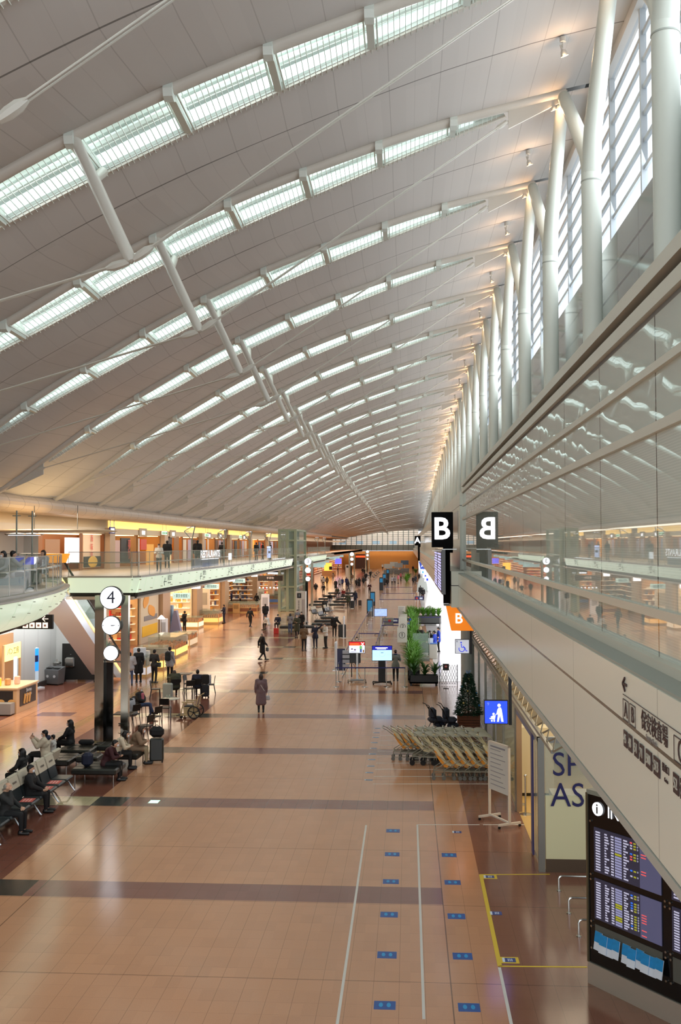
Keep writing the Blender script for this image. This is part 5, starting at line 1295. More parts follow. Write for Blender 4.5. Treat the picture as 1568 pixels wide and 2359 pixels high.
# ---- queue at the food counter
p = G(299, 1580); A(p, 'hold', 15, 'lgrey', 'jean', 'person in pale grey jumper with a crossbody bag queueing at the counter', extra=('dstrap',), fat=.04, h=1.68)
p = G(319, 1573); A(p, 'stand', 30, 'black', 'black', 'tall person in long black coat second in the counter queue', long=2, h=1.78)
p = G(355, 1574); A(p, 'hold', -20, 'char', 'black', 'person in dark brown jacket near the lit counter case with a bag', h=1.72, extra=('greybag',))
p = G(391, 1567); A(p, 'stand', -15, 'lgrey', 'black', 'person in grey coat with black backpack seen from behind by the counter', extra=('pack',), long=1, h=1.75)
# ---- walkers
p = G(601, 1641); A(p, 'stand', 8, 'mauve', 'black', 'woman in long mauve coat walking away alone mid-floor with a white bag', hr='bob', hc=hair_br, long=3, extra=('strap', 'handbag'), h=1.62, fat=.01)
p = G(604, 1522); A(p, 'walk', -60, 'black', 'char', 'balding man in black coat with grey shoulder bag standing alone on the open floor', hr='thin', hc=hair_g, long=2, extra=('greybag',), h=1.7, fat=.01)
p = G(576, 1446); A(p, 'walk', -20, 'black', 'black', 'person in black striding past the small shops with arms swinging', h=1.7)
p = G(611, 1435); A(p, 'walk', 20, 'black', 'jean', 'person in puffy black jacket and jeans walking away behind the benches', fat=.05, h=1.72)
p = G(591, 1402); A(p, 'walk', -30, 'black', 'tan', 'person in black jacket and tan trousers near the dark shop doorway', h=1.7)
p = G(425, 1456); A(p, 'reach', 60, 'black', 'black', 'man in black suit reaching towards the bright sweet shop', extra=('case',), mask=False, h=1.72)
p = G(516, 1436); A(p, 'hold', 80, 'navy', 'navy', 'man in navy suit beside a blue suitcase at the glass counter', mask=False)
suitcase(G(508, 1432), 'blue suitcase by the man in navy suit at the glass counter', (.25, .33, .52), .62, 0)
# ---- group in the middle
p = G(700, 1500); A(p, 'hold', -15, 'brown', 'black', 'man in brown and grey jacket with a cream tote, left of the pointing woman', extra=('tote',), h=1.72, fat=.015)
p = G(726, 1494); A(p, 'point', 165, 'navy', 'navy', 'woman in navy uniform with one arm stretched up to point', hr='bun', h=1.66, long=1)
p = G(750, 1494); A(p, 'hold', 120, 'white', 'char', 'man in white shirt and grey trousers holding a dark folder', extra=('folder',), h=1.72)
p = G(770, 1468); A(p, 'pull', 190, 'black', 'char', 'elderly white-haired man in black jacket with one hand on a suitcase', hr='thin', hc=mat('hair_white', (.85, .84, .82), .5), h=1.7, fat=.02)
suitcase(G(788, 1469), 'tall dark suitcase under the hand of the elderly man', (.13, .13, .13), .95)
p = G(684, 1468); A(p, 'hold', 170, 'olive', 'black', 'masked man in dark olive coat standing before the benches', long=2, hr='thin', hc=hair_b, h=1.7)
p = G(695, 1458); A(p, 'phone', 150, 'black', 'black', 'person in black beside the olive-coated man, arm raised', h=1.7, long=1)
p = G(668, 1460); A(p, 'hold', -10, 'grey', 'jean', 'person in grey top and jeans standing next to the tall white sign', hr='bob', h=1.62)
p = G(685, 1452); A(p, 'stand', 200, 'grey', 'char', 'person in grey coat half hidden behind the olive-coated man', h=1.7)
p = G(618, 1452); A((p.x, p.y, 0), 'sitlean', 60, 'white', 'char', 'person in white jacket bent forward on the middle bench', hr='hat', hc=hair_b)
p = G(640, 1450); A((p.x, p.y, 0), 'sit', 170, 'navy', 'black', 'person in navy with a cap sitting on the middle bench over a red bag', hr='hat', hc=hair_b)
t = thing('red_bag', 'bright red shopping bag on the floor by the middle bench', 'bag', tuple(G(636, 1460))); MB().bbox((0, 0, .22), (.40, .16, .44), .02).build('body', mat('bag_red', (.75, .18, .15), .6), t); MB().tube([(-.1, 0, .44), (-.08, 0, .58), (.08, 0, .58), (.1, 0, .44)], .01, 5).build('handles', mat('bag_red'), t)
# ---- further crowd
far_people = [
 (747, 1417, 'stand', 20, 'char', 'char', 'person in long grey coat with a white bag beside the far benches', dict(long=3, extra=('whitebag',))),
 (760, 1391, 'sit', 170, 'black', 'lgrey', 'person in black with pale trousers sitting on the far benches', {}),
 (802, 1401, 'pull', -10, 'olive', 'black', 'person in olive coat pulling a case, seen from behind, centre of the hall', dict(long=1)),
 (818, 1396, 'pull', -20, 'navy', 'navy', 'man in navy leaning over luggage in the centre of the hall', {}),
 (851, 1370, 'hold', 180, 'maroon', 'black', 'person in dark red top walking alone towards the camera', {}),
 (802, 1362, 'walk', -60, 'navy', 'navy', 'man in navy suit in mid stride, legs wide apart', {}),
 (773, 1360, 'stand', 170, 'black', 'black', 'person in long black coat in the distant group, leftmost', dict(long=3)),
 (782, 1357, 'stand', 180, 'lgrey', 'black', 'person in pale grey top in the distant group', {}),
 (788, 1355, 'stand', 175, 'dblue', 'black', 'person in blue suit in the distant group, right of the pale top', {}),
 (798, 1354, 'stand', 170, 'dblue', 'navy', 'person in dark blue just left of the striding man', {}),
 (821, 1357, 'walk', 10, 'char', 'black', 'person with backpack walking away in the distance, left of a pair', dict(extra=('pack',))),
 (827, 1355, 'walk', 0, 'black', 'black', 'person in long black coat walking away in the distance, right of a pair', dict(long=3)),
 (837, 1352, 'walk', 10, 'black', 'char', 'person in wide black jacket walking away near the white reflection', dict(fat=.05)),
 (842, 1340, 'walk', 170, 'black', 'black', 'dark figure just behind the wide black jacket', dict(fat=.03)),
 (811, 1342, 'stand', 0, 'brown', 'grey', 'person in brown jacket beside the far clock pillar', {}),
 (753, 1352, 'stand', 20, 'brown', 'black', 'person in brown beside the two in white near the lift', {}),
 (741, 1346, 'stand', 10, 'white', 'char', 'person in white by the small display tables, left one', {}),
 (745, 1352, 'stand', 5, 'white', 'black', 'person in white by the small display tables, right one', {}),
 (684, 1385, 'stand', 10, 'black', 'black', 'person in black waiting at the glass lift, left one', {}),
 (691, 1390, 'stand', 0, 'grey', 'black', 'person in grey padded jacket waiting at the glass lift', dict(fat=.05)),
 (693, 1380, 'stand', 5, 'redb', 'black', 'person in dark red seen behind the grey padded jacket', {}),
 (663, 1384, 'hold', 60, 'olive', 'black', 'person in olive jacket at the small display counters', dict(long=1)),
 (727, 1370, 'hold', -10, 'black', 'brown', 'person in black with crossed arms right of the clock pillar', dict(fat=.04)),
 (767, 1340, 'walk', 10, 'tan', 'grey', 'person in tan walking on the bright reflection, far left', {}),
 (778, 1322, 'stand', 90, 'black', 'black', 'small dark figure near the yellow-lit stall', {}),
 (795, 1322, 'stand', -90, 'black', 'black', 'small dark figure right of the blue screen far away', {}),
 (853, 1333, 'walk', 175, 'black', 'black', 'distant figure in black walking, left of the benches far away', {}),
 (835, 1325, 'stand', 180, 'black', 'char', 'distant pair of dark figures, left one', {}),
 (839, 1326, 'stand', 160, 'char', 'black', 'distant pair of dark figures, right one', {}),
 (881, 1313, 'walk', 180, 'white', 'black', 'tiny figure in white shirt and black trousers far down the hall', {}),
 (890, 1313, 'walk', 170, 'white', 'grey', 'tiny pale figure right of the white shirt, far down the hall', {}),
 (745, 1366, 'sit', 180, 'black', 'black', 'dark person sitting on the far benches, left end', {}),
 (791, 1378, 'sit', 170, 'redb', 'black', 'person in rusty red sitting on the far benches, right end', {}),
 (777, 1374, 'sit', 180, 'olive', 'char', 'person in olive sitting on the far benches, middle', {}),
 (533, 1395, 'stand', 90, 'dblue', 'black', 'person in blue standing in the lit shop, left one', {}),
 (553, 1395, 'stand', -90, 'white', 'black', 'person in white standing in the lit shop, right one', {}),
]
for i, (x, y, kd, hd, tp, bt, lab, kw) in enumerate(far_people):
    p = G(x, y); person((p.x, p.y, 0), kd, hd, tp, bt, lab, hr=['short', 'bob', 'short', 'long'][i % 4] if 'hr' not in kw else kw['hr'], mask=(i % 3 != 0), h=1.66+.08*(i % 2), **kw)
suitcase(G(811, 1402), 'dark upright suitcase with white label between the two travellers mid-hall', (.1, .1, .11), .8); suitcase(G(829, 1396), 'brown suitcase with a pale bag on top in the centre of the hall', (.25, .18, .15), .62)
# ---- gate side
p = G(822, 1530); A(p, 'hold', 175, 'cream', 'tan', 'woman in cream coat with long dark hair behind the red screen', hr='long', long=3, h=1.62)
p = G(911, 1569); A(p, 'hold', 5, 'tweed', 'black', 'staff member in grey jacket with blue scarf standing with back to camera', hr='bun', extra=('scarf',), mask=False, h=1.62, long=1)
p = G(1001, 1512); A(p, 'hold', 70, 'blue', 'navy', 'staff member in bright blue jacket at the counter, left of two', hr='bun', h=1.62, long=1)
p = G(1010, 1502); A(p, 'stand', 95, 'blue', 'black', 'staff member in bright blue jacket, right of two by the bright wall', hr='bun', h=1.62, long=1)
p = G(990, 1510); A(p, 'reach', -70, 'black', 'black', 'masked woman in black facing the staff counter', h=1.58, hr='bob')
p = G(968, 1500); A(p, 'hold', -40, 'char', 'black', 'pale-haired person in dark jacket behind the planters', hr='bob', hc=hair_bl, h=1.62, fat=.02)
p = G(940, 1478); A(p, 'hold', 100, 'blue', 'navy', 'staff member in blue by the numbered signs, nearer one', h=1.6)
p = G(942, 1466); A(p, 'hold', 120, 'blue', 'navy', 'staff member in blue by the numbered signs, farther one', h=1.6)
gate_far = [(903, 1350, 'stand', 0, 'lgrey', 'black', 'pale grey figure in the far queue lanes, left of a pair'), (909, 1350, 'stand', 5, 'grey', 'black', 'grey figure in the far queue lanes, right of a pair'), (892, 1355, 'stand', 0, 'black', 'black', 'dark figure beside the far blue terminals'), (917, 1344, 'stand', 60, 'pink', 'tan', 'figure in pink at the far end of the queue lanes'), (923, 1338, 'stand', -60, 'pink', 'black', 'second pink figure at the far end of the queue lanes'),
            (952, 1350, 'stand', 0, 'black', 'black', 'dark figure near the far gate planter, left'), (957, 1346, 'stand', 30, 'black', 'black', 'dark figure near the far gate planter, right'), (965, 1340, 'stand', -30, 'char', 'black', 'dark figure by the row of small white signs'), (968, 1378, 'stand', 20, 'black', 'black', 'dark figure at the grey gate machine, left'), (974, 1384, 'stand', 0, 'black', 'maroon', 'dark figure at the grey gate machine, right'), (978, 1360, 'stand', 0, 'brown', 'char', 'figure in brown beside the white arch'), (951, 1318, 'stand', 0, 'black', 'black', 'tiny dark figure far along the gate side')]
for (x, y, kd, hd, tp, bt, lab) in gate_far: A(G(x, y), kd, hd, tp, bt, lab, mask=False, h=1.66)
# ---- upper floor
def U(px, Y): 
    d = ray(px, 1255); return (d.x*Y/d.y, Y, 5.6)
A(U(385, 62), 'stand', 10, 'black', 'black', 'person in black leaning at the upper glass guard, left of two', h=1.72, fat=.03); A(U(455, 62), 'stand', -10, 'black', 'black', 'person in black standing at the upper glass guard by the forked lamp', h=1.74, fat=.03)
A(U(366, 54), 'hold', 180, 'white', 'char', 'person behind the upper glass guard near the first forked lamp', h=1.50)
for i, (x, Y) in enumerate(((511, 80), (590, 92), (605, 97), (622, 100))): A(U(x, Y), 'stand', 40*i, 'black', 'black', 'distant person in black on the upper walkway, %s from the left' % ['first', 'second', 'third', 'fourth'][i], h=1.68)
for (px, Y, lab, kd, hd) in ((8, 31, 'masked person sitting behind the curved glass guard, leftmost', 'sit', 150), (30, 31.5, 'person in grey sitting behind the curved glass guard reaching forward', 'sitphone', -60), (100, 36, 'person with brown hair behind the curved glass guard', 'sit', 160)):
    x, y, z = U(px, Y); A((x, y, 5.6), kd, hd, 'lgrey', 'char', lab, hr='bob' if px != 30 else 'short', hc=hair_br if px == 100 else None, mask=(px == 8))

# ================================================================== QUEUE AREA
stm = (MB().lathe([(.17, 0), (.17, .015), (.03, .045)], n=18).mesh('base', chrome), MB().cyl((0, 0, .5), .025, .94, 10).mesh('pole', steel), MB().cyl((0, 0, .95), .032, .08, 10).mesh('belt_head', mat('belt_head', (.35, .36, .5), .4)))
def stan(x, y, lab, grp):
    t = thing('barrier_post', lab, 'barrier post', (x, y, 0), 0, grp)
    for nm, me in zip(('base', 'pole', 'belt_head'), stm): Obj(nm, me, t)
    return t
def belt(a, b, lab, z=.95):
    q = MB(); q.bar((a[0], a[1], z), (b[0], b[1], z), .012, .055); o = q.build('barrier_belt', navy); tag(o, lab, 'barrier belt'); return o
fr_pts = [F(773.6, 1583), F(840, 1583), F(890, 1583), F(932, 1583)]
for i, p in enumerate(fr_pts): stan(p.x, p.y, 'steel barrier post in the front row of the queue area, %s from the left' % ['first', 'second', 'third', 'fourth'][i], 'front barrier posts')
for i in range(3): belt(fr_pts[i], fr_pts[i+1], 'dark blue belt across the front of the queue area, %s span' % ['left', 'middle', 'right'][i])
lx = fr_pts[0].x
prev = None
for i in range(16):
    y = 51.6+3.1*i; 
    stan(lx+.0, y, 'steel barrier post along the left edge of the queue area, %s back' % ORD[i].replace('nearest', 'first') if i < 10 else 'distant steel barrier post along the left edge of the queue area', 'left edge barrier posts')
    if prev: belt((lx, prev), (lx, y), 'dark blue belt along the left edge of the queue area' if 0 else 'dark blue belt on the left edge of the queue area, span %s' % ORD[i].replace('nearest', 'first'))
    prev = y
for i in range(12):
    y = 60+2.6*i; stan(-2.0, y, 'steel barrier post in the middle lane line, %s from the camera' % ORD[i], 'middle lane barrier posts')
    if i: belt((-2.0, y-2.6), (-2.0, y), 'dark blue belt on the middle lane line, span %s from the camera' % ORD[i-1])
bl_ = [((-3.4, 69), (-2.0, 69)), ((-2.0, 76), (-.2, 76)), ((-2.0, 79.5), (-.2, 79.5)), ((-3.2, 112), (1.0, 112)), ((-3.3, 126), (.8, 126)), ((-3.3, 144), (.5, 144)), ((.8, 84.5), (2.6, 84.5))]
for i, (a, b) in enumerate(bl_):
    belt(a, b, 'dark blue belt crossing the queue lanes, %s from the camera' % ORD[i])
    for j, q_ in enumerate((a, b)): stan(q_[0], q_[1], 'steel barrier post holding crossing belt %s from the camera, %s end' % (ORD[i], ['left', 'right'][j]), None)
# screens on stands
def tv(loc, w_, h_, zc_, face, lab, rz=0, stand='post', dark=True, rows=()):
    t = thing('display_stand', lab, 'display screen', loc, rz)
    MB().bbox((0, 0, zc_), (w_+.05, .07, h_+.05), .012).build('screen_body', black, t)
    for (a, b, c, d, m) in face: MB().bb((a*w_-w_/2, -.042-.001*(len(face)), zc_-h_/2+b*h_), (c*w_-w_/2, -.036, zc_-h_/2+d*h_)).build('screen_area', m, t)
    if stand == 'post': MB().bb((-.04, 0, .12), (.06, .08, zc_)).build('post', steel, t); MB().bb((-.32, -.25, .10), (.32, .25, .14)).build('tray', mat('tray_grey', (.5, .5, .5), .4), t)
    else: MB().bb((-.19, -.02, .12), (.17, .12, zc_)).build('post', black, t)
    q = MB(); q.bar((-.45, -.3, .1), (.45, .3, .1), .05); q.bar((-.45, .3, .1), (.45, -.3, .1), .05); q.build('foot', blackm if stand != 'post' else steel, t)
    for x in (-.45, .45):
        for y in (-.3, .3): MB().cyl((0, 0, 0), .05, .04, 12, 'x').build('castor', rubber, t, (x, y, .05))
    return t
p = F(822, 1572); red = mat('scr_red', (.85, .15, .15), .3, emit=.8); wh_ = mat('scr_white', (.86, .90, .97), .3, emit=1.0); org = mat('scr_orange', (.95, .5, .2), .3, emit=.8)
t = tv((p.x-.0, p.y, 0), .80, .56, 1.78, [(0, 0, 1, .66, wh_), (0, .66, 1, 1, red)], 'tilted screen with red top band and white X on a castored stand', radians(4))
text('X', .24, mat('scr_w2', (1, 1, 1), .3, emit=1.0), (.29, -.05, 1.93), t, bold=.02)
q = MB(); q.bb((-.36, -.046, 1.94), (.1, -.043, 1.98)); q.bb((-.36, -.046, 1.87), (.16, -.043, 1.91)); q.build('orange_text', org, t)
q = MB(); q.bb((-.33, -.046, 1.56), (-.02, -.043, 1.575)); q.ball((-.25, -.045, 1.7), (.04, .004, .04)); q.ball((-.10, -.045, 1.66), (.05, .004, .04)); q.build('drawings', mat('scr_purple', (.5, .3, .5), .3, emit=.4), t)
q = MB(); q.ball((.20, -.045, 1.88), (.03, .004, .035)); q.bb((.14, -.046, 1.70), (.26, -.043, 1.85)); q.build('figure_top', mat('scr_green', (.5, .8, .45), .3, emit=.6), t); q = MB().bb((.15, -.046, 1.53), (.25, -.043, 1.70)); q.build('figure_trousers', mat('scr_blue2', (.25, .4, .7), .3, emit=.5), t); MB().bb((.30, -.046, 1.52), (.37, -.043, 1.66)).build('figure_case', mat('scr_org', (.7, .5, .2), .3, emit=.4), t)
p = F(880, 1576); bl2 = mat('scr_blue', (.13, .15, .65), .3, emit=.9); cyn = mat('scr_pale', (.72, .90, 1.0), .3, emit=1.15)
t = tv((p.x, p.y, 0), .98, .72, 1.55, [(0, 0, 1, .72, cyn), (0, .72, 1, 1, bl2)], 'large tilted screen with blue header and pale diagram on a black stand', radians(5), 'wide')
q = MB(); q.bb((-.34, -.046, 1.80), (.28, -.043, 1.845)); q.bb((-.26, -.046, 1.75), (.20, -.043, 1.775)); q.build('header_text', mat('scr_w2'), t)
q = MB(); q.tube([(-.0+.15*cos(a*pi/12), -.044, 1.53+.15*sin(a*pi/12)) for a in range(24)], .004, 4, closed=True); q.bb((-.07, -.046, 1.56), (.07, -.043, 1.60))
for j in range(4): q.bb((.22, -.046, 1.42+.07*j), (.44, -.043, 1.425+.07*j)); q.bb((-.44, -.046, 1.40+.08*j), (-.22, -.043, 1.405+.08*j))
q.build('diagram', mat('scr_line', (.55, .72, .85), .3, emit=.6), t)
t = thing('screen_back', 'dark back of a flat screen on a tripod behind the red screen', 'display screen', tuple(F(808, 1566)+Vector((0, .7, 0)))); MB().bbox((0, 0, 1.12), (.95, .08, .66), .02).build('screen_body', black, t); q = MB(); q.tube([(0, 0, 1.0), (0, 0, .05)], .03, 6); q.tube([(0, 0, .9), (-.5, -.3, .02)], .012, 5); q.tube([(0, 0, .9), (.5, -.3, .02)], .012, 5); q.build('tripod', blackm, t)
p = F(877, 1463); t = tv((p.x, p.y, 0), .95, .56, 1.75, [(0, 0, 1, 1, mat('scr_picture', (.62, .72, .95), .3, emit=.9, noise=.5, nscale=9))], 'small screen with a blue picture on a stand further down the lanes', 0, 'post')
t = thing('grey_partition', 'low grey partition panel on legs beside the blue picture screen', 'partition', tuple(F(893, 1450))); MB().bb((-.45, -.02, .35), (.45, .02, .95)).build('panel', mat('part_grey', (.5, .52, .50), .5), t); MB().tube([(-.45, 0, 0), (-.45, 0, .95)], .02, 6).tube([(.45, 0, 0), (.45, 0, .95)], .02, 6).build('legs', steel, t)
for i, (x, y) in enumerate(((889, 1410), (938, 1395))):
    t = thing('belt_notice', 'blue no entry notice hanging from the lane belts, %s' % ['left one', 'right one'][i], 'notice', tuple(F(904, 1450) if i == 0 else F(965, 1392))); MB().bb((-.5, -.02, .5), (.5, .0, .92)).build('panel', mat('notice_navy', (.12, .16, .42), .4), t); MB().cyl((-.25, -.03, .7), .13, .01, 16, 'y').build('red_disc', mat('no_red'), t); MB().bb((.05, -.03, .6), (.4, -.02, .8)).build('text_block', stw, t); MB().bb((-.48, 0, 0), (-.44, .03, .92)).build('post', steel, t); MB().bb((.44, 0, 0), (.48, .03, .92)).build('post', steel, t)
# numbered notices and tall notice
for i, (x, y) in enumerate(((926, 1463), (927.5, 1443), (928, 1434), (929, 1427))):
    Y = [58, 66, 72, 80][i]; d = ray(x, y+0); P_ = Vector((0, 0, H)) + d*(Y/d.y)
    t = thing('numbered_notice', 'white notice with a circled number in the row beside the hedge, %s' % ['nearest, reading one', 'second, reading two', 'third, reading three', 'farthest, reading four'][i], 'notice', (P_.x, Y, P_.z)); MB().bb((-.28, -.01, -.42), (.28, .01, .42)).build('panel', mat('notice_white', (.84, .84, .80), .5), t)
    MB().tube([(.17*cos(a*pi/12), -.02, .17*sin(a*pi/12)) for a in range(24)], .010, 4, closed=True).build('ring', black, t); text(str(i+1), .3, black, (0, -.02, 0), t); MB().bb((.24, 0, -P_.z), (.28, .03, -.42)).build('post', steel, t)
Y = 88; d = ray(925, 1412); P_ = Vector((0, 0, H)) + d*(Y/d.y); t = thing('tall_notice', 'tall pale notice sheet with small print behind the numbered notices', 'notice', (P_.x, Y, P_.z)); MB().bb((-.32, -.01, -.6), (.32, .01, .6)).build('panel', mat('notice_white'), t); q = MB()
for j in range(9): q.bb((-.25, -.02, .45-.11*j), (.2-.07*(j % 3), -.01, .48-.11*j))
q.build('print', mat('print_grey'), t); MB().bb((-.02, 0, -P_.z), (.02, .03, -.6)).build('post', steel, t)
# blue terminals on the left of the queue, white partition fins
for i, (x, y, h_) in enumerate(((852, 1420, 1.7), (858, 1395, 1.6), (878, 1360, 2.0), (885, 1348, 2.0), (893, 1335, 2.1))):
    t = thing('check_terminal', 'blue fronted check-in terminal at the left of the lanes, %s from the camera' % ORD[i], 'terminal', tuple(F(x, y))); MB().bbox((0, 0, h_/2), (.62, .5, h_), .04).build('body', mat('term_dark', (.12, .15, .18), .4), t); MB().bb((-.22, -.26, h_*(.62 if i > 1 else .3)), (.22, -.25, h_*.92)).build('blue_front', mat('term_blue', (.15, .50, .70), .3, emit=.25), t)
for i, (x, y, h_) in enumerate(((772, 1545, 1.55), (791, 1470, 1.6))):
    t = thing('upright_screen', 'narrow white upright panel at the corner of the queue area, %s' % ['nearer one', 'farther one'][i], 'panel', tuple(F(x, y))); MB().bbox((0, .5, h_/2), (.10, 1.0, h_), .02).build('panel', mat('fin_white', (.84, .85, .86), .35), t); MB().bb((-.15, 0, 0), (.15, 1.0, .03)).build('foot', steel, t)
t = thing('upright_board', 'dark navy upright panel inside the left corner of the queue area', 'panel', tuple(F(786, 1560))); MB().bb((-.22, 0, .35), (.22, .03, 1.5)).build('panel', mat('panel_navy', (.1, .12, .3), .4), t); MB().bb((.2, -.05, 0), (.24, .05, 1.52)).build('post', white_paint, t)
t = thing('leaflet_rack', 'pale wire leaflet rack beside the navy panel', 'rack', tuple(F(797, 1562))); q = MB()
for z in (.55, .8, 1.05, 1.28): q.bb((-.18, -.12, z), (.18, .02, z+.17))
q.build('pockets', mat('rack_pale', (.72, .74, .78), .4), t); MB().tube([(-.16, .05, 0), (-.16, .05, 1.45)], .015, 5).tube([(.16, .05, 0), (.16, .05, 1.45)], .015, 5).build('posts', steel, t)
for i, (x, y, k2) in enumerate(((907, 1318, 2.6), (918, 1322, 2.6), (932, 1318, 3.0), (894, 1322, 2.4), (910, 1308, 2.6), (899, 1309, 2.8))):
    t = thing('far_counter_sign', 'pale sign panel on posts at the distant counters, number %s from the left' % ['two', 'five', 'six', 'one', 'four', 'three'][i], 'sign', tuple(F(x, y))); MB().bb((-1.0, 0, k2-1.1), (1.0, .05, k2)).build('panel', mat('farsign_%d' % (i % 3), [(.80, .82, .80), (.70, .74, .76), (.35, .45, .55)][i % 3], .4), t); MB().bb((-.05, 0, 0), (.05, .05, k2-1.1)).build('post', steel, t); MB().bbox((0, -.6, .5), (2.2, .6, 1.0), .05).build('counter', mat('counter_grey', (.5, .52, .52), .4), t)
# white arch / ribbed machines by the wall
p = F(985, 1420)
t = thing('ribbed_machine', 'pale rounded ribbed machine beside the far bright wall, nearer one', 'machine', (1.95, 92, 0)); q = MB()
for i in range(12): q.tube([(-.55*cos(a), i*.22, .15+1.15*sin(a)) for a in [pi*j/10 for j in range(11)]], .045, 5)
q.build('ribs', mat('rib_pale', (.72, .74, .70), .4), t); q = MB(); q.prism([(-.5, 0)] + [(-.5*cos(pi*j/10), .1+1.08*sin(pi*j/10)) for j in range(11)] + [(.5, 0)], 0, 2.5, 'y'); q.build('hood', mat('machine_grey', (.45, .47, .45), .4), t)
t = thing('white_arch', 'pale curved arch hood over the far gate, beside the brown figure', 'machine', (2.05, 150, 0)); q = MB(); q.prism([(-.8*cos(pi*j/10), .1+2.1*sin(pi*j/10)) for j in range(11)], 0, 4, 'y'); q.build('hood', mat('arch_pale', (.74, .78, .76), .3), t); MB().bb((-.9, -.1, 0), (.9, 0, .1)).build('base', steel, t)
t = thing('gate_counter', 'pale grey staff counter with blue edge in front of two blue-jacketed staff', 'counter', tuple(F(990, 1518))); MB().bbox((.2, .2, .46), (.5, .45, .92), .03).build('body', mat('counter_pale', (.74, .73, .68), .4), t); MB().bb((-.07, -.05, .92), (.47, .45, .95)).build('blue_edge', mat('edge_blue', (.3, .5, .8), .4), t); MB().bbox((.05, .2, 1.1), (.3, .04, .3), .01).build('notice', stw, t)
t = thing('glass_screen_stand', 'clear screen in a pale frame on a low base behind the front planter', 'screen', tuple(F(968, 1522))); q = MB(); q.tube([(-.5, 0, .12), (.45, 0, .12), (.55, 0, .25), (.55, 0, 1.7)], .03, 6); q.build('frame', mat('frame_pale', (.62, .64, .6), .3), t); MB().bb((-.5, -.3, 0), (.55, .3, .12)).build('base', mat('machine_grey'), t); MB().bb((-.45, -.01, .15), (.5, .01, 1.65)).build('pane', glass_m, t)
# ---- plants
leafm = mat('leaf_green', (.38, .60, .20), .5, noise=.35, nscale=8); leafd = mat('leaf_dark', (.22, .40, .17), .5, noise=.35, nscale=8)
def plant_mesh(seed, n_=80, hh_=.80, sp=.40):
    R = random.Random(seed); q = MB()
    for i in range(n_):
        a = R.random()*2*pi; L = hh_*(.45+.55*R.random()); lean = .35+.75*R.random(); wv_ = .038+.025*R.random(); z0_ = .45*R.random()*hh_
        P = []
        for k in range(5):
            u = k/4; r = lean*L*(u**1.3)*.9; z = z0_ + L*(u - .42*lean*u*u); P.append(Vector((r*cos(a), r*sin(a), z)))
        s_ = Vector((-sin(a), cos(a), 0)); V = []
        for k, c in enumerate(P): w_ = wv_*[.5, 1, .9, .6, .05][k]; V += [c-s_*w_, c+Vector((0, 0, -.012)), c+s_*w_]
        q.add(V, [(3*k+j, 3*k+j+1, 3*k+j+4, 3*k+j+3) for k in range(4) for j in range(2)], True)
    q.tube([(0, 0, 0), (0, 0, hh_*.5)], .02, 5)
    return q
pms = [plant_mesh(i).mesh('leaves', leafm) for i in range(3)]; pmd = [plant_mesh(i+5, 40, .75).mesh('leaves', leafd) for i in range(2)]
stem = MB().tube([(0, 0, 0), (.02, 0, .35), (0, 0, .6)], .018, 5).mesh('stem', mat('stem_brown', (.3, .24, .15), .7))
def plant(x, y, z, i, lab, grp, dark=False, sc=1.0):
    t = thing('potted_foliage', lab, 'plant', (x, y, z), i*1.3, grp, sc); Obj('leaves', (pmd if dark else pms)[i % (2 if dark else 3)], t); Obj('stem', stem, t); return t
def trough(x0, x1, y0, y1, h_, lab, m):
    t = thing('planter_trough', lab, 'planter', ((x0+x1)/2, (y0+y1)/2, 0)); a, b = (x1-x0)/2, (y1-y0)/2
    q = MB(); q.bb((-a, -b, .12), (a, -b+.04, h_)); q.bb((-a, b-.04, .12), (a, b, h_)); q.bb((-a, -b, .12), (-a+.04, b, h_)); q.bb((a-.04, -b, .12), (a, b, h_)); q.bb((-a, -b, .12), (a, b, .2)); q.build('box', m, t)
    for x in (-a+.08, a-.08):
        for y in (-b+.08, b-.08): MB().box((0, 0, 0), (.1, .1, .12)).build('foot', m, t, (x, y, .06))
    MB().bb((-a+.04, -b+.04, h_-.12), (a-.04, b-.04, h_-.06)).build('soil', mat('soil'), t); return t
plm = mat('planter_black', (.09, .10, .10), .45); plg = mat('planter_grey', (.28, .29, .28), .5)
p0, p1 = F(943, 1580), F(1008, 1577)
trough(p0.x, p1.x, p0.y-.05, p0.y+.55, .52, 'black planter trough at the near end of the hedge', plm)
for i in range(3): plant(p0.x+.22+i*.52, p0.y+.25, .45, i, 'leafy plant in the near black trough, %s from the left' % ['first', 'second', 'third'][i], 'plants in the near trough', True, .9)
hx = F(950, 1500).x
for seg in range(6):
    y0 = 51.5+seg*7.2; trough(-.05, .55, y0, y0+6.9, .62, 'dark trough under the long hedge beside the lanes, %s from the camera' % ORD[seg], plm)
    for j in range(7): plant(.25+(.14 if j % 2 else -.14), y0+.4+j*1.0, .55, seg*6+j, 'bright green leafy plant in the long hedge beside the lanes', 'plants in the long hedge', False, .98)
trough(.6, 1.45, 64.6, 65.3, .7, 'grey planter trough behind the front planter', plg)
for i in range(3): plant(.75+i*.28, 64.95, .6, i+1, 'dark green plant in the grey trough, %s from the left' % ['first', 'second', 'third'][i], 'plants in the grey trough', True, 1.1)
trough(.6, 2.8, 88, 89, .8, 'long grey planter trough farther back by the bright wall', plg)
for i in range(5): plant(.8+i*.45, 88.5, .7, i+2, 'pale green plant in the farther grey trough, %s from the left' % ORD[i].replace('nearest', 'first'), 'plants in the farther trough', False, 1.0)
for i, (x, y, s_) in enumerate(((939, 1338, 1.9), (936, 1342, 1.7), (957, 1322, 1.6))): p = F(x, y); plant(p.x, p.y, .0, i, 'distant bushy green plant by the far gate, %s' % ['right of a pair', 'left of a pair', 'farthest'][i], 'distant gate plants', False, s_)
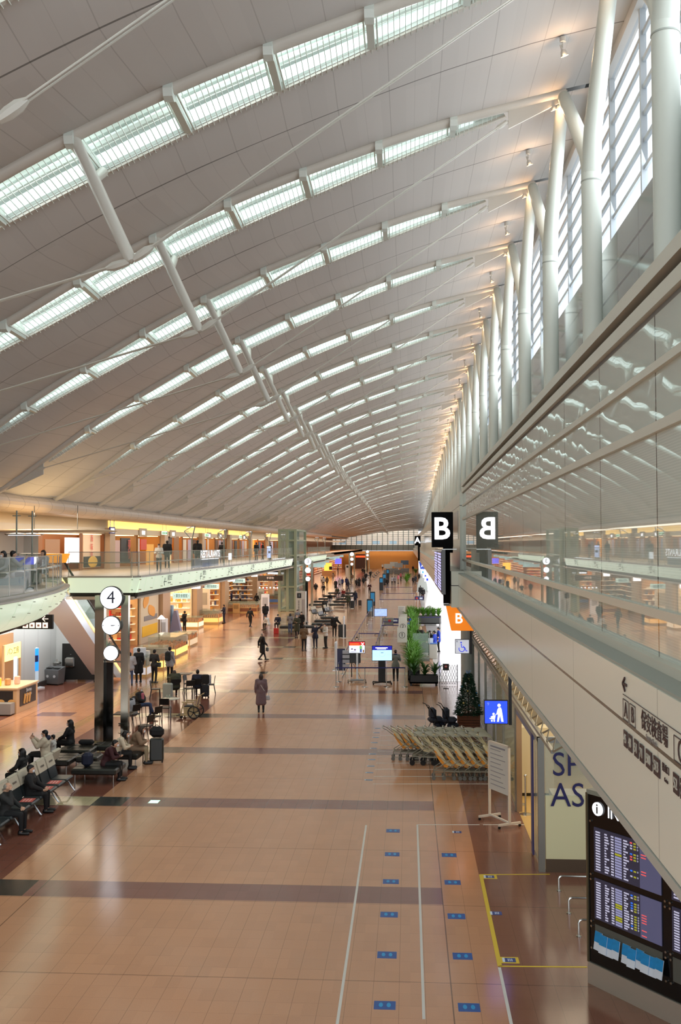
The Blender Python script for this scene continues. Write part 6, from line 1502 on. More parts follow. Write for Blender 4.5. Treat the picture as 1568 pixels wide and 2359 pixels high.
# ================================================================== CLOCK PILLARS
mirror = mat('mirror_steel', (.72, .71, .66), .10, 1.0)
def clock_pillar(X, Y, num, lab):
    t = thing('clock_pillar', lab, 'clock pillar', (X, Y, 0))
    MB().bb((-.62, -.15, 0), (-.30, .15, 5.25)).build('post', mirror, t); MB().bb((.30, -.12, 0), (.56, .12, 5.25)).build('post', mirror, t)
    MB().bb((-.30, .02, .0), (-.02, .10, 3.0)).build('dark_panel', mat('pillar_dark', (.05, .05, .05), .12), t)
    MB().bb((-.30, -.03, 5.05), (.30, .03, 5.12)).build('crossbar', mirror, t); MB().bb((-.28, 0, 2.9), (.28, .05, 2.96)).build('crossbar', mirror, t)
    for i, (z, r) in enumerate(((5.18, .41), (4.22, .335), (3.26, .27))):
        c = MB().cyl((0, -.22, z), r, .16, 40, 'y').build('clock_case' if i else 'number_case', black, t)
        MB().cyl((0, -.305, z), r*.93, .015, 40, 'y').build('clock_face' if i else 'number_disc', mat('clock_glow', (.97, .98, 1.0), .4, emit=2.0), c)
        if i == 0: text(num, .62, mat('digit_dark', (.2, .2, .3), .4), (0, -.32, z), c)
        elif i == 1:
            q = MB()
            for k in range(12): a = k*pi/6; q.bar((r*.78*sin(a), -.318, z+r*.78*cos(a)), (r*.88*sin(a), -.318, z+r*.88*cos(a)), .004, .012 if k % 3 else .03)
            q.bar((0, -.32, z), (.15, -.32, z+.005), .006, .022); q.bar((0, -.32, z), (.10, -.32, z+.0), .008, .03); q.build('hands_and_marks', mat('digit_dark'), c)
    return t
clock_pillar(-10.35, 34.9, '4', 'polished double pillar with glowing disc 4 and two round clocks, left foreground')
clock_pillar(-11.1, 111.5, '3', 'polished clock pillar with glowing disc 3 in front of the glass lift')
clock_pillar(-11.0, 197, '2', 'distant clock pillar with three glowing discs, left of two')
clock_pillar(-10.9, 270, '1', 'farthest clock pillar with three small glowing discs')

# ================================================================== SEATS AND BENCHES
seat_m = mat('seat_vinyl', (.16, .19, .20), .35); cover_m = mat('headrest_cream', (.80, .76, .68), .7); alu = mat('seat_alu', (.68, .69, .70), .25, .9); paper_r = mat('notice_red', (.88, .42, .38), .6)
def beamseat_unit():
    s = MB(); s.bbox((.02, 0, .43), (.50, .58, .09), .03); s1 = s.mesh('seat_pad', seat_m)
    b = MB(); R_ = Matrix.Rotation(radians(-18), 3, 'Y'); b.box((-.30, 0, .72), (.07, .56, .52), R=R_); b1 = b.mesh('backrest', seat_m)
    c = MB(); c.box((-.355, 0, .90), (.095, .575, .30), R=R_); c1 = c.mesh('headrest_cover', cover_m)
    m = MB()
    for k in range(4): m.box((-.298, -.11+.07*k, .92), (.006, .035, .05), R=R_)
    m1 = m.mesh('print', mat('print_brown', (.5, .46, .42), .6)); return s1, b1, c1, m1
BS = beamseat_unit()
legq = MB(); legq.tube([(.30, 0, .02), (.26, 0, .05), (.06, 0, .33), (-.10, 0, .35)], .022, 8); legq.tube([(-.34, 0, .02), (-.28, 0, .05), (-.10, 0, .35)], .022, 8); leg_me = legq.mesh('leg', alu)
def beamrow(x, ys, face, lab, grp, red=()):
    s = 1 if face == 'r' else -1
    for i, y in enumerate(ys):
        t = thing('beam_seat', lab(i), 'seat', (x, y, 0), 0 if s > 0 else pi, grp)
        for nm, me in zip(('seat_pad', 'backrest', 'headrest_cover', 'print'), BS): Obj(nm, me, t)
        MB().bb((-.12, -.31, .34), (-.04, .31, .385)).build('beam', alu, t)
        if i % 2 == 0: Obj('leg', leg_me, t, (0, .31, 0))
        if i in red:
            n_ = thing('seat_notice', 'red notice sheet on the beam seats, %s' % {1: 'on the second seat from the far end', 2: 'just beyond the man in black', 4: 'nearest the camera, beside the man in black'}[i], 'notice', (x+.04, y, .477), radians(4)); MB().bb((-.16, -.19, 0), (.17, .19, .003)).build('sheet', paper_r, n_); q = MB()
            for j in range(3): q.bb((-.1+.08*j, -.15, .003), (-.07+.08*j, .15, .004))
            q.build('print', mat('print_pink', (.97, .78, .74), .6), n_)
ysF = [28.1-.655*i for i in range(9)]
beamrow(-9.82, ysF, 'r', lambda i: 'black beam seat with cream headrest cover facing right, %s from the far end' % ['first', 'second', 'third', 'fourth', 'fifth', 'sixth', 'seventh', 'eighth', 'ninth'][i], 'beam seats facing right', (1, 2, 4))
beamrow(-10.68, [29.0-.655*i for i in range(9)], 'l', lambda i: 'black beam seat facing left behind the first row, %s from the far end' % ['first', 'second', 'third', 'fourth', 'fifth', 'sixth', 'seventh', 'eighth', 'ninth'][i], 'beam seats facing left')
ott_m = mat('quilted_black', (.125, .125, .105), .35, bump=.3, nscale=9)
def ottoman(x, y, w_, d_, lab, grp=None, rz=0):
    t = thing('quilted_bench', lab, 'bench', (x, y, 0), rz, grp)
    q = MB(); q.bbox((0, 0, .36), (w_, d_, .18), .04); q.build('cushion', ott_m, t)
    q = MB(); n_ = 3
    for i in range(1, n_): q.tube([(-w_/2+i*w_/n_, -d_/2+.02, .452), (-w_/2+i*w_/n_, d_/2-.02, .452)], .006, 4); q.tube([(-w_/2+.02, -d_/2+i*d_/n_, .452), (w_/2-.02, -d_/2+i*d_/n_, .452)], .006, 4)
    q.build('piping', mat('piping_black', (.05, .05, .045), .4), t)
    for sx_ in (-1, 1):
        for sy_ in (-1, 1): MB().tube([(0, 0, 0), (0, 0, .28)], .018, 6).build('leg', steel, t, (sx_*(w_/2-.1), sy_*(d_/2-.1), 0))
    return t
ottoman(-9.25, 29.75, 1.35, 1.1, 'wide black quilted bench with a man in maroon on its right end')
ottoman(-9.0, 31.9, 1.0, 1.1, 'black quilted bench under the person in tan jacket')
ottoman(-10.9, 30.9, 1.05, 1.15, 'black quilted bench behind the beam seats, left side')
ottoman(-10.75, 32.4, 1.1, 1.1, 'black quilted bench beside the people with the phone stick')
ottoman(-10.0, 31.2, .7, .7, 'small black quilted bench in the middle of the cluster'); ottoman(-10.0, 33.0, .8, .7, 'small black quilted bench at the foot of the clock pillar')
suitcase((-8.15, 32.35, 0), 'large dark ribbed suitcase with a black bag on top by the quilted benches', (.17, .18, .17), .72, radians(10))
t = thing('travel_bag', 'black travel bag lying on top of the large dark suitcase', 'bag', (-8.15, 32.35, .80)); MB().bbox((0, 0, .17), (.46, .30, .34), .1).build('body', mat('cloth_black'), t); MB().tube([(-.12, 0, .33), (0, 0, .4), (.12, 0, .33)], .012, 5).build('handle', black, t)
t = thing('backpack', 'dark navy backpack on the bench beside the man in maroon', 'bag', (-9.55, 29.6, .46)); MB().bbox((0, 0, .2), (.3, .34, .4), .08).build('body', mat('cloth_navy'), t)
t = thing('handbag', 'black handbag lying on the quilted bench behind the woman in black', 'bag', (-10.6, 32.75, .46)); MB().bbox((0, 0, .08), (.5, .2, .16), .05).build('body', mat('cloth_black'), t)
# middle benches (beyond) and far benches
mid_ = [(-8.2, 82.5), (-7.3, 82.8), (-6.3, 83), (-7.0, 86), (-6.2, 88.5), (-5.4, 91)]
for i, (x, y) in enumerate(((-9.6, 81.5), (-8.2, 81.8), (-7.3, 84.5), (-7.4, 88), (-7.2, 92), (-9.4, 86))): ottoman(x, y, 1.6, 1.0, 'black quilted bench in the middle cluster by the tall white sign, %s' % ['front left', 'front right', 'second row', 'third row', 'fourth row', 'back left'][i], 'middle benches')
def farseats(x, y, lab, n_=4, rz=0):
    t = thing('bench_seat_row', lab, 'seat row', (x, y, 0), rz)
    for i in range(n_):
        for nm, me in zip(('seat_pad', 'backrest', 'headrest_cover'), BS): Obj(nm, me, t, (0, .62*i, 0))
    MB().bb((-.12, -.3, .34), (-.04, .62*n_-.3, .385)).build('beam', alu, t)
    for i in (0, n_-1): Obj('leg', leg_me, t, (0, .62*i, 0))
k = 0
for (x, y) in ((-8.1, 94), (-9.0, 97), (-8.0, 100)): farseats(x, y, 'cream-topped beam seat row leaning beside the second clock pillar, %s' % ['nearest', 'middle', 'farthest'][k], 3, -.15); k += 1
k = 0
for y in (112, 118, 124, 131, 139):
    for x in (-10.2, -7.9): ottoman(x, y, 1.7, 1.2, 'black bench in the far cluster, %s row, %s' % (ORD[k//2], ['left', 'right'][k % 2]), 'far cluster benches'); k += 1
k = 0
for y in (205, 216, 228, 240):
    for x in (-8.6, -7.0): farseats(x, y, 'distant seat row beyond the second clock pillar, %s row, %s' % (ORD[k//2], ['left', 'right'][k % 2]), 5); k += 1
t = thing('tall_white_sign', 'tall white sign box with black square mark in the middle of the hall', 'sign', (-9.15, 85.5, 0)); MB().bb((-.42, -.1, 0), (.42, .7, 3.05)).build('body', mat('totem_white', (.84, .82, .78), .35), t); MB().bb((-.30, -.12, 2.5), (.05, -.1, 2.92)).build('black_mark', black, t); text('1', .3, stw, (-.12, -.13, 2.71), t)
q = MB(); [q.bb((.12, -.115, .5+.001), (.17, -.1, 2.4)), q.bb((.26, -.115, .5), (.31, -.1, 2.4))]; q.build('stripes', mat('totem_grey', (.55, .48, .48), .5), t); q = MB()
for j in range(9): q.bb((-.22, -.115, 2.2-.14*j), (-.10, -.1, 2.28-.14*j))
q.build('vertical_print', mat('ink_grey'), t)
t = thing('far_white_sign', 'small far white sign box near the third clock pillar', 'sign', tuple(F(801, 1335))); MB().bb((-.5, 0, 0), (.5, .6, 3.0)).build('body', mat('totem_white'), t); MB().bb((-.3, -.02, 2.4), (.1, 0, 2.8)).build('black_mark', black, t)

# ================================================================== CAFE TABLES AND CHAIRS
chm = mat('chair_black', (.06, .06, .06), .4)
def chair_meshes():
    s = MB(); s.bbox((0, 0, .455), (.42, .42, .035), .012); b = MB(); R_ = Matrix.Rotation(radians(8), 3, 'X'); b.box((0, -.225, .72), (.40, .03, .26), R=R_)
    f = MB()
    for x in (-.19, .19): f.tube([(x, -.19, .45), (x, -.22, .68), (x, -.245, .85)], .014, 6)
    l1 = MB().tube([(0, 0, .45), (0, .03, 0)], .015, 6); l2 = MB().tube([(0, 0, .45), (0, -.08, 0)], .015, 6)
    return s.mesh('seat', chm), b.mesh('backrest', chm), f.mesh('back_frame', chm), l1.mesh('leg', chm), l2.mesh('leg', chm)
CH = chair_meshes()
def chair(x, y, deg, lab):
    t = thing('cafe_chair', lab, 'chair', (x, y, 0), radians(deg), 'black cafe chairs')
    for nm, me in zip(('seat', 'backrest', 'back_frame'), CH): Obj(nm, me, t)
    for sx_ in (-.18, .18): Obj('leg', CH[3], t, (sx_, .18, 0)); Obj('leg', CH[4], t, (sx_, -.18, 0))
    return t
def rtable(x, y, r, lab, top=None, square=False):
    t = thing('cafe_table', lab, 'table', (x, y, 0))
    if square: MB().bbox((0, 0, .72), (r*2, r*2, .03), .008).build('tabletop', top or black, t)
    else: MB().lathe([(r-.01, .70), (r, .705), (r, .73), (r-.01, .735)], n=32).build('tabletop', top or mat('table_white', (.80, .80, .74), .12), t)
    MB().cyl((0, 0, .36), .03, .70, 12).build('column', chrome, t); MB().lathe([(.24, 0), (.24, .012), (.04, .03)], n=20).build('base', steel, t)
p = F(392, 1650); tx, ty = p.x, p.y
rtable(tx, ty, .38, 'round pale-topped cafe table in front of the wheelchair')
chair(tx-.05, ty-.62, 0, 'black cafe chair with its back to the camera at the round pale table')
p = F(400, 1592); rtable(p.x+.3, p.y+.9, .35, 'square black cafe table before the bent person in olive coat', square=True)
p = F(403, 1606); chair(p.x, p.y, 20, 'black cafe chair under the person in olive coat')
chair(p.x+.75, p.y-.35, 25, 'empty black cafe chair between olive coat and wheelchair')
p = F(455, 1605); chair(p.x, p.y, 5, 'black cafe chair under the man in navy suit'); rtable(p.x+.05, p.y+.85, .36, 'square black cafe table in front of the man in navy suit', square=True)
p = F(436, 1598); chair(p.x-.05, p.y+.2, -100, 'black cafe chair with shiny back left of the man in navy suit')
p = F(497, 1600); chair(p.x-.3, p.y+.1, 100, 'black cafe chair alone at the right of the farther table, facing left')
p = F(305, 1672); chair(p.x, p.y, 60, 'black cafe chair under the grey hooded jacket'); 
p = F(335, 1700); chair(p.x, p.y, 70, 'empty black cafe chair nearest the clock pillar on the right'); p = F(348, 1678); chair(p.x+.1, p.y+.05, 62, 'empty black cafe chair just behind the nearest one')
p = F(322, 1655); chair(p.x-.1, p.y+.3, -100, 'black cafe chair under the lounging man in pink vest')
p = F(358, 1610); chair(p.x, p.y, -80, 'empty black cafe chair behind the lounging man')
p = F(283, 1690); rtable(p.x, p.y+.2, .36, 'square black cafe table hidden behind the silver pillar', square=True)
suitcase(F(386, 1612), 'pale silver suitcase standing behind the round cafe table', (.62, .65, .62), .7)
suitcase(F(473, 1607), 'black suitcase with a bag on it beside the man in navy suit', (.1, .12, .15), .55, 0)
t = thing('laptop_bag', 'black bag perched on the suitcase beside the man in navy suit', 'bag', tuple(F(473, 1607)+Vector((0, 0, .62)))); MB().bbox((0, 0, .22), (.34, .2, .44), .05).build('body', mat('cloth_black'), t)
t = thing('paper_bag', 'white paper bag standing on a chair at the farther cafe table', 'bag', tuple(F(489, 1600)+Vector((-.25, .1, .48)))); MB().bb((-.16, -.08, 0), (.16, .08, .42)).build('body', mat('paper_white', (.84, .84, .88), .6), t)
for i, (dx, dy) in enumerate(((-.15, .05), (-.05, .1))): t = thing('drinking_glass', 'clear glass on the round cafe table, %s' % ['left', 'right'][i], 'glass', (tx+dx, ty+dy, .735)); MB().lathe([(.025, 0), (.03, .12)], n=12).build('tumbler', glass_m, t)
# wheelchair (faces left)
p = F(447, 1656); t = thing('wheelchair', 'cream framed wheelchair with black seat parked beside the round cafe table', 'wheelchair', (p.x-.12, p.y+.28, 0), radians(-2))
crm = mat('wheelchair_cream', (.84, .75, .56), .4); q = MB()
for y in (-.27, .27):
    q.tube([(-.42, y, .10), (-.38, y, .40), (-.30, y, .64), (.10, y, .66), (.16, y, .46)], .026, 8); q.tube([(-.40, y, .14), (.2, y, .16)], .03, 6); q.tube([(-.38, y, .44), (.2, y, .44)], .024, 6); q.bar((-.38, y, .66), (.12, y, .67), .06, .03); q.tube([(.14, y, .30), (.30, y, .90), (.42, y, .96)], .022, 8); q.bb((-.30, y-.01, .15), (.12, y+.01, .40))
q.build('frame', crm, t); MB().bbox((-.1, 0, .47), (.42, .44, .06), .02).build('seat', mat('wheelchair_seat', (.16, .17, .18), .6), t)
MB().box((.22, 0, .70), (.05, .44, .42), R=Matrix.Rotation(radians(16), 3, 'Y')).build('backrest', mat('wheelchair_back', (.60, .52, .50), .6), t)
for y in (-.34, .34):
    q = MB(); q.tube([(.24*cos(a*pi/12), 0, .24*sin(a*pi/12)) for a in range(24)], .024, 6, closed=True); w_ = q.build('wheel', rubber, t, (.13, y, .26)); q = MB()
    for a in range(5): q.bar((0, 0, 0), (.22*cos(a*2*pi/5+.3), 0, .22*sin(a*2*pi/5+.3)), .02, .03)
    q.cyl((0, 0, 0), .04, .05, 10, 'y'); q.build('spokes', black, w_); MB().tube([(.205*cos(a*pi/12), 0, .205*sin(a*pi/12)) for a in range(24)], .008, 5, closed=True).build('push_rim', steel, w_)
for y in (-.27, .27): MB().cyl((0, 0, 0), .07, .03, 12, 'y').build('castor', rubber, t, (-.40, y, .07))
for y in (-.17, .17): MB().bb((-.62, y-.09, .10), (-.42, y+.09, .13)).build('footplate', black, t)
for y in (-.27, .27): MB().tube([(.40, y, .95), (.52, y, .97)], .022, 6).build('grip', black, t)

# ================================================================== LEFT LOWER LEVEL: walls, kiosk, small furniture
cl_wall = mat('pale_wall', (.78, .79, .78), .5, noise=.02, nscale=2)
n = NT('pale_wall_panels'); pl = n.m_('LESS_THAN', n.m_('FLOORED_MODULO', n.m_('ADD', n.x, n.y), 1.8), .02); pz = n.near(n.z, 3.15, .012)
pwm = n.out(n.mix(n.m_('MAXIMUM', pl, pz), (.78, .79, .78), (.5, .5, .5)), .35)
struct(MB().bb((-18.6, 30, 0), (-18.3, 51.5, 4.6)).build('wall_left_lower', pwm)); struct(MB().bb((-18.6, 51.5, 0), (-17.25, 51.8, 4.6)).build('wall_left_return', pwm))
struct(MB().bb((-18.29, 44.2, 0), (-18.2, 51.5, .25)).build('baseboard_left', mat('skirting_dark', (.2, .18, .17), .5)))
t = tag(MB().bb((-18.3, 42.5, 0), (-18.22, 45.6, 3.0)).build('tan_wall_panel', mat('tan_panel', (.74, .56, .40), .5)), 'tan lit wall panel behind the food kiosk', 'wall panel')
area('kiosk_light', (-16, 40.5, 4.3), (0, 0, 0), 3, 5, 260, (1, .78, .55)); area('recess_fill', (-14.4, 46, 4.2), (0, radians(50), 0), 1.6, 8, 120, (.95, .98, 1)); area('recess_wall_fill', (-17.0, 47.2, 4.4), (0, radians(12), 0), 1.2, 7, 190, (.95, .98, 1))  # both recess lights are added fills, brightening the escalator side and pale wall
t = thing('hanging_wayfinding_sign', 'black hanging sign with left arrow and four square symbols, under the curved balcony', 'sign', (-15.9, 42.6, 3.42))
MB().bb((-1.9, -.08, 0), (.62, .08, .62)).build('sign_box', mat('sign_black'), t); pk = mat('sign_pinkwhite', (.92, .84, .80), .4, emit=.5)
q = MB(); q.bar((.18, -.09, .44), (.44, -.09, .44), .01, .028); q.bar((.18, -.09, .44), (.30, -.09, .55), .01, .028); q.bar((.18, -.09, .44), (.30, -.09, .33), .01, .028); q.build('arrow', pk, t)
for i in range(4): s = MB().bb((-.68+.29*i, -.095, .05), (-.45+.29*i, -.08, .28)).build('symbol_plate', pk, t); MB().bb((-.62+.29*i, -.10, .11), (-.52+.29*i, -.095, .20)).build('symbol', mat('sym_dark', (.35, .25, .25), .5), s)
for x in (-1.5, .3): MB().tube([(x, 0, .62), (x, 0, 1.2)], .02, 6).build('hanger', steel, t)
# blue kiosk terminal
p = F(82, 1586)
t = thing('touch_kiosk', 'white kiosk pillar with tall blue screen on its right face', 'kiosk', (p.x-.25, p.y, 0), radians(-28)); MB().bbox((0, .12, 1.0), (.46, .34, 2.0), .03).build('body', mat('kiosk_white', (.80, .77, .76), .4), t); MB().bb((-.42, -.3, 0), (.50, .45, .06)).build('base', mat('kiosk_base', (.86, .88, .9), .4), t)
MB().bb((.232, -.02, .25), (.24, .28, 1.98)).build('side_panel', mat('kiosk_side', (.75, .82, .88), .3, emit=.3), t); bs = MB().bb((.242, -.01, .85), (.25, .27, 1.95)).build('blue_screen', mat('kiosk_blue', (.15, .55, .95), .3, emit=1.0), t); MB().bb((.251, .02, 1.30), (.255, .24, 1.62)).build('dark_picture', mat('kiosk_dark', (.1, .15, .35), .3), bs)
MB().bb((-.2, .0, 2.05), (.2, .03, 2.42)).build('topper_sign', mat('topper_blue', (.35, .62, .74), .4, emit=.2), t)
p = F(105, 1580); t = thing('waste_bin', 'grey metal recycling bin with sloping top next to the blue kiosk', 'bin', (p.x+.25, p.y+.5, 0), radians(-15), None, .8); MB().add([(-.5, -.3, .08), (.5, -.3, .08), (.5, .35, .08), (-.5, .35, .08), (-.58, -.38, .95), (.58, -.38, .95), (.58, .4, 1.12), (-.58, .4, 1.12)], [(0, 3, 2, 1), (4, 5, 6, 7), (0, 1, 5, 4), (1, 2, 6, 5), (2, 3, 7, 6), (3, 0, 4, 7)]).build('body', mat('bin_steel', (.50, .51, .52), .35, .6), t)
MB().bb((-.46, -.2, 1.035), (-.05, .1, 1.06)).bb((.05, -.2, 1.035), (.46, .1, 1.06)).build('openings', black, t); MB().bb((-.45, -.25, 0), (.45, .3, .08)).build('plinth', black, t)
for x in (-.25, .25): MB().cyl((x, -.35, .55), .09, .01, 14, 'y').build('sticker', mat('sticker_pale2', (.75, .76, .78), .5), t)
p = F(140, 1570); t = thing('drinking_fountain', 'pair of steel drinking fountains on a metal backplate in the recess', 'drinking fountain', (-17.75, 51.1, 0)); MB().bb((-.1, .32, .25), (.7, .40, 1.6)).build('backplate', mat('plate_steel', (.56, .53, .51), .4, .4), t)
MB().bbox((-.38, .1, .95), (.36, .36, .14), .05).build('low_basin', steel, t); MB().bbox((.32, .1, 1.0), (.5, .4, .5), .05).build('high_basin', steel, t); MB().tube([(.3, .1, 1.25), (.3, .1, 1.38), (.38, .05, 1.40)], .02, 6).build('spout', chrome, t); MB().tube([(-.4, .1, 1.02), (-.4, .1, 1.14)], .02, 6).build('spout', chrome, t); MB().bb((.1, .1, 0), (.55, .3, .8)).build('pedestal', mat('plate_steel'), t)
t = thing('black_screen_panel', 'plain black free-standing partition panel behind the clock pillar', 'partition', tuple(F(186, 1570))); MB().bb((-.98, -.02, .1), (.98, .04, 1.95)).build('panel', mat('part_black', (.03, .035, .03), .5), t)
for x in (-.8, .8): MB().bb((x-.04, -.25, 0), (x+.04, .25, .1)).build('foot', black, t)
t = tag(MB().bb((-18.4, 54.2, .5), (-17.65, 54.3, 3.0)).build('yellow_poster', mat('poster_yellow', (.62, .57, .22), .5, noise=.3, nscale=4, emit=.15)), 'olive yellow poster behind the black partition', 'poster')
t = tag(MB().bb((-17.6, 54.2, .5), (-16.9, 54.3, 3.0)).build('pale_poster', mat('poster_pale', (.75, .78, .85), .5, emit=.2)), 'pale poster right of the olive yellow one', 'poster')
t = tag(MB().ball((-17.1, 54.15, 2.15), (.22, .1, .28)).ball((-17.25, 54.15, 1.8), (.17, .1, .2)).build('orange_figure', mat('fig_orange', (.95, .58, .25), .5, emit=.2)), 'round orange cut-out shape in front of the pale poster', 'display')
struct(MB().bb((-18.6, 54.35, 0), (-16.85, 54.5, 4.4)).build('wall_behind_escalator', mat('esc_wall', (.66, .62, .58), .5)))
# food kiosk at the left edge
p = F(35, 1645)
t = thing('snack_stall', 'wooden snack stall with dark baguette posters on its sides, at the left edge', 'stall', (p.x-1.3, p.y, 0), radians(0)); wdm = mat('stall_wood', (.84, .70, .54), .4)
MB().bb((-.3, 0, .0), (1.35, 2.4, 1.02)).build('body', wdm, t); MB().bb((-.3, -.06, 1.02), (1.4, 2.45, 1.08)).build('counter_top', mat('stall_top', (.90, .78, .62), .35), t)
pb = MB().bb((1.35, .35, .25), (1.37, 2.15, .95)).build('poster', mat('poster_dark', (.16, .12, .11), .4), t)
for k2 in range(3): MB().tube([(1.375, .75+.28*k2, .32), (1.385, .85+.28*k2, .72)], .055, 6).build('baguette_print', mat('bread', (.80, .60, .34), .6), pb)
text('Shrimp', .22, stw, (1.38, 1.3, .84), pb, 'x'); text('baguette', .18, stw, (1.38, 1.3, .66), pb, 'x')
pb = MB().bb((-.28, -.02, .25), (1.2, 0, .95)).build('poster', mat('poster_dark'), t)
for k2 in range(4): MB().ball((-.2+.45*k2, -.03, .5), (.16, .02, .1), 10, 6).build('pastry_print', mat('bread'), pb)
text('パン', .22, stw, (.3, -.04, .8), pb)
MB().bb((-.45, -.5, .05), (1.3, -.05, .5)).build('chest', mat('chest_grey', (.62, .62, .62), .5), t)
yl_ = thing('lit_stall_sign', 'pale yellow lit sign with handwriting standing over the snack stall', 'sign', (p.x-1.35, p.y+3.0, 1.9)); MB().bb((-.1, -.8, 0), (0, 1.0, .72)).build('panel', mat('stall_sign', (1.0, .93, .58), .4, emit=1.0), yl_); text('パン工房', .34, mat('ink_olive', (.5, .42, .2), .5), (.01, .1, .38), yl_, 'x'); MB().bb((-.1, -.9, -1.9), (-.02, -.8, .72)).bb((-.1, 1.0, -1.9), (-.02, 1.1, .72)).build('posts', wdm, yl_)
R = random.Random(5)
for i in range(6): 
    c_ = [(.90, .62, .55), (.92, .86, .8), (.85, .5, .42), (.95, .85, .3), (.8, .6, .4), (.93, .75, .68)][i]
    tt = thing('food_display', '%s pack on the snack stall counter, %s from the left' % (['pink', 'cream', 'red', 'yellow', 'tan', 'rose'][i], ['first', 'second', 'third', 'fourth', 'fifth', 'sixth'][i]), 'food pack', (p.x-1.75+.27*i, p.y+.5+.35*(i % 3), 1.08), .3*i); MB().bbox((0, 0, .14+.03*(i % 2)), (.22, .2, .28+.06*(i % 2)), .03).build('pack', mat('pack_%d' % i, c_, .5), tt)
t = tag(MB().bb((p.x-1.0, p.y+2.3, 1.1), (p.x-.94, p.y+2.55, 2.1)).build('lit_strip_sign', mat('strip_lit', (.82, .9, 1), .4, emit=1.2)), 'narrow upright bluish lit strip on the snack stall', 'sign')

# ================================================================== GROUND SHOPS under the upper floor
XG2 = -19.0
struct(MB().bb((-22.5, 54.5, 4.4), (-14.2, 165, 4.62)).build('trim_25', mat('lower_soffit', (.84, .78, .68), .6)))
struct(MB().bb((-22.4, 51, 0), (-22.3, YE, 4.6)).build('wall_shop_backs', mat('shop_back', (.70, .55, .38), .6)))
pg = MB(); pg.bb((-.9, -1.2, 0), (.35, 1.2, 4.5)); pg = pg.mesh('shaft', stone)
for i, y in enumerate((60.7, 77.0, 89.4, 103, 125, 139, 153)):
    o = Obj('shop_pillar', pg, None, (XG2, y, 0)); tag(o, 'wide tan stone pillar between the ground floor shops, %s from the left' % ['first', 'second', 'third', 'fourth', 'fifth', 'sixth', 'seventh'][i], 'pillar')
shelfcols = [(.85, .25, .22), (.95, .80, .55), (.95, .93, .88), (.55, .32, .18), (.92, .65, .25), (.75, .72, .70), (.3, .35, .5), (.9, .5, .45)]
def shop(y0, y1, lab, base, cols, lit, seed, deep=3.1):
    t = thing('lit_shop', lab, 'shop', (XG2, (y0+y1)/2, 0)); hw = (y1-y0)/2; R = random.Random(seed)
    bm = mat('shopbase_%d' % seed, base, .5); MB().bb((-deep-.1, -hw, 0), (-deep, hw, 4.0)).bb((-deep, -hw, 0), (-.1, -hw+.08, 4.0)).bb((-deep, hw-.08, 0), (-.1, hw, 4.0)).build('walls', bm, t)
    MB().bb((-.3, -hw, 3.55), (0, hw, 4.4)).build('header', mat('shop_header', (.86, .82, .76), .5), t); MB().bb((-deep+.2, -hw+.3, 3.95), (-.4, hw-.3, 3.99)).build('ceiling_light', mat('shopl_%d' % int(lit*10), (1, .90, .74), .4, emit=lit*2.4), t)
    for r in range(5):
        z = .35+.55*r; s = MB().bb((-deep, -hw+.3, z), (-deep+.45, hw-.3, z+.04)).build('shelf', mat('shelf_lit', (1, .93, .82), .4, emit=.5*lit), t); y = -hw+.35; qs = {}
        while y < hw-.5:
            w_ = .14+.22*R.random(); c_ = cols[R.randrange(len(cols))]; qs.setdefault(c_, MB()).bb((-deep+.08, y, z+.04), (-deep+.36, y+w_, z+.10+.34*R.random())); y += w_+.04
        x = -deep+.15
        s2 = MB().bb((-deep, hw-.5, z), (-.25, hw-.08, z+.04)); 
        while x < -.5:
            w_ = .12+.2*R.random(); c_ = cols[R.randrange(len(cols))]; qs.setdefault(c_, MB()).bb((x, hw-.42, z+.04), (x+w_, hw-.15, z+.12+.34*R.random())); x += w_+.03
        s2.build('side_shelf', mat('shelf_lit'), t)
        for c_, q in qs.items(): o = q.build('goods', mat('goods_%d_%d_%d' % tuple(int(v*99) for v in c_), c_, .5), s); o['kind'] = 'stuff'
    return t
shop(62.0, 70.3, 'bright ground floor shop with red goods on lit shelves, leftmost behind the clock pillar', (.85, .7, .5), [shelfcols[0], shelfcols[0], shelfcols[1], shelfcols[3]], 1.3, 11)
shop(54.6, 60.4, 'narrow shop behind the stall counters next to the escalator', (.8, .7, .55), shelfcols[:6], 1.0, 12)
shop(78.3, 88.1, 'very bright white and gold sweet shop behind the reaching man', (.95, .88, .75), [shelfcols[1], shelfcols[2], shelfcols[2], shelfcols[4]], 1.8, 13)
shop(90.7, 101.7, 'bright shop with bottle shelves behind the glass counter', (.8, .62, .42), [shelfcols[6], shelfcols[2], shelfcols[3], shelfcols[4]], 1.2, 14)
shop(103.8, 124.2, 'dim brown shop bay next to the glass lift with row of small white lamps', (.45, .36, .30), shelfcols[3:7], .5, 15)
shop(126, 138.2, 'distant bright stall bay beyond the lift', (.75, .5, .28), shelfcols, 1.2, 16); shop(140, 152.2, 'farther brown shop bay with yellow lit corner', (.62, .38, .2), shelfcols, .9, 17)
shop(204, 292, 'endless row of small distant orange lit shop fronts at the far left', (.75, .45, .22), shelfcols, .8, 19)
shop(154, 200, 'farthest long wooden shop front by the third clock pillar', (.6, .36, .18), [shelfcols[0], shelfcols[1], shelfcols[4]], .7, 18)
# poster wall
t = thing('bakery_poster_wall', 'tall wall poster with toast pictures and a yellow block at its foot', 'poster', (XG2-.1, 73.0, 0)); MB().bb((0, -2.5, 0), (.15, 2.6, 3.9)).build('panel', mat('poster_cream', (.86, .83, .76), .5), t); toast = mat('toast', (.92, .68, .36), .6)

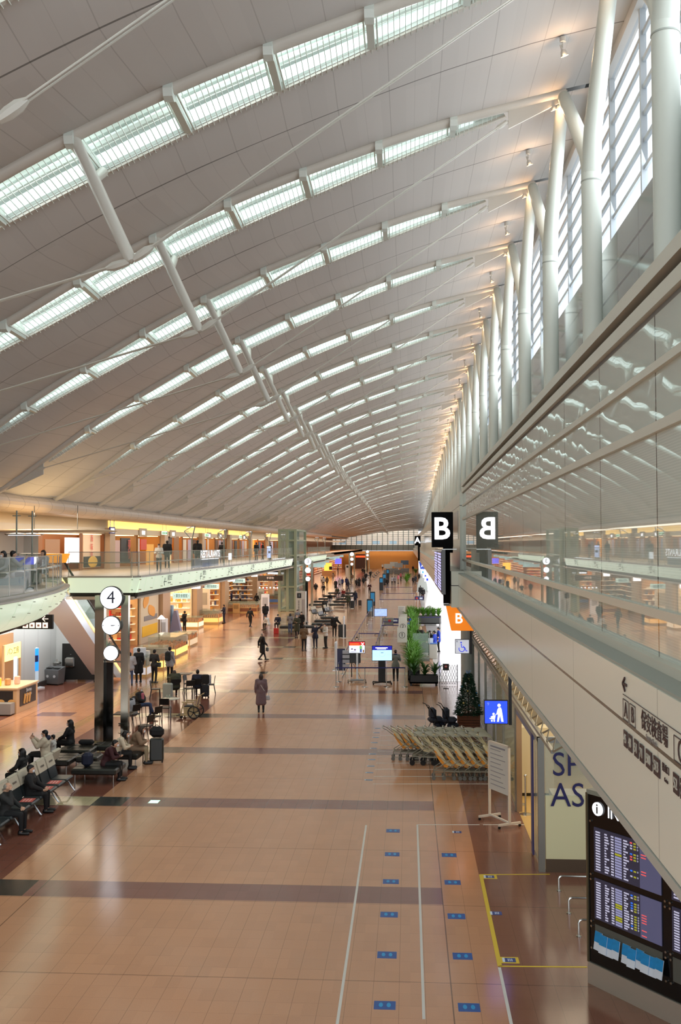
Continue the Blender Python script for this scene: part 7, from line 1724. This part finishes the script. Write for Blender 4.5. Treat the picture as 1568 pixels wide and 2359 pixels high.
for (yy, z_, w_, h_, a_) in ((-1.1, 3.0, 1.6, .8, .35), (.5, 2.2, 2.0, .75, -.2)):
    sl = MB(); sl.prism([(yy+w_/2*(cos(k*pi/12)*abs(cos(k*pi/12))**-.45 if abs(cos(k*pi/12)) > .01 else 0)*cos(a_) - h_/2*sin(k*pi/12)*sin(a_), z_+w_/2*(cos(k*pi/12)*abs(cos(k*pi/12))**-.45 if abs(cos(k*pi/12)) > .01 else 0)*sin(a_) + h_/2*sin(k*pi/12)*cos(a_)) for k in range(24)], .15, .19, 'x'); sl.build('toast_picture', toast, t)
MB().bb((.15, -2.1, .45), (.18, 2.2, 1.2)).build('yellow_block', mat('block_yellow', (.93, .75, .15), .5, emit=.1), t); MB().bb((.15, -1.6, 1.55), (.17, 2.2, 1.9)).build('print', mat('print_grey'), t)
text('TOAST', .5, mat('print_grey'), (.17, 0, 3.65), t, 'x')
t = tag(MB().bb((XG2-1.2, 63.0, 2.75), (XG2-1.1, 66.0, 3.4)).build('menu_screen', mat('menu_screen', (.3, .35, .8), .3, emit=.7)), 'dark blue hanging menu screen above the red goods shop', 'screen')
# hanging shop signs and lit square signs
for i, (y, w_) in enumerate(((70, -15.9), (86, -16.9), (100, -16.9), (128, -16.5), (134, -16.5), (141, -16.5), (148, -16.5))):
    t = thing('hanging_shop_sign', 'long pale green shop name sign hung below the soffit, %s from the left' % ['first', 'second', 'third', 'fourth', 'fifth', 'sixth', 'seventh'][i], 'sign', (w_, y, 3.25)); MB().bb((-.62, -.06, 0), (.62, .06, .42)).build('sign_box', mat('pale_teal', (.70, .84, .84), .4, emit=.5), t); text('・東京食賓館・', .27, mat('ink_teal', (.2, .35, .38), .5), (.02, -.07, .2), t, sx=.62)
    for x in (-.5, .5): MB().tube([(x, 0, .42), (x, 0, 1.2)], .015, 5).build('hanger', steel, t)
for i, y in enumerate((71.5, 86, 99)):
    t = thing('lit_cube_sign', 'small bright white lit sign under the soffit, %s from the left' % ['first', 'second', 'third'][i], 'sign', (-15.2, y, 3.9)); MB().bbox((0, 0, .25), (.6, .3, .5), .02).build('box', glow_white, t); MB().tube([(0, 0, .5), (0, 0, .75)], .015, 5).build('hanger', steel, t)
t = thing('dark_hanging_sign', 'long dark hanging sign board beyond the third pale shop sign', 'sign', (-14.3, 104, 3.3)); MB().bb((-1.3, -.06, 0), (1.3, .06, .55)).build('board', mat('sign_brown', (.2, .15, .12), .4), t); text('手荷物', .26, pk, (0, -.07, .28), t)
for x in (-1, 1): MB().tube([(x, 0, .55), (x, 0, 1.5)], .015, 5).build('hanger', steel, t)
t = thing('navy_lit_sign', 'dark blue hanging sign with bright lower strip left of the lift', 'sign', (-15.2, 117, 3.6)); MB().bb((-1.3, -.06, 0), (1.3, .06, .65)).build('board', mat('sign_navy2', (.08, .08, .25), .4), t); MB().bb((-1.2, -.08, .04), (1.2, -.06, .22)).build('lit_strip', glow_white, t)
for x in (-1, 1): MB().tube([(x, 0, .65), (x, 0, 1.3)], .015, 5).build('hanger', steel, t)
# glass display counters in front of the shops
def gcounter(px, py, w_, d_, lab, front, em=.9, h_=1.2, rz=0):
    p = F(px, py); t = thing('glass_display_counter', lab, 'display counter', (p.x, p.y+d_/2, 0), rz); fm_ = mat('cfront_%d%d%d%d' % (*[int(c*99) for c in front], int(em*10)), front, .4, emit=em)
    MB().bb((-w_/2, -d_/2, .0), (w_/2, d_/2, .55)).build('body', mat('counter_wood', (.86, .70, .45), .4), t); MB().bb((-w_/2+.05, -d_/2-.015, .14), (w_/2-.05, -d_/2, .5)).build('lit_front', fm_, t); MB().bb((w_/2, -d_/2+.05, .14), (w_/2+.015, d_/2-.05, .5)).build('lit_side', fm_, t)
    MB().bb((-w_/2+.03, -d_/2+.03, .55), (w_/2-.03, d_/2-.03, h_)).build('glass_case', glass_m, t); MB().bb((-w_/2, -d_/2, h_), (w_/2, d_/2, h_+.03)).build('top', glass_m, t); MB().bb((-w_/2, d_/2-.3, .55), (w_/2, d_/2, h_-.15)).build('back_ledge', mat('counter_top_w', (.93, .9, .84), .3), t); q = MB(); R = random.Random(int(px))
    for i in range(int(w_/.2)):
        for j in range(max(1, int(d_/.3))): q.bb((-w_/2+.08+.2*i, -d_/2+.1+.3*j, .56), (-w_/2+.2+.2*i, -d_/2+.28+.3*j, .66+.2*R.random()))
    o = q.build('goods', mat('goods_mix', (.92, .62, .4), .5, noise=.4, nscale=6), t); o['kind'] = 'stuff'; return t
gcounter(478, 1437, 2.0, 2.0, 'orange and cream glass sweet counter at the foot of the tan pillar', (.98, .75, .42), 1.0)
gcounter(345, 1543, 1.6, 1.3, 'glass case with bright yellow lit side behind the queue, nearer one', (1, .88, .5), 1.3, 1.25); gcounter(372, 1515, 1.8, 3.4, 'long glass case with bright yellow lit side behind the queue, farther one', (1, .86, .45), 1.2, 1.25)
gcounter(312, 1560, 1.2, 1.0, 'pale low counter behind the grey jumper in the queue', (.9, .9, .92), .4, 1.1); gcounter(410, 1492, 1.6, 2.6, 'white topped display table with price cards at the end of the cases', (.95, .85, .7), .5, .9)
gcounter(435, 1448, 1.6, 2.2, 'bright display table in the sweet shop entrance', (1, .9, .75), .9, .9)
gcounter(557, 1412, 3.2, 1.6, 'dark display counter with orange goods left of the shop doorway', (.5, .3, .2), .1, 1.1); gcounter(630, 1390, 2.2, 1.6, 'small dark counter with blue panel near the lift', (.35, .45, .6), .3, 1.1); gcounter(641, 1390, 1.2, 1.2, 'pale yellow lit counter near the lift', (1, .9, .6), 1.1, 1.5)
for i, (x, y, c_, lab, w_, h_) in enumerate(((318, 1558, (.82, .83, .85), 'white machine box at the stall behind the queue', .6, 1.5), (330, 1556, (.84, .82, .78), 'pale cash desk box beside the white machine', .5, 1.3), (375, 1480, (.85, .88, .93), 'white slim stand with lamp before the poster pillar', .5, 1.7), (388, 1462, (.55, .66, .78), 'pale blue banner stand near the poster wall', .6, 2.3), (610, 1415, (.90, .9, .92), 'white poster stand in front of the dark doorway', .8, 2.0), (465, 1425, (.95, .9, .8), 'tall cream and yellow display cabinet behind the sweet counter', 1.4, 2.9), (543, 1413, (.72, .55, .34), 'round topped wooden pedestal near the blue suitcase', .7, 1.0), (600, 1402, (.78, .76, .7), 'beige notice panel by the shop doorway', .7, 2.2))):
    p = F(x, y); t = thing('display_stand_box', lab, 'stand', (p.x, p.y+.3, 0)); m = mat('standbox_%d' % i, c_, .45, emit=.12); MB().bbox((0, 0, h_/2), (w_, .4, h_), .02).build('body', m, t); MB().bb((-w_*.35, -.215, h_*.45), (w_*.35, -.2, h_*.85)).build('panel', mat('standpanel_%d' % i, tuple(max(0, c*.75) for c in c_), .4, emit=.15), t)
t = thing('ramp_display', 'slanted lilac advertising board standing near the sweet shop', 'stand', tuple(F(402, 1462))); MB().prism([(-.4, 0), (.6, 0), (.2, 1.9), (0, 1.9)], -.3, .3, 'y').build('board', mat('lilac_board', (.55, .57, .72), .5), t); MB().bb((-.3, -.35, 0), (.5, .35, .06)).build('base', black, t)
t = thing('lamp_stand', 'small shaded lamp glowing white above the slim stand', 'lamp', tuple(F(369, 1482)+Vector((0, .3, 0)))); MB().cyl((0, 0, .95), .02, 1.9, 8).build('pole', steel, t); MB().lathe([(.30, 1.72), (.12, 1.92), (.03, 2.0)], n=18).build('lamp_shade', mat('shade_lit', (1, .97, .92), .4, emit=1.8), t); MB().lathe([(.18, 0), (.18, .03)], n=16).build('base', steel, t)
for i in range(7):
    t = thing('counter_lamp', 'small white bulb lamp in the row over the dim shop bay, %s from the left' % ORD[i].replace('nearest', 'first'), 'lamp', (-16.6+.4*i, 112, 2.25)); MB().ball((0, 0, 0), .09, 8, 6).build('bulb', glow_white, t); MB().tube([(0, 0, .05), (0, 0, 2.3)], .008, 4).build('cord', black, t)
p = F(266, 1530); t = thing('potted_shrub', 'green shrub in a round wooden tub behind the clock pillar', 'plant', (p.x-.6, p.y+.3, 0)); MB().lathe([(.5, 0), (.6, .45), (.6, .5)], n=18).build('tub', wood, t); q = plant_mesh(33, 60, .8); q.build('leaves', leafd, t, (0, 0, .5))
# far signs over the gate hall on the left
for i, (x, Y, z) in enumerate(((728, 135, 4.0), (733, 150, 4.0), (742, 160, 4.2), (758, 172, 4.4), (768, 185, 4.5), (778, 200, 4.6))):
    d = ray(x, 1255); t = thing('far_shop_sign', 'small pale hanging sign in the distant row under the balcony, %s from the left' % ['first', 'second', 'third', 'fourth', 'fifth', 'sixth'][i], 'sign', (d.x*Y/d.y, Y, z)); MB().bb((-1.1, -.05, 0), (1.1, .05, .4)).build('sign_box', mat('pale_teal'), t); MB().tube([(0, 0, .4), (0, 0, .9)], .02, 5).build('hanger', steel, t)
t = thing('yellow_stall', 'small stall glowing yellow in the distance', 'stall', tuple(F(757, 1325))); MB().bb((-1.6, 0, 0), (1.6, 1.2, 1.0)).build('counter', wood, t); MB().bb((-1.2, 1.2, .8), (.6, 1.3, 2.8)).build('lit_back', mat('stall_yellow', (1, .75, .3), .4, emit=1.3), t); MB().bb((.0, 1.1, 1.2), (.7, 1.2, 2.0)).build('dark_screen', black, t)
t = thing('blue_far_screen', 'small blue glowing screen far down on the left', 'screen', tuple(F(778, 1322)+Vector((0, 1, 2.4)))); MB().bb((-.8, 0, 0), (.8, .1, 1.3)).build('screen', mat('far_blue', (.4, .4, .95), .3, emit=1.1), t); MB().bb((-.05, .02, -2.4), (.05, .08, 0)).build('post', black, t)
t = tag(MB().bb((-15.5, 298.5, 3.3), (-12.6, 298.6, 3.8)).build('red_light_strip', mat('strip_red', (.95, .3, .15), .4, emit=1.5)), 'thin red light strip over dark doors at the far left end', 'light strip'); struct(MB().bb((-15.6, 298.6, 0), (-12.5, 298.9, 4.3)).build('wall_dark_doors', mat('dark_doors', (.25, .12, .08), .4)))
# forked lamp posts on the upper floor
fl_m = mat('fork_grey', (.55, .57, .53), .35, .5)
for i, Y in enumerate((56.5, 66.5, 77.5, 88.5, 99, 136, 148)):
    X_ = -12.25; t = thing('forked_lamp_post', 'slim grey forked lamp post with angular head on the upper walkway, %s from the left' % ['first', 'second', 'third', 'fourth', 'fifth', 'sixth', 'seventh'][i], 'lamp post', (X_, Y, 5.6))
    MB().tube([(0, 0, 0), (0, 0, 1.75)], .05, 8).build('pole', fl_m, t); q = MB(); q.bar((0, 0, 1.7), (-.42, -.1, 2.2), .07, .05); q.bar((0, 0, 1.7), (.16, .1, 2.5), .06, .05); q.bar((-.42, -.1, 2.2), (.05, .0, 2.5), .07, .04); q.bar((-.42, -.1, 2.2), (-.2, .1, 2.2), .05, .03); q.build('fork', fl_m, t); MB().bb((-.3, -.05, 2.42), (.1, .1, 2.45)).build('lit_plate', glow_soft, t)
# white lit letters sign hung behind the glass
t = thing('lit_letter_sign', 'row of glowing white letters on a dark box behind the upper glass guard', 'sign', (-11.98, 57.6, 5.75)); MB().bb((-.16, -1.5, -.02), (-.05, 5.8, .45)).build('sign_box', mat('sign_greyblue', (.40, .42, .50), .4), t); text('RESTAURANTS', .60, glow_white, (.0, 3.0, .72), t, 'x', .02, sx=1.5); MB().bb((-.02, .3, .42), (.0, 5.7, .46)).build('underline', glow_white, t)
t = thing('round_lit_sign', 'small rounded glowing white sign right of the lit letters', 'sign', (-11.98, 67.3, 6.1)); MB().bbox((0, 0, .15), (.06, 1.1, .46), .12).build('panel', glow_soft, t); MB().bb((-.1, -.05, -.5), (-.04, .05, 0)).build('post', steel, t)
t = thing('blue_white_sign', 'white and blue lit box sign on the upper guard further along', 'sign', (-11.98, 86.5, 5.9)); MB().bb((-.08, -.9, 0), (0, .9, 1.0)).build('panel', mat('bw_sign', (.75, .82, 1), .4, emit=.9), t); MB().bb((0, -.6, .4), (.01, .6, .6)).build('blue_band', navy, t)
for i, (y, w_) in enumerate(((93, 9),)): tag(MB().bb((-11.96, y-w_/2, 5.72), (-11.93, y+w_/2, 5.78)).build('light_line', glow_soft), 'thin white light line along the foot of the upper guard', 'light strip')
# discs / canopy near the curved balcony
for i, (px, Y) in enumerate(((38, 37.5), (74, 38.0))):
    d = ray(px, 1255); X_ = d.x*Y/d.y; t = thing('mast_lamp', 'slender dark mast with disc lamp rising from the curved balcony, %s' % ['left one', 'right one'][i], 'lamp post', (X_, Y, 5.6)); MB().tube([(0, 0, 0), (0, 0, 2.75)], .03, 6).build('mast', fl_m, t); MB().lathe([(.42, 1.82), (.45, 1.86), (.1, 1.9)], n=20).build('disc_lamp', steel, t); MB().lathe([(.32, 1.80), (.3, 1.82)], n=16).build('lit_ring', glow_soft, t); MB().bar((-.16, 0, 2.55), (.16, 0, 2.55), .03).build('crosspiece', fl_m, t)
t = thing('ceiling_canopy', 'wide flat oval canopy hanging above the curved balcony, at the left edge', 'canopy', (-15.9, 44.6, 7.62)); MB().lathe([(2.6, 0), (2.75, .05), (2.4, .10)], n=40).build('disc', mat('canopy_tan', (.74, .66, .52), .4), t)
for x in (-1, 1): MB().tube([(x, 0, .1), (x, 0, 1.2)], .02, 5).build('hanger', steel, t)
o = tag(MB().bb((-18.2, 43.6, 5.6), (-17.0, 45.4, 7.7)).build('white_pillar', mat('pillar_white', (.86, .86, .86), .4)), 'broad white square pillar behind the curved balcony', 'pillar')
o = tag(MB().bb((-20.2, 44.0, 5.6), (-18.3, 45.6, 7.7)).build('peach_wall_block', mat('peach', (.82, .66, .56), .5)), 'peach coloured wall block left of the broad white pillar', 'wall block')
t = thing('cafe_counter', 'teal fronted cafe counter with blue lit machine behind the curved glass guard', 'counter', (-14.2, 36, 5.62)); MB().bb((-2.6, -1.6, 0), (.9, -1.4, .62)).build('front', mat('counter_teal', (.30, .48, .50), .4), t); MB().bb((-.1, -.2, .7), (.5, .2, 1.0)).build('blue_machine', mat('machine_blue', (.2, .25, .75), .4, emit=.5), t); MB().bb((-.2, -.4, 0), (.7, .4, .7)).build('cabinet', mat('counter_pale'), t); MB().bb((.6, -.1, .5), (.66, .1, 1.0)).build('lit_tube', glow_white, t)
o = tag(MB().lathe([(.35, 0), (.5, .35)], (-13.5, 38.0, 6.35), 20).build('amber_lampshade', mat('amber_shade', (.95, .62, .2), .4, emit=.8)), 'amber glowing lampshade behind the curved glass guard', 'lamp')
# ground and upper lighting
for y0, y1 in ((54.6, 70), (70, 90), (90, 110), (120, 160)):
    area('arcade_light', (-15.8, (y0+y1)/2, 4.35), (0, 0, 0), 2.5, y1-y0-1, 26*(y1-y0), (1, .82, .6))
area('upper_walk_light', (-16.2, 230, 8.5), (0, 0, 0), 2.0, 120, 2200, (1, .84, .62)); area('arcade_light', (-15.5, 230, 4.8), (0, 0, 0), 2.0, 120, 2600, (1, .78, .52))  # two long fills added to lift the dark deck towards the far end
for y0, y1 in ((40, 60), (61, 100), (103, 160)):
    area('upper_walk_light', (-16.2, (y0+y1)/2, 8.5), (0, 0, 0), 2.0, y1-y0-1, (16 if y0 > 41 else 34)*(y1-y0), (1, .86, .68))
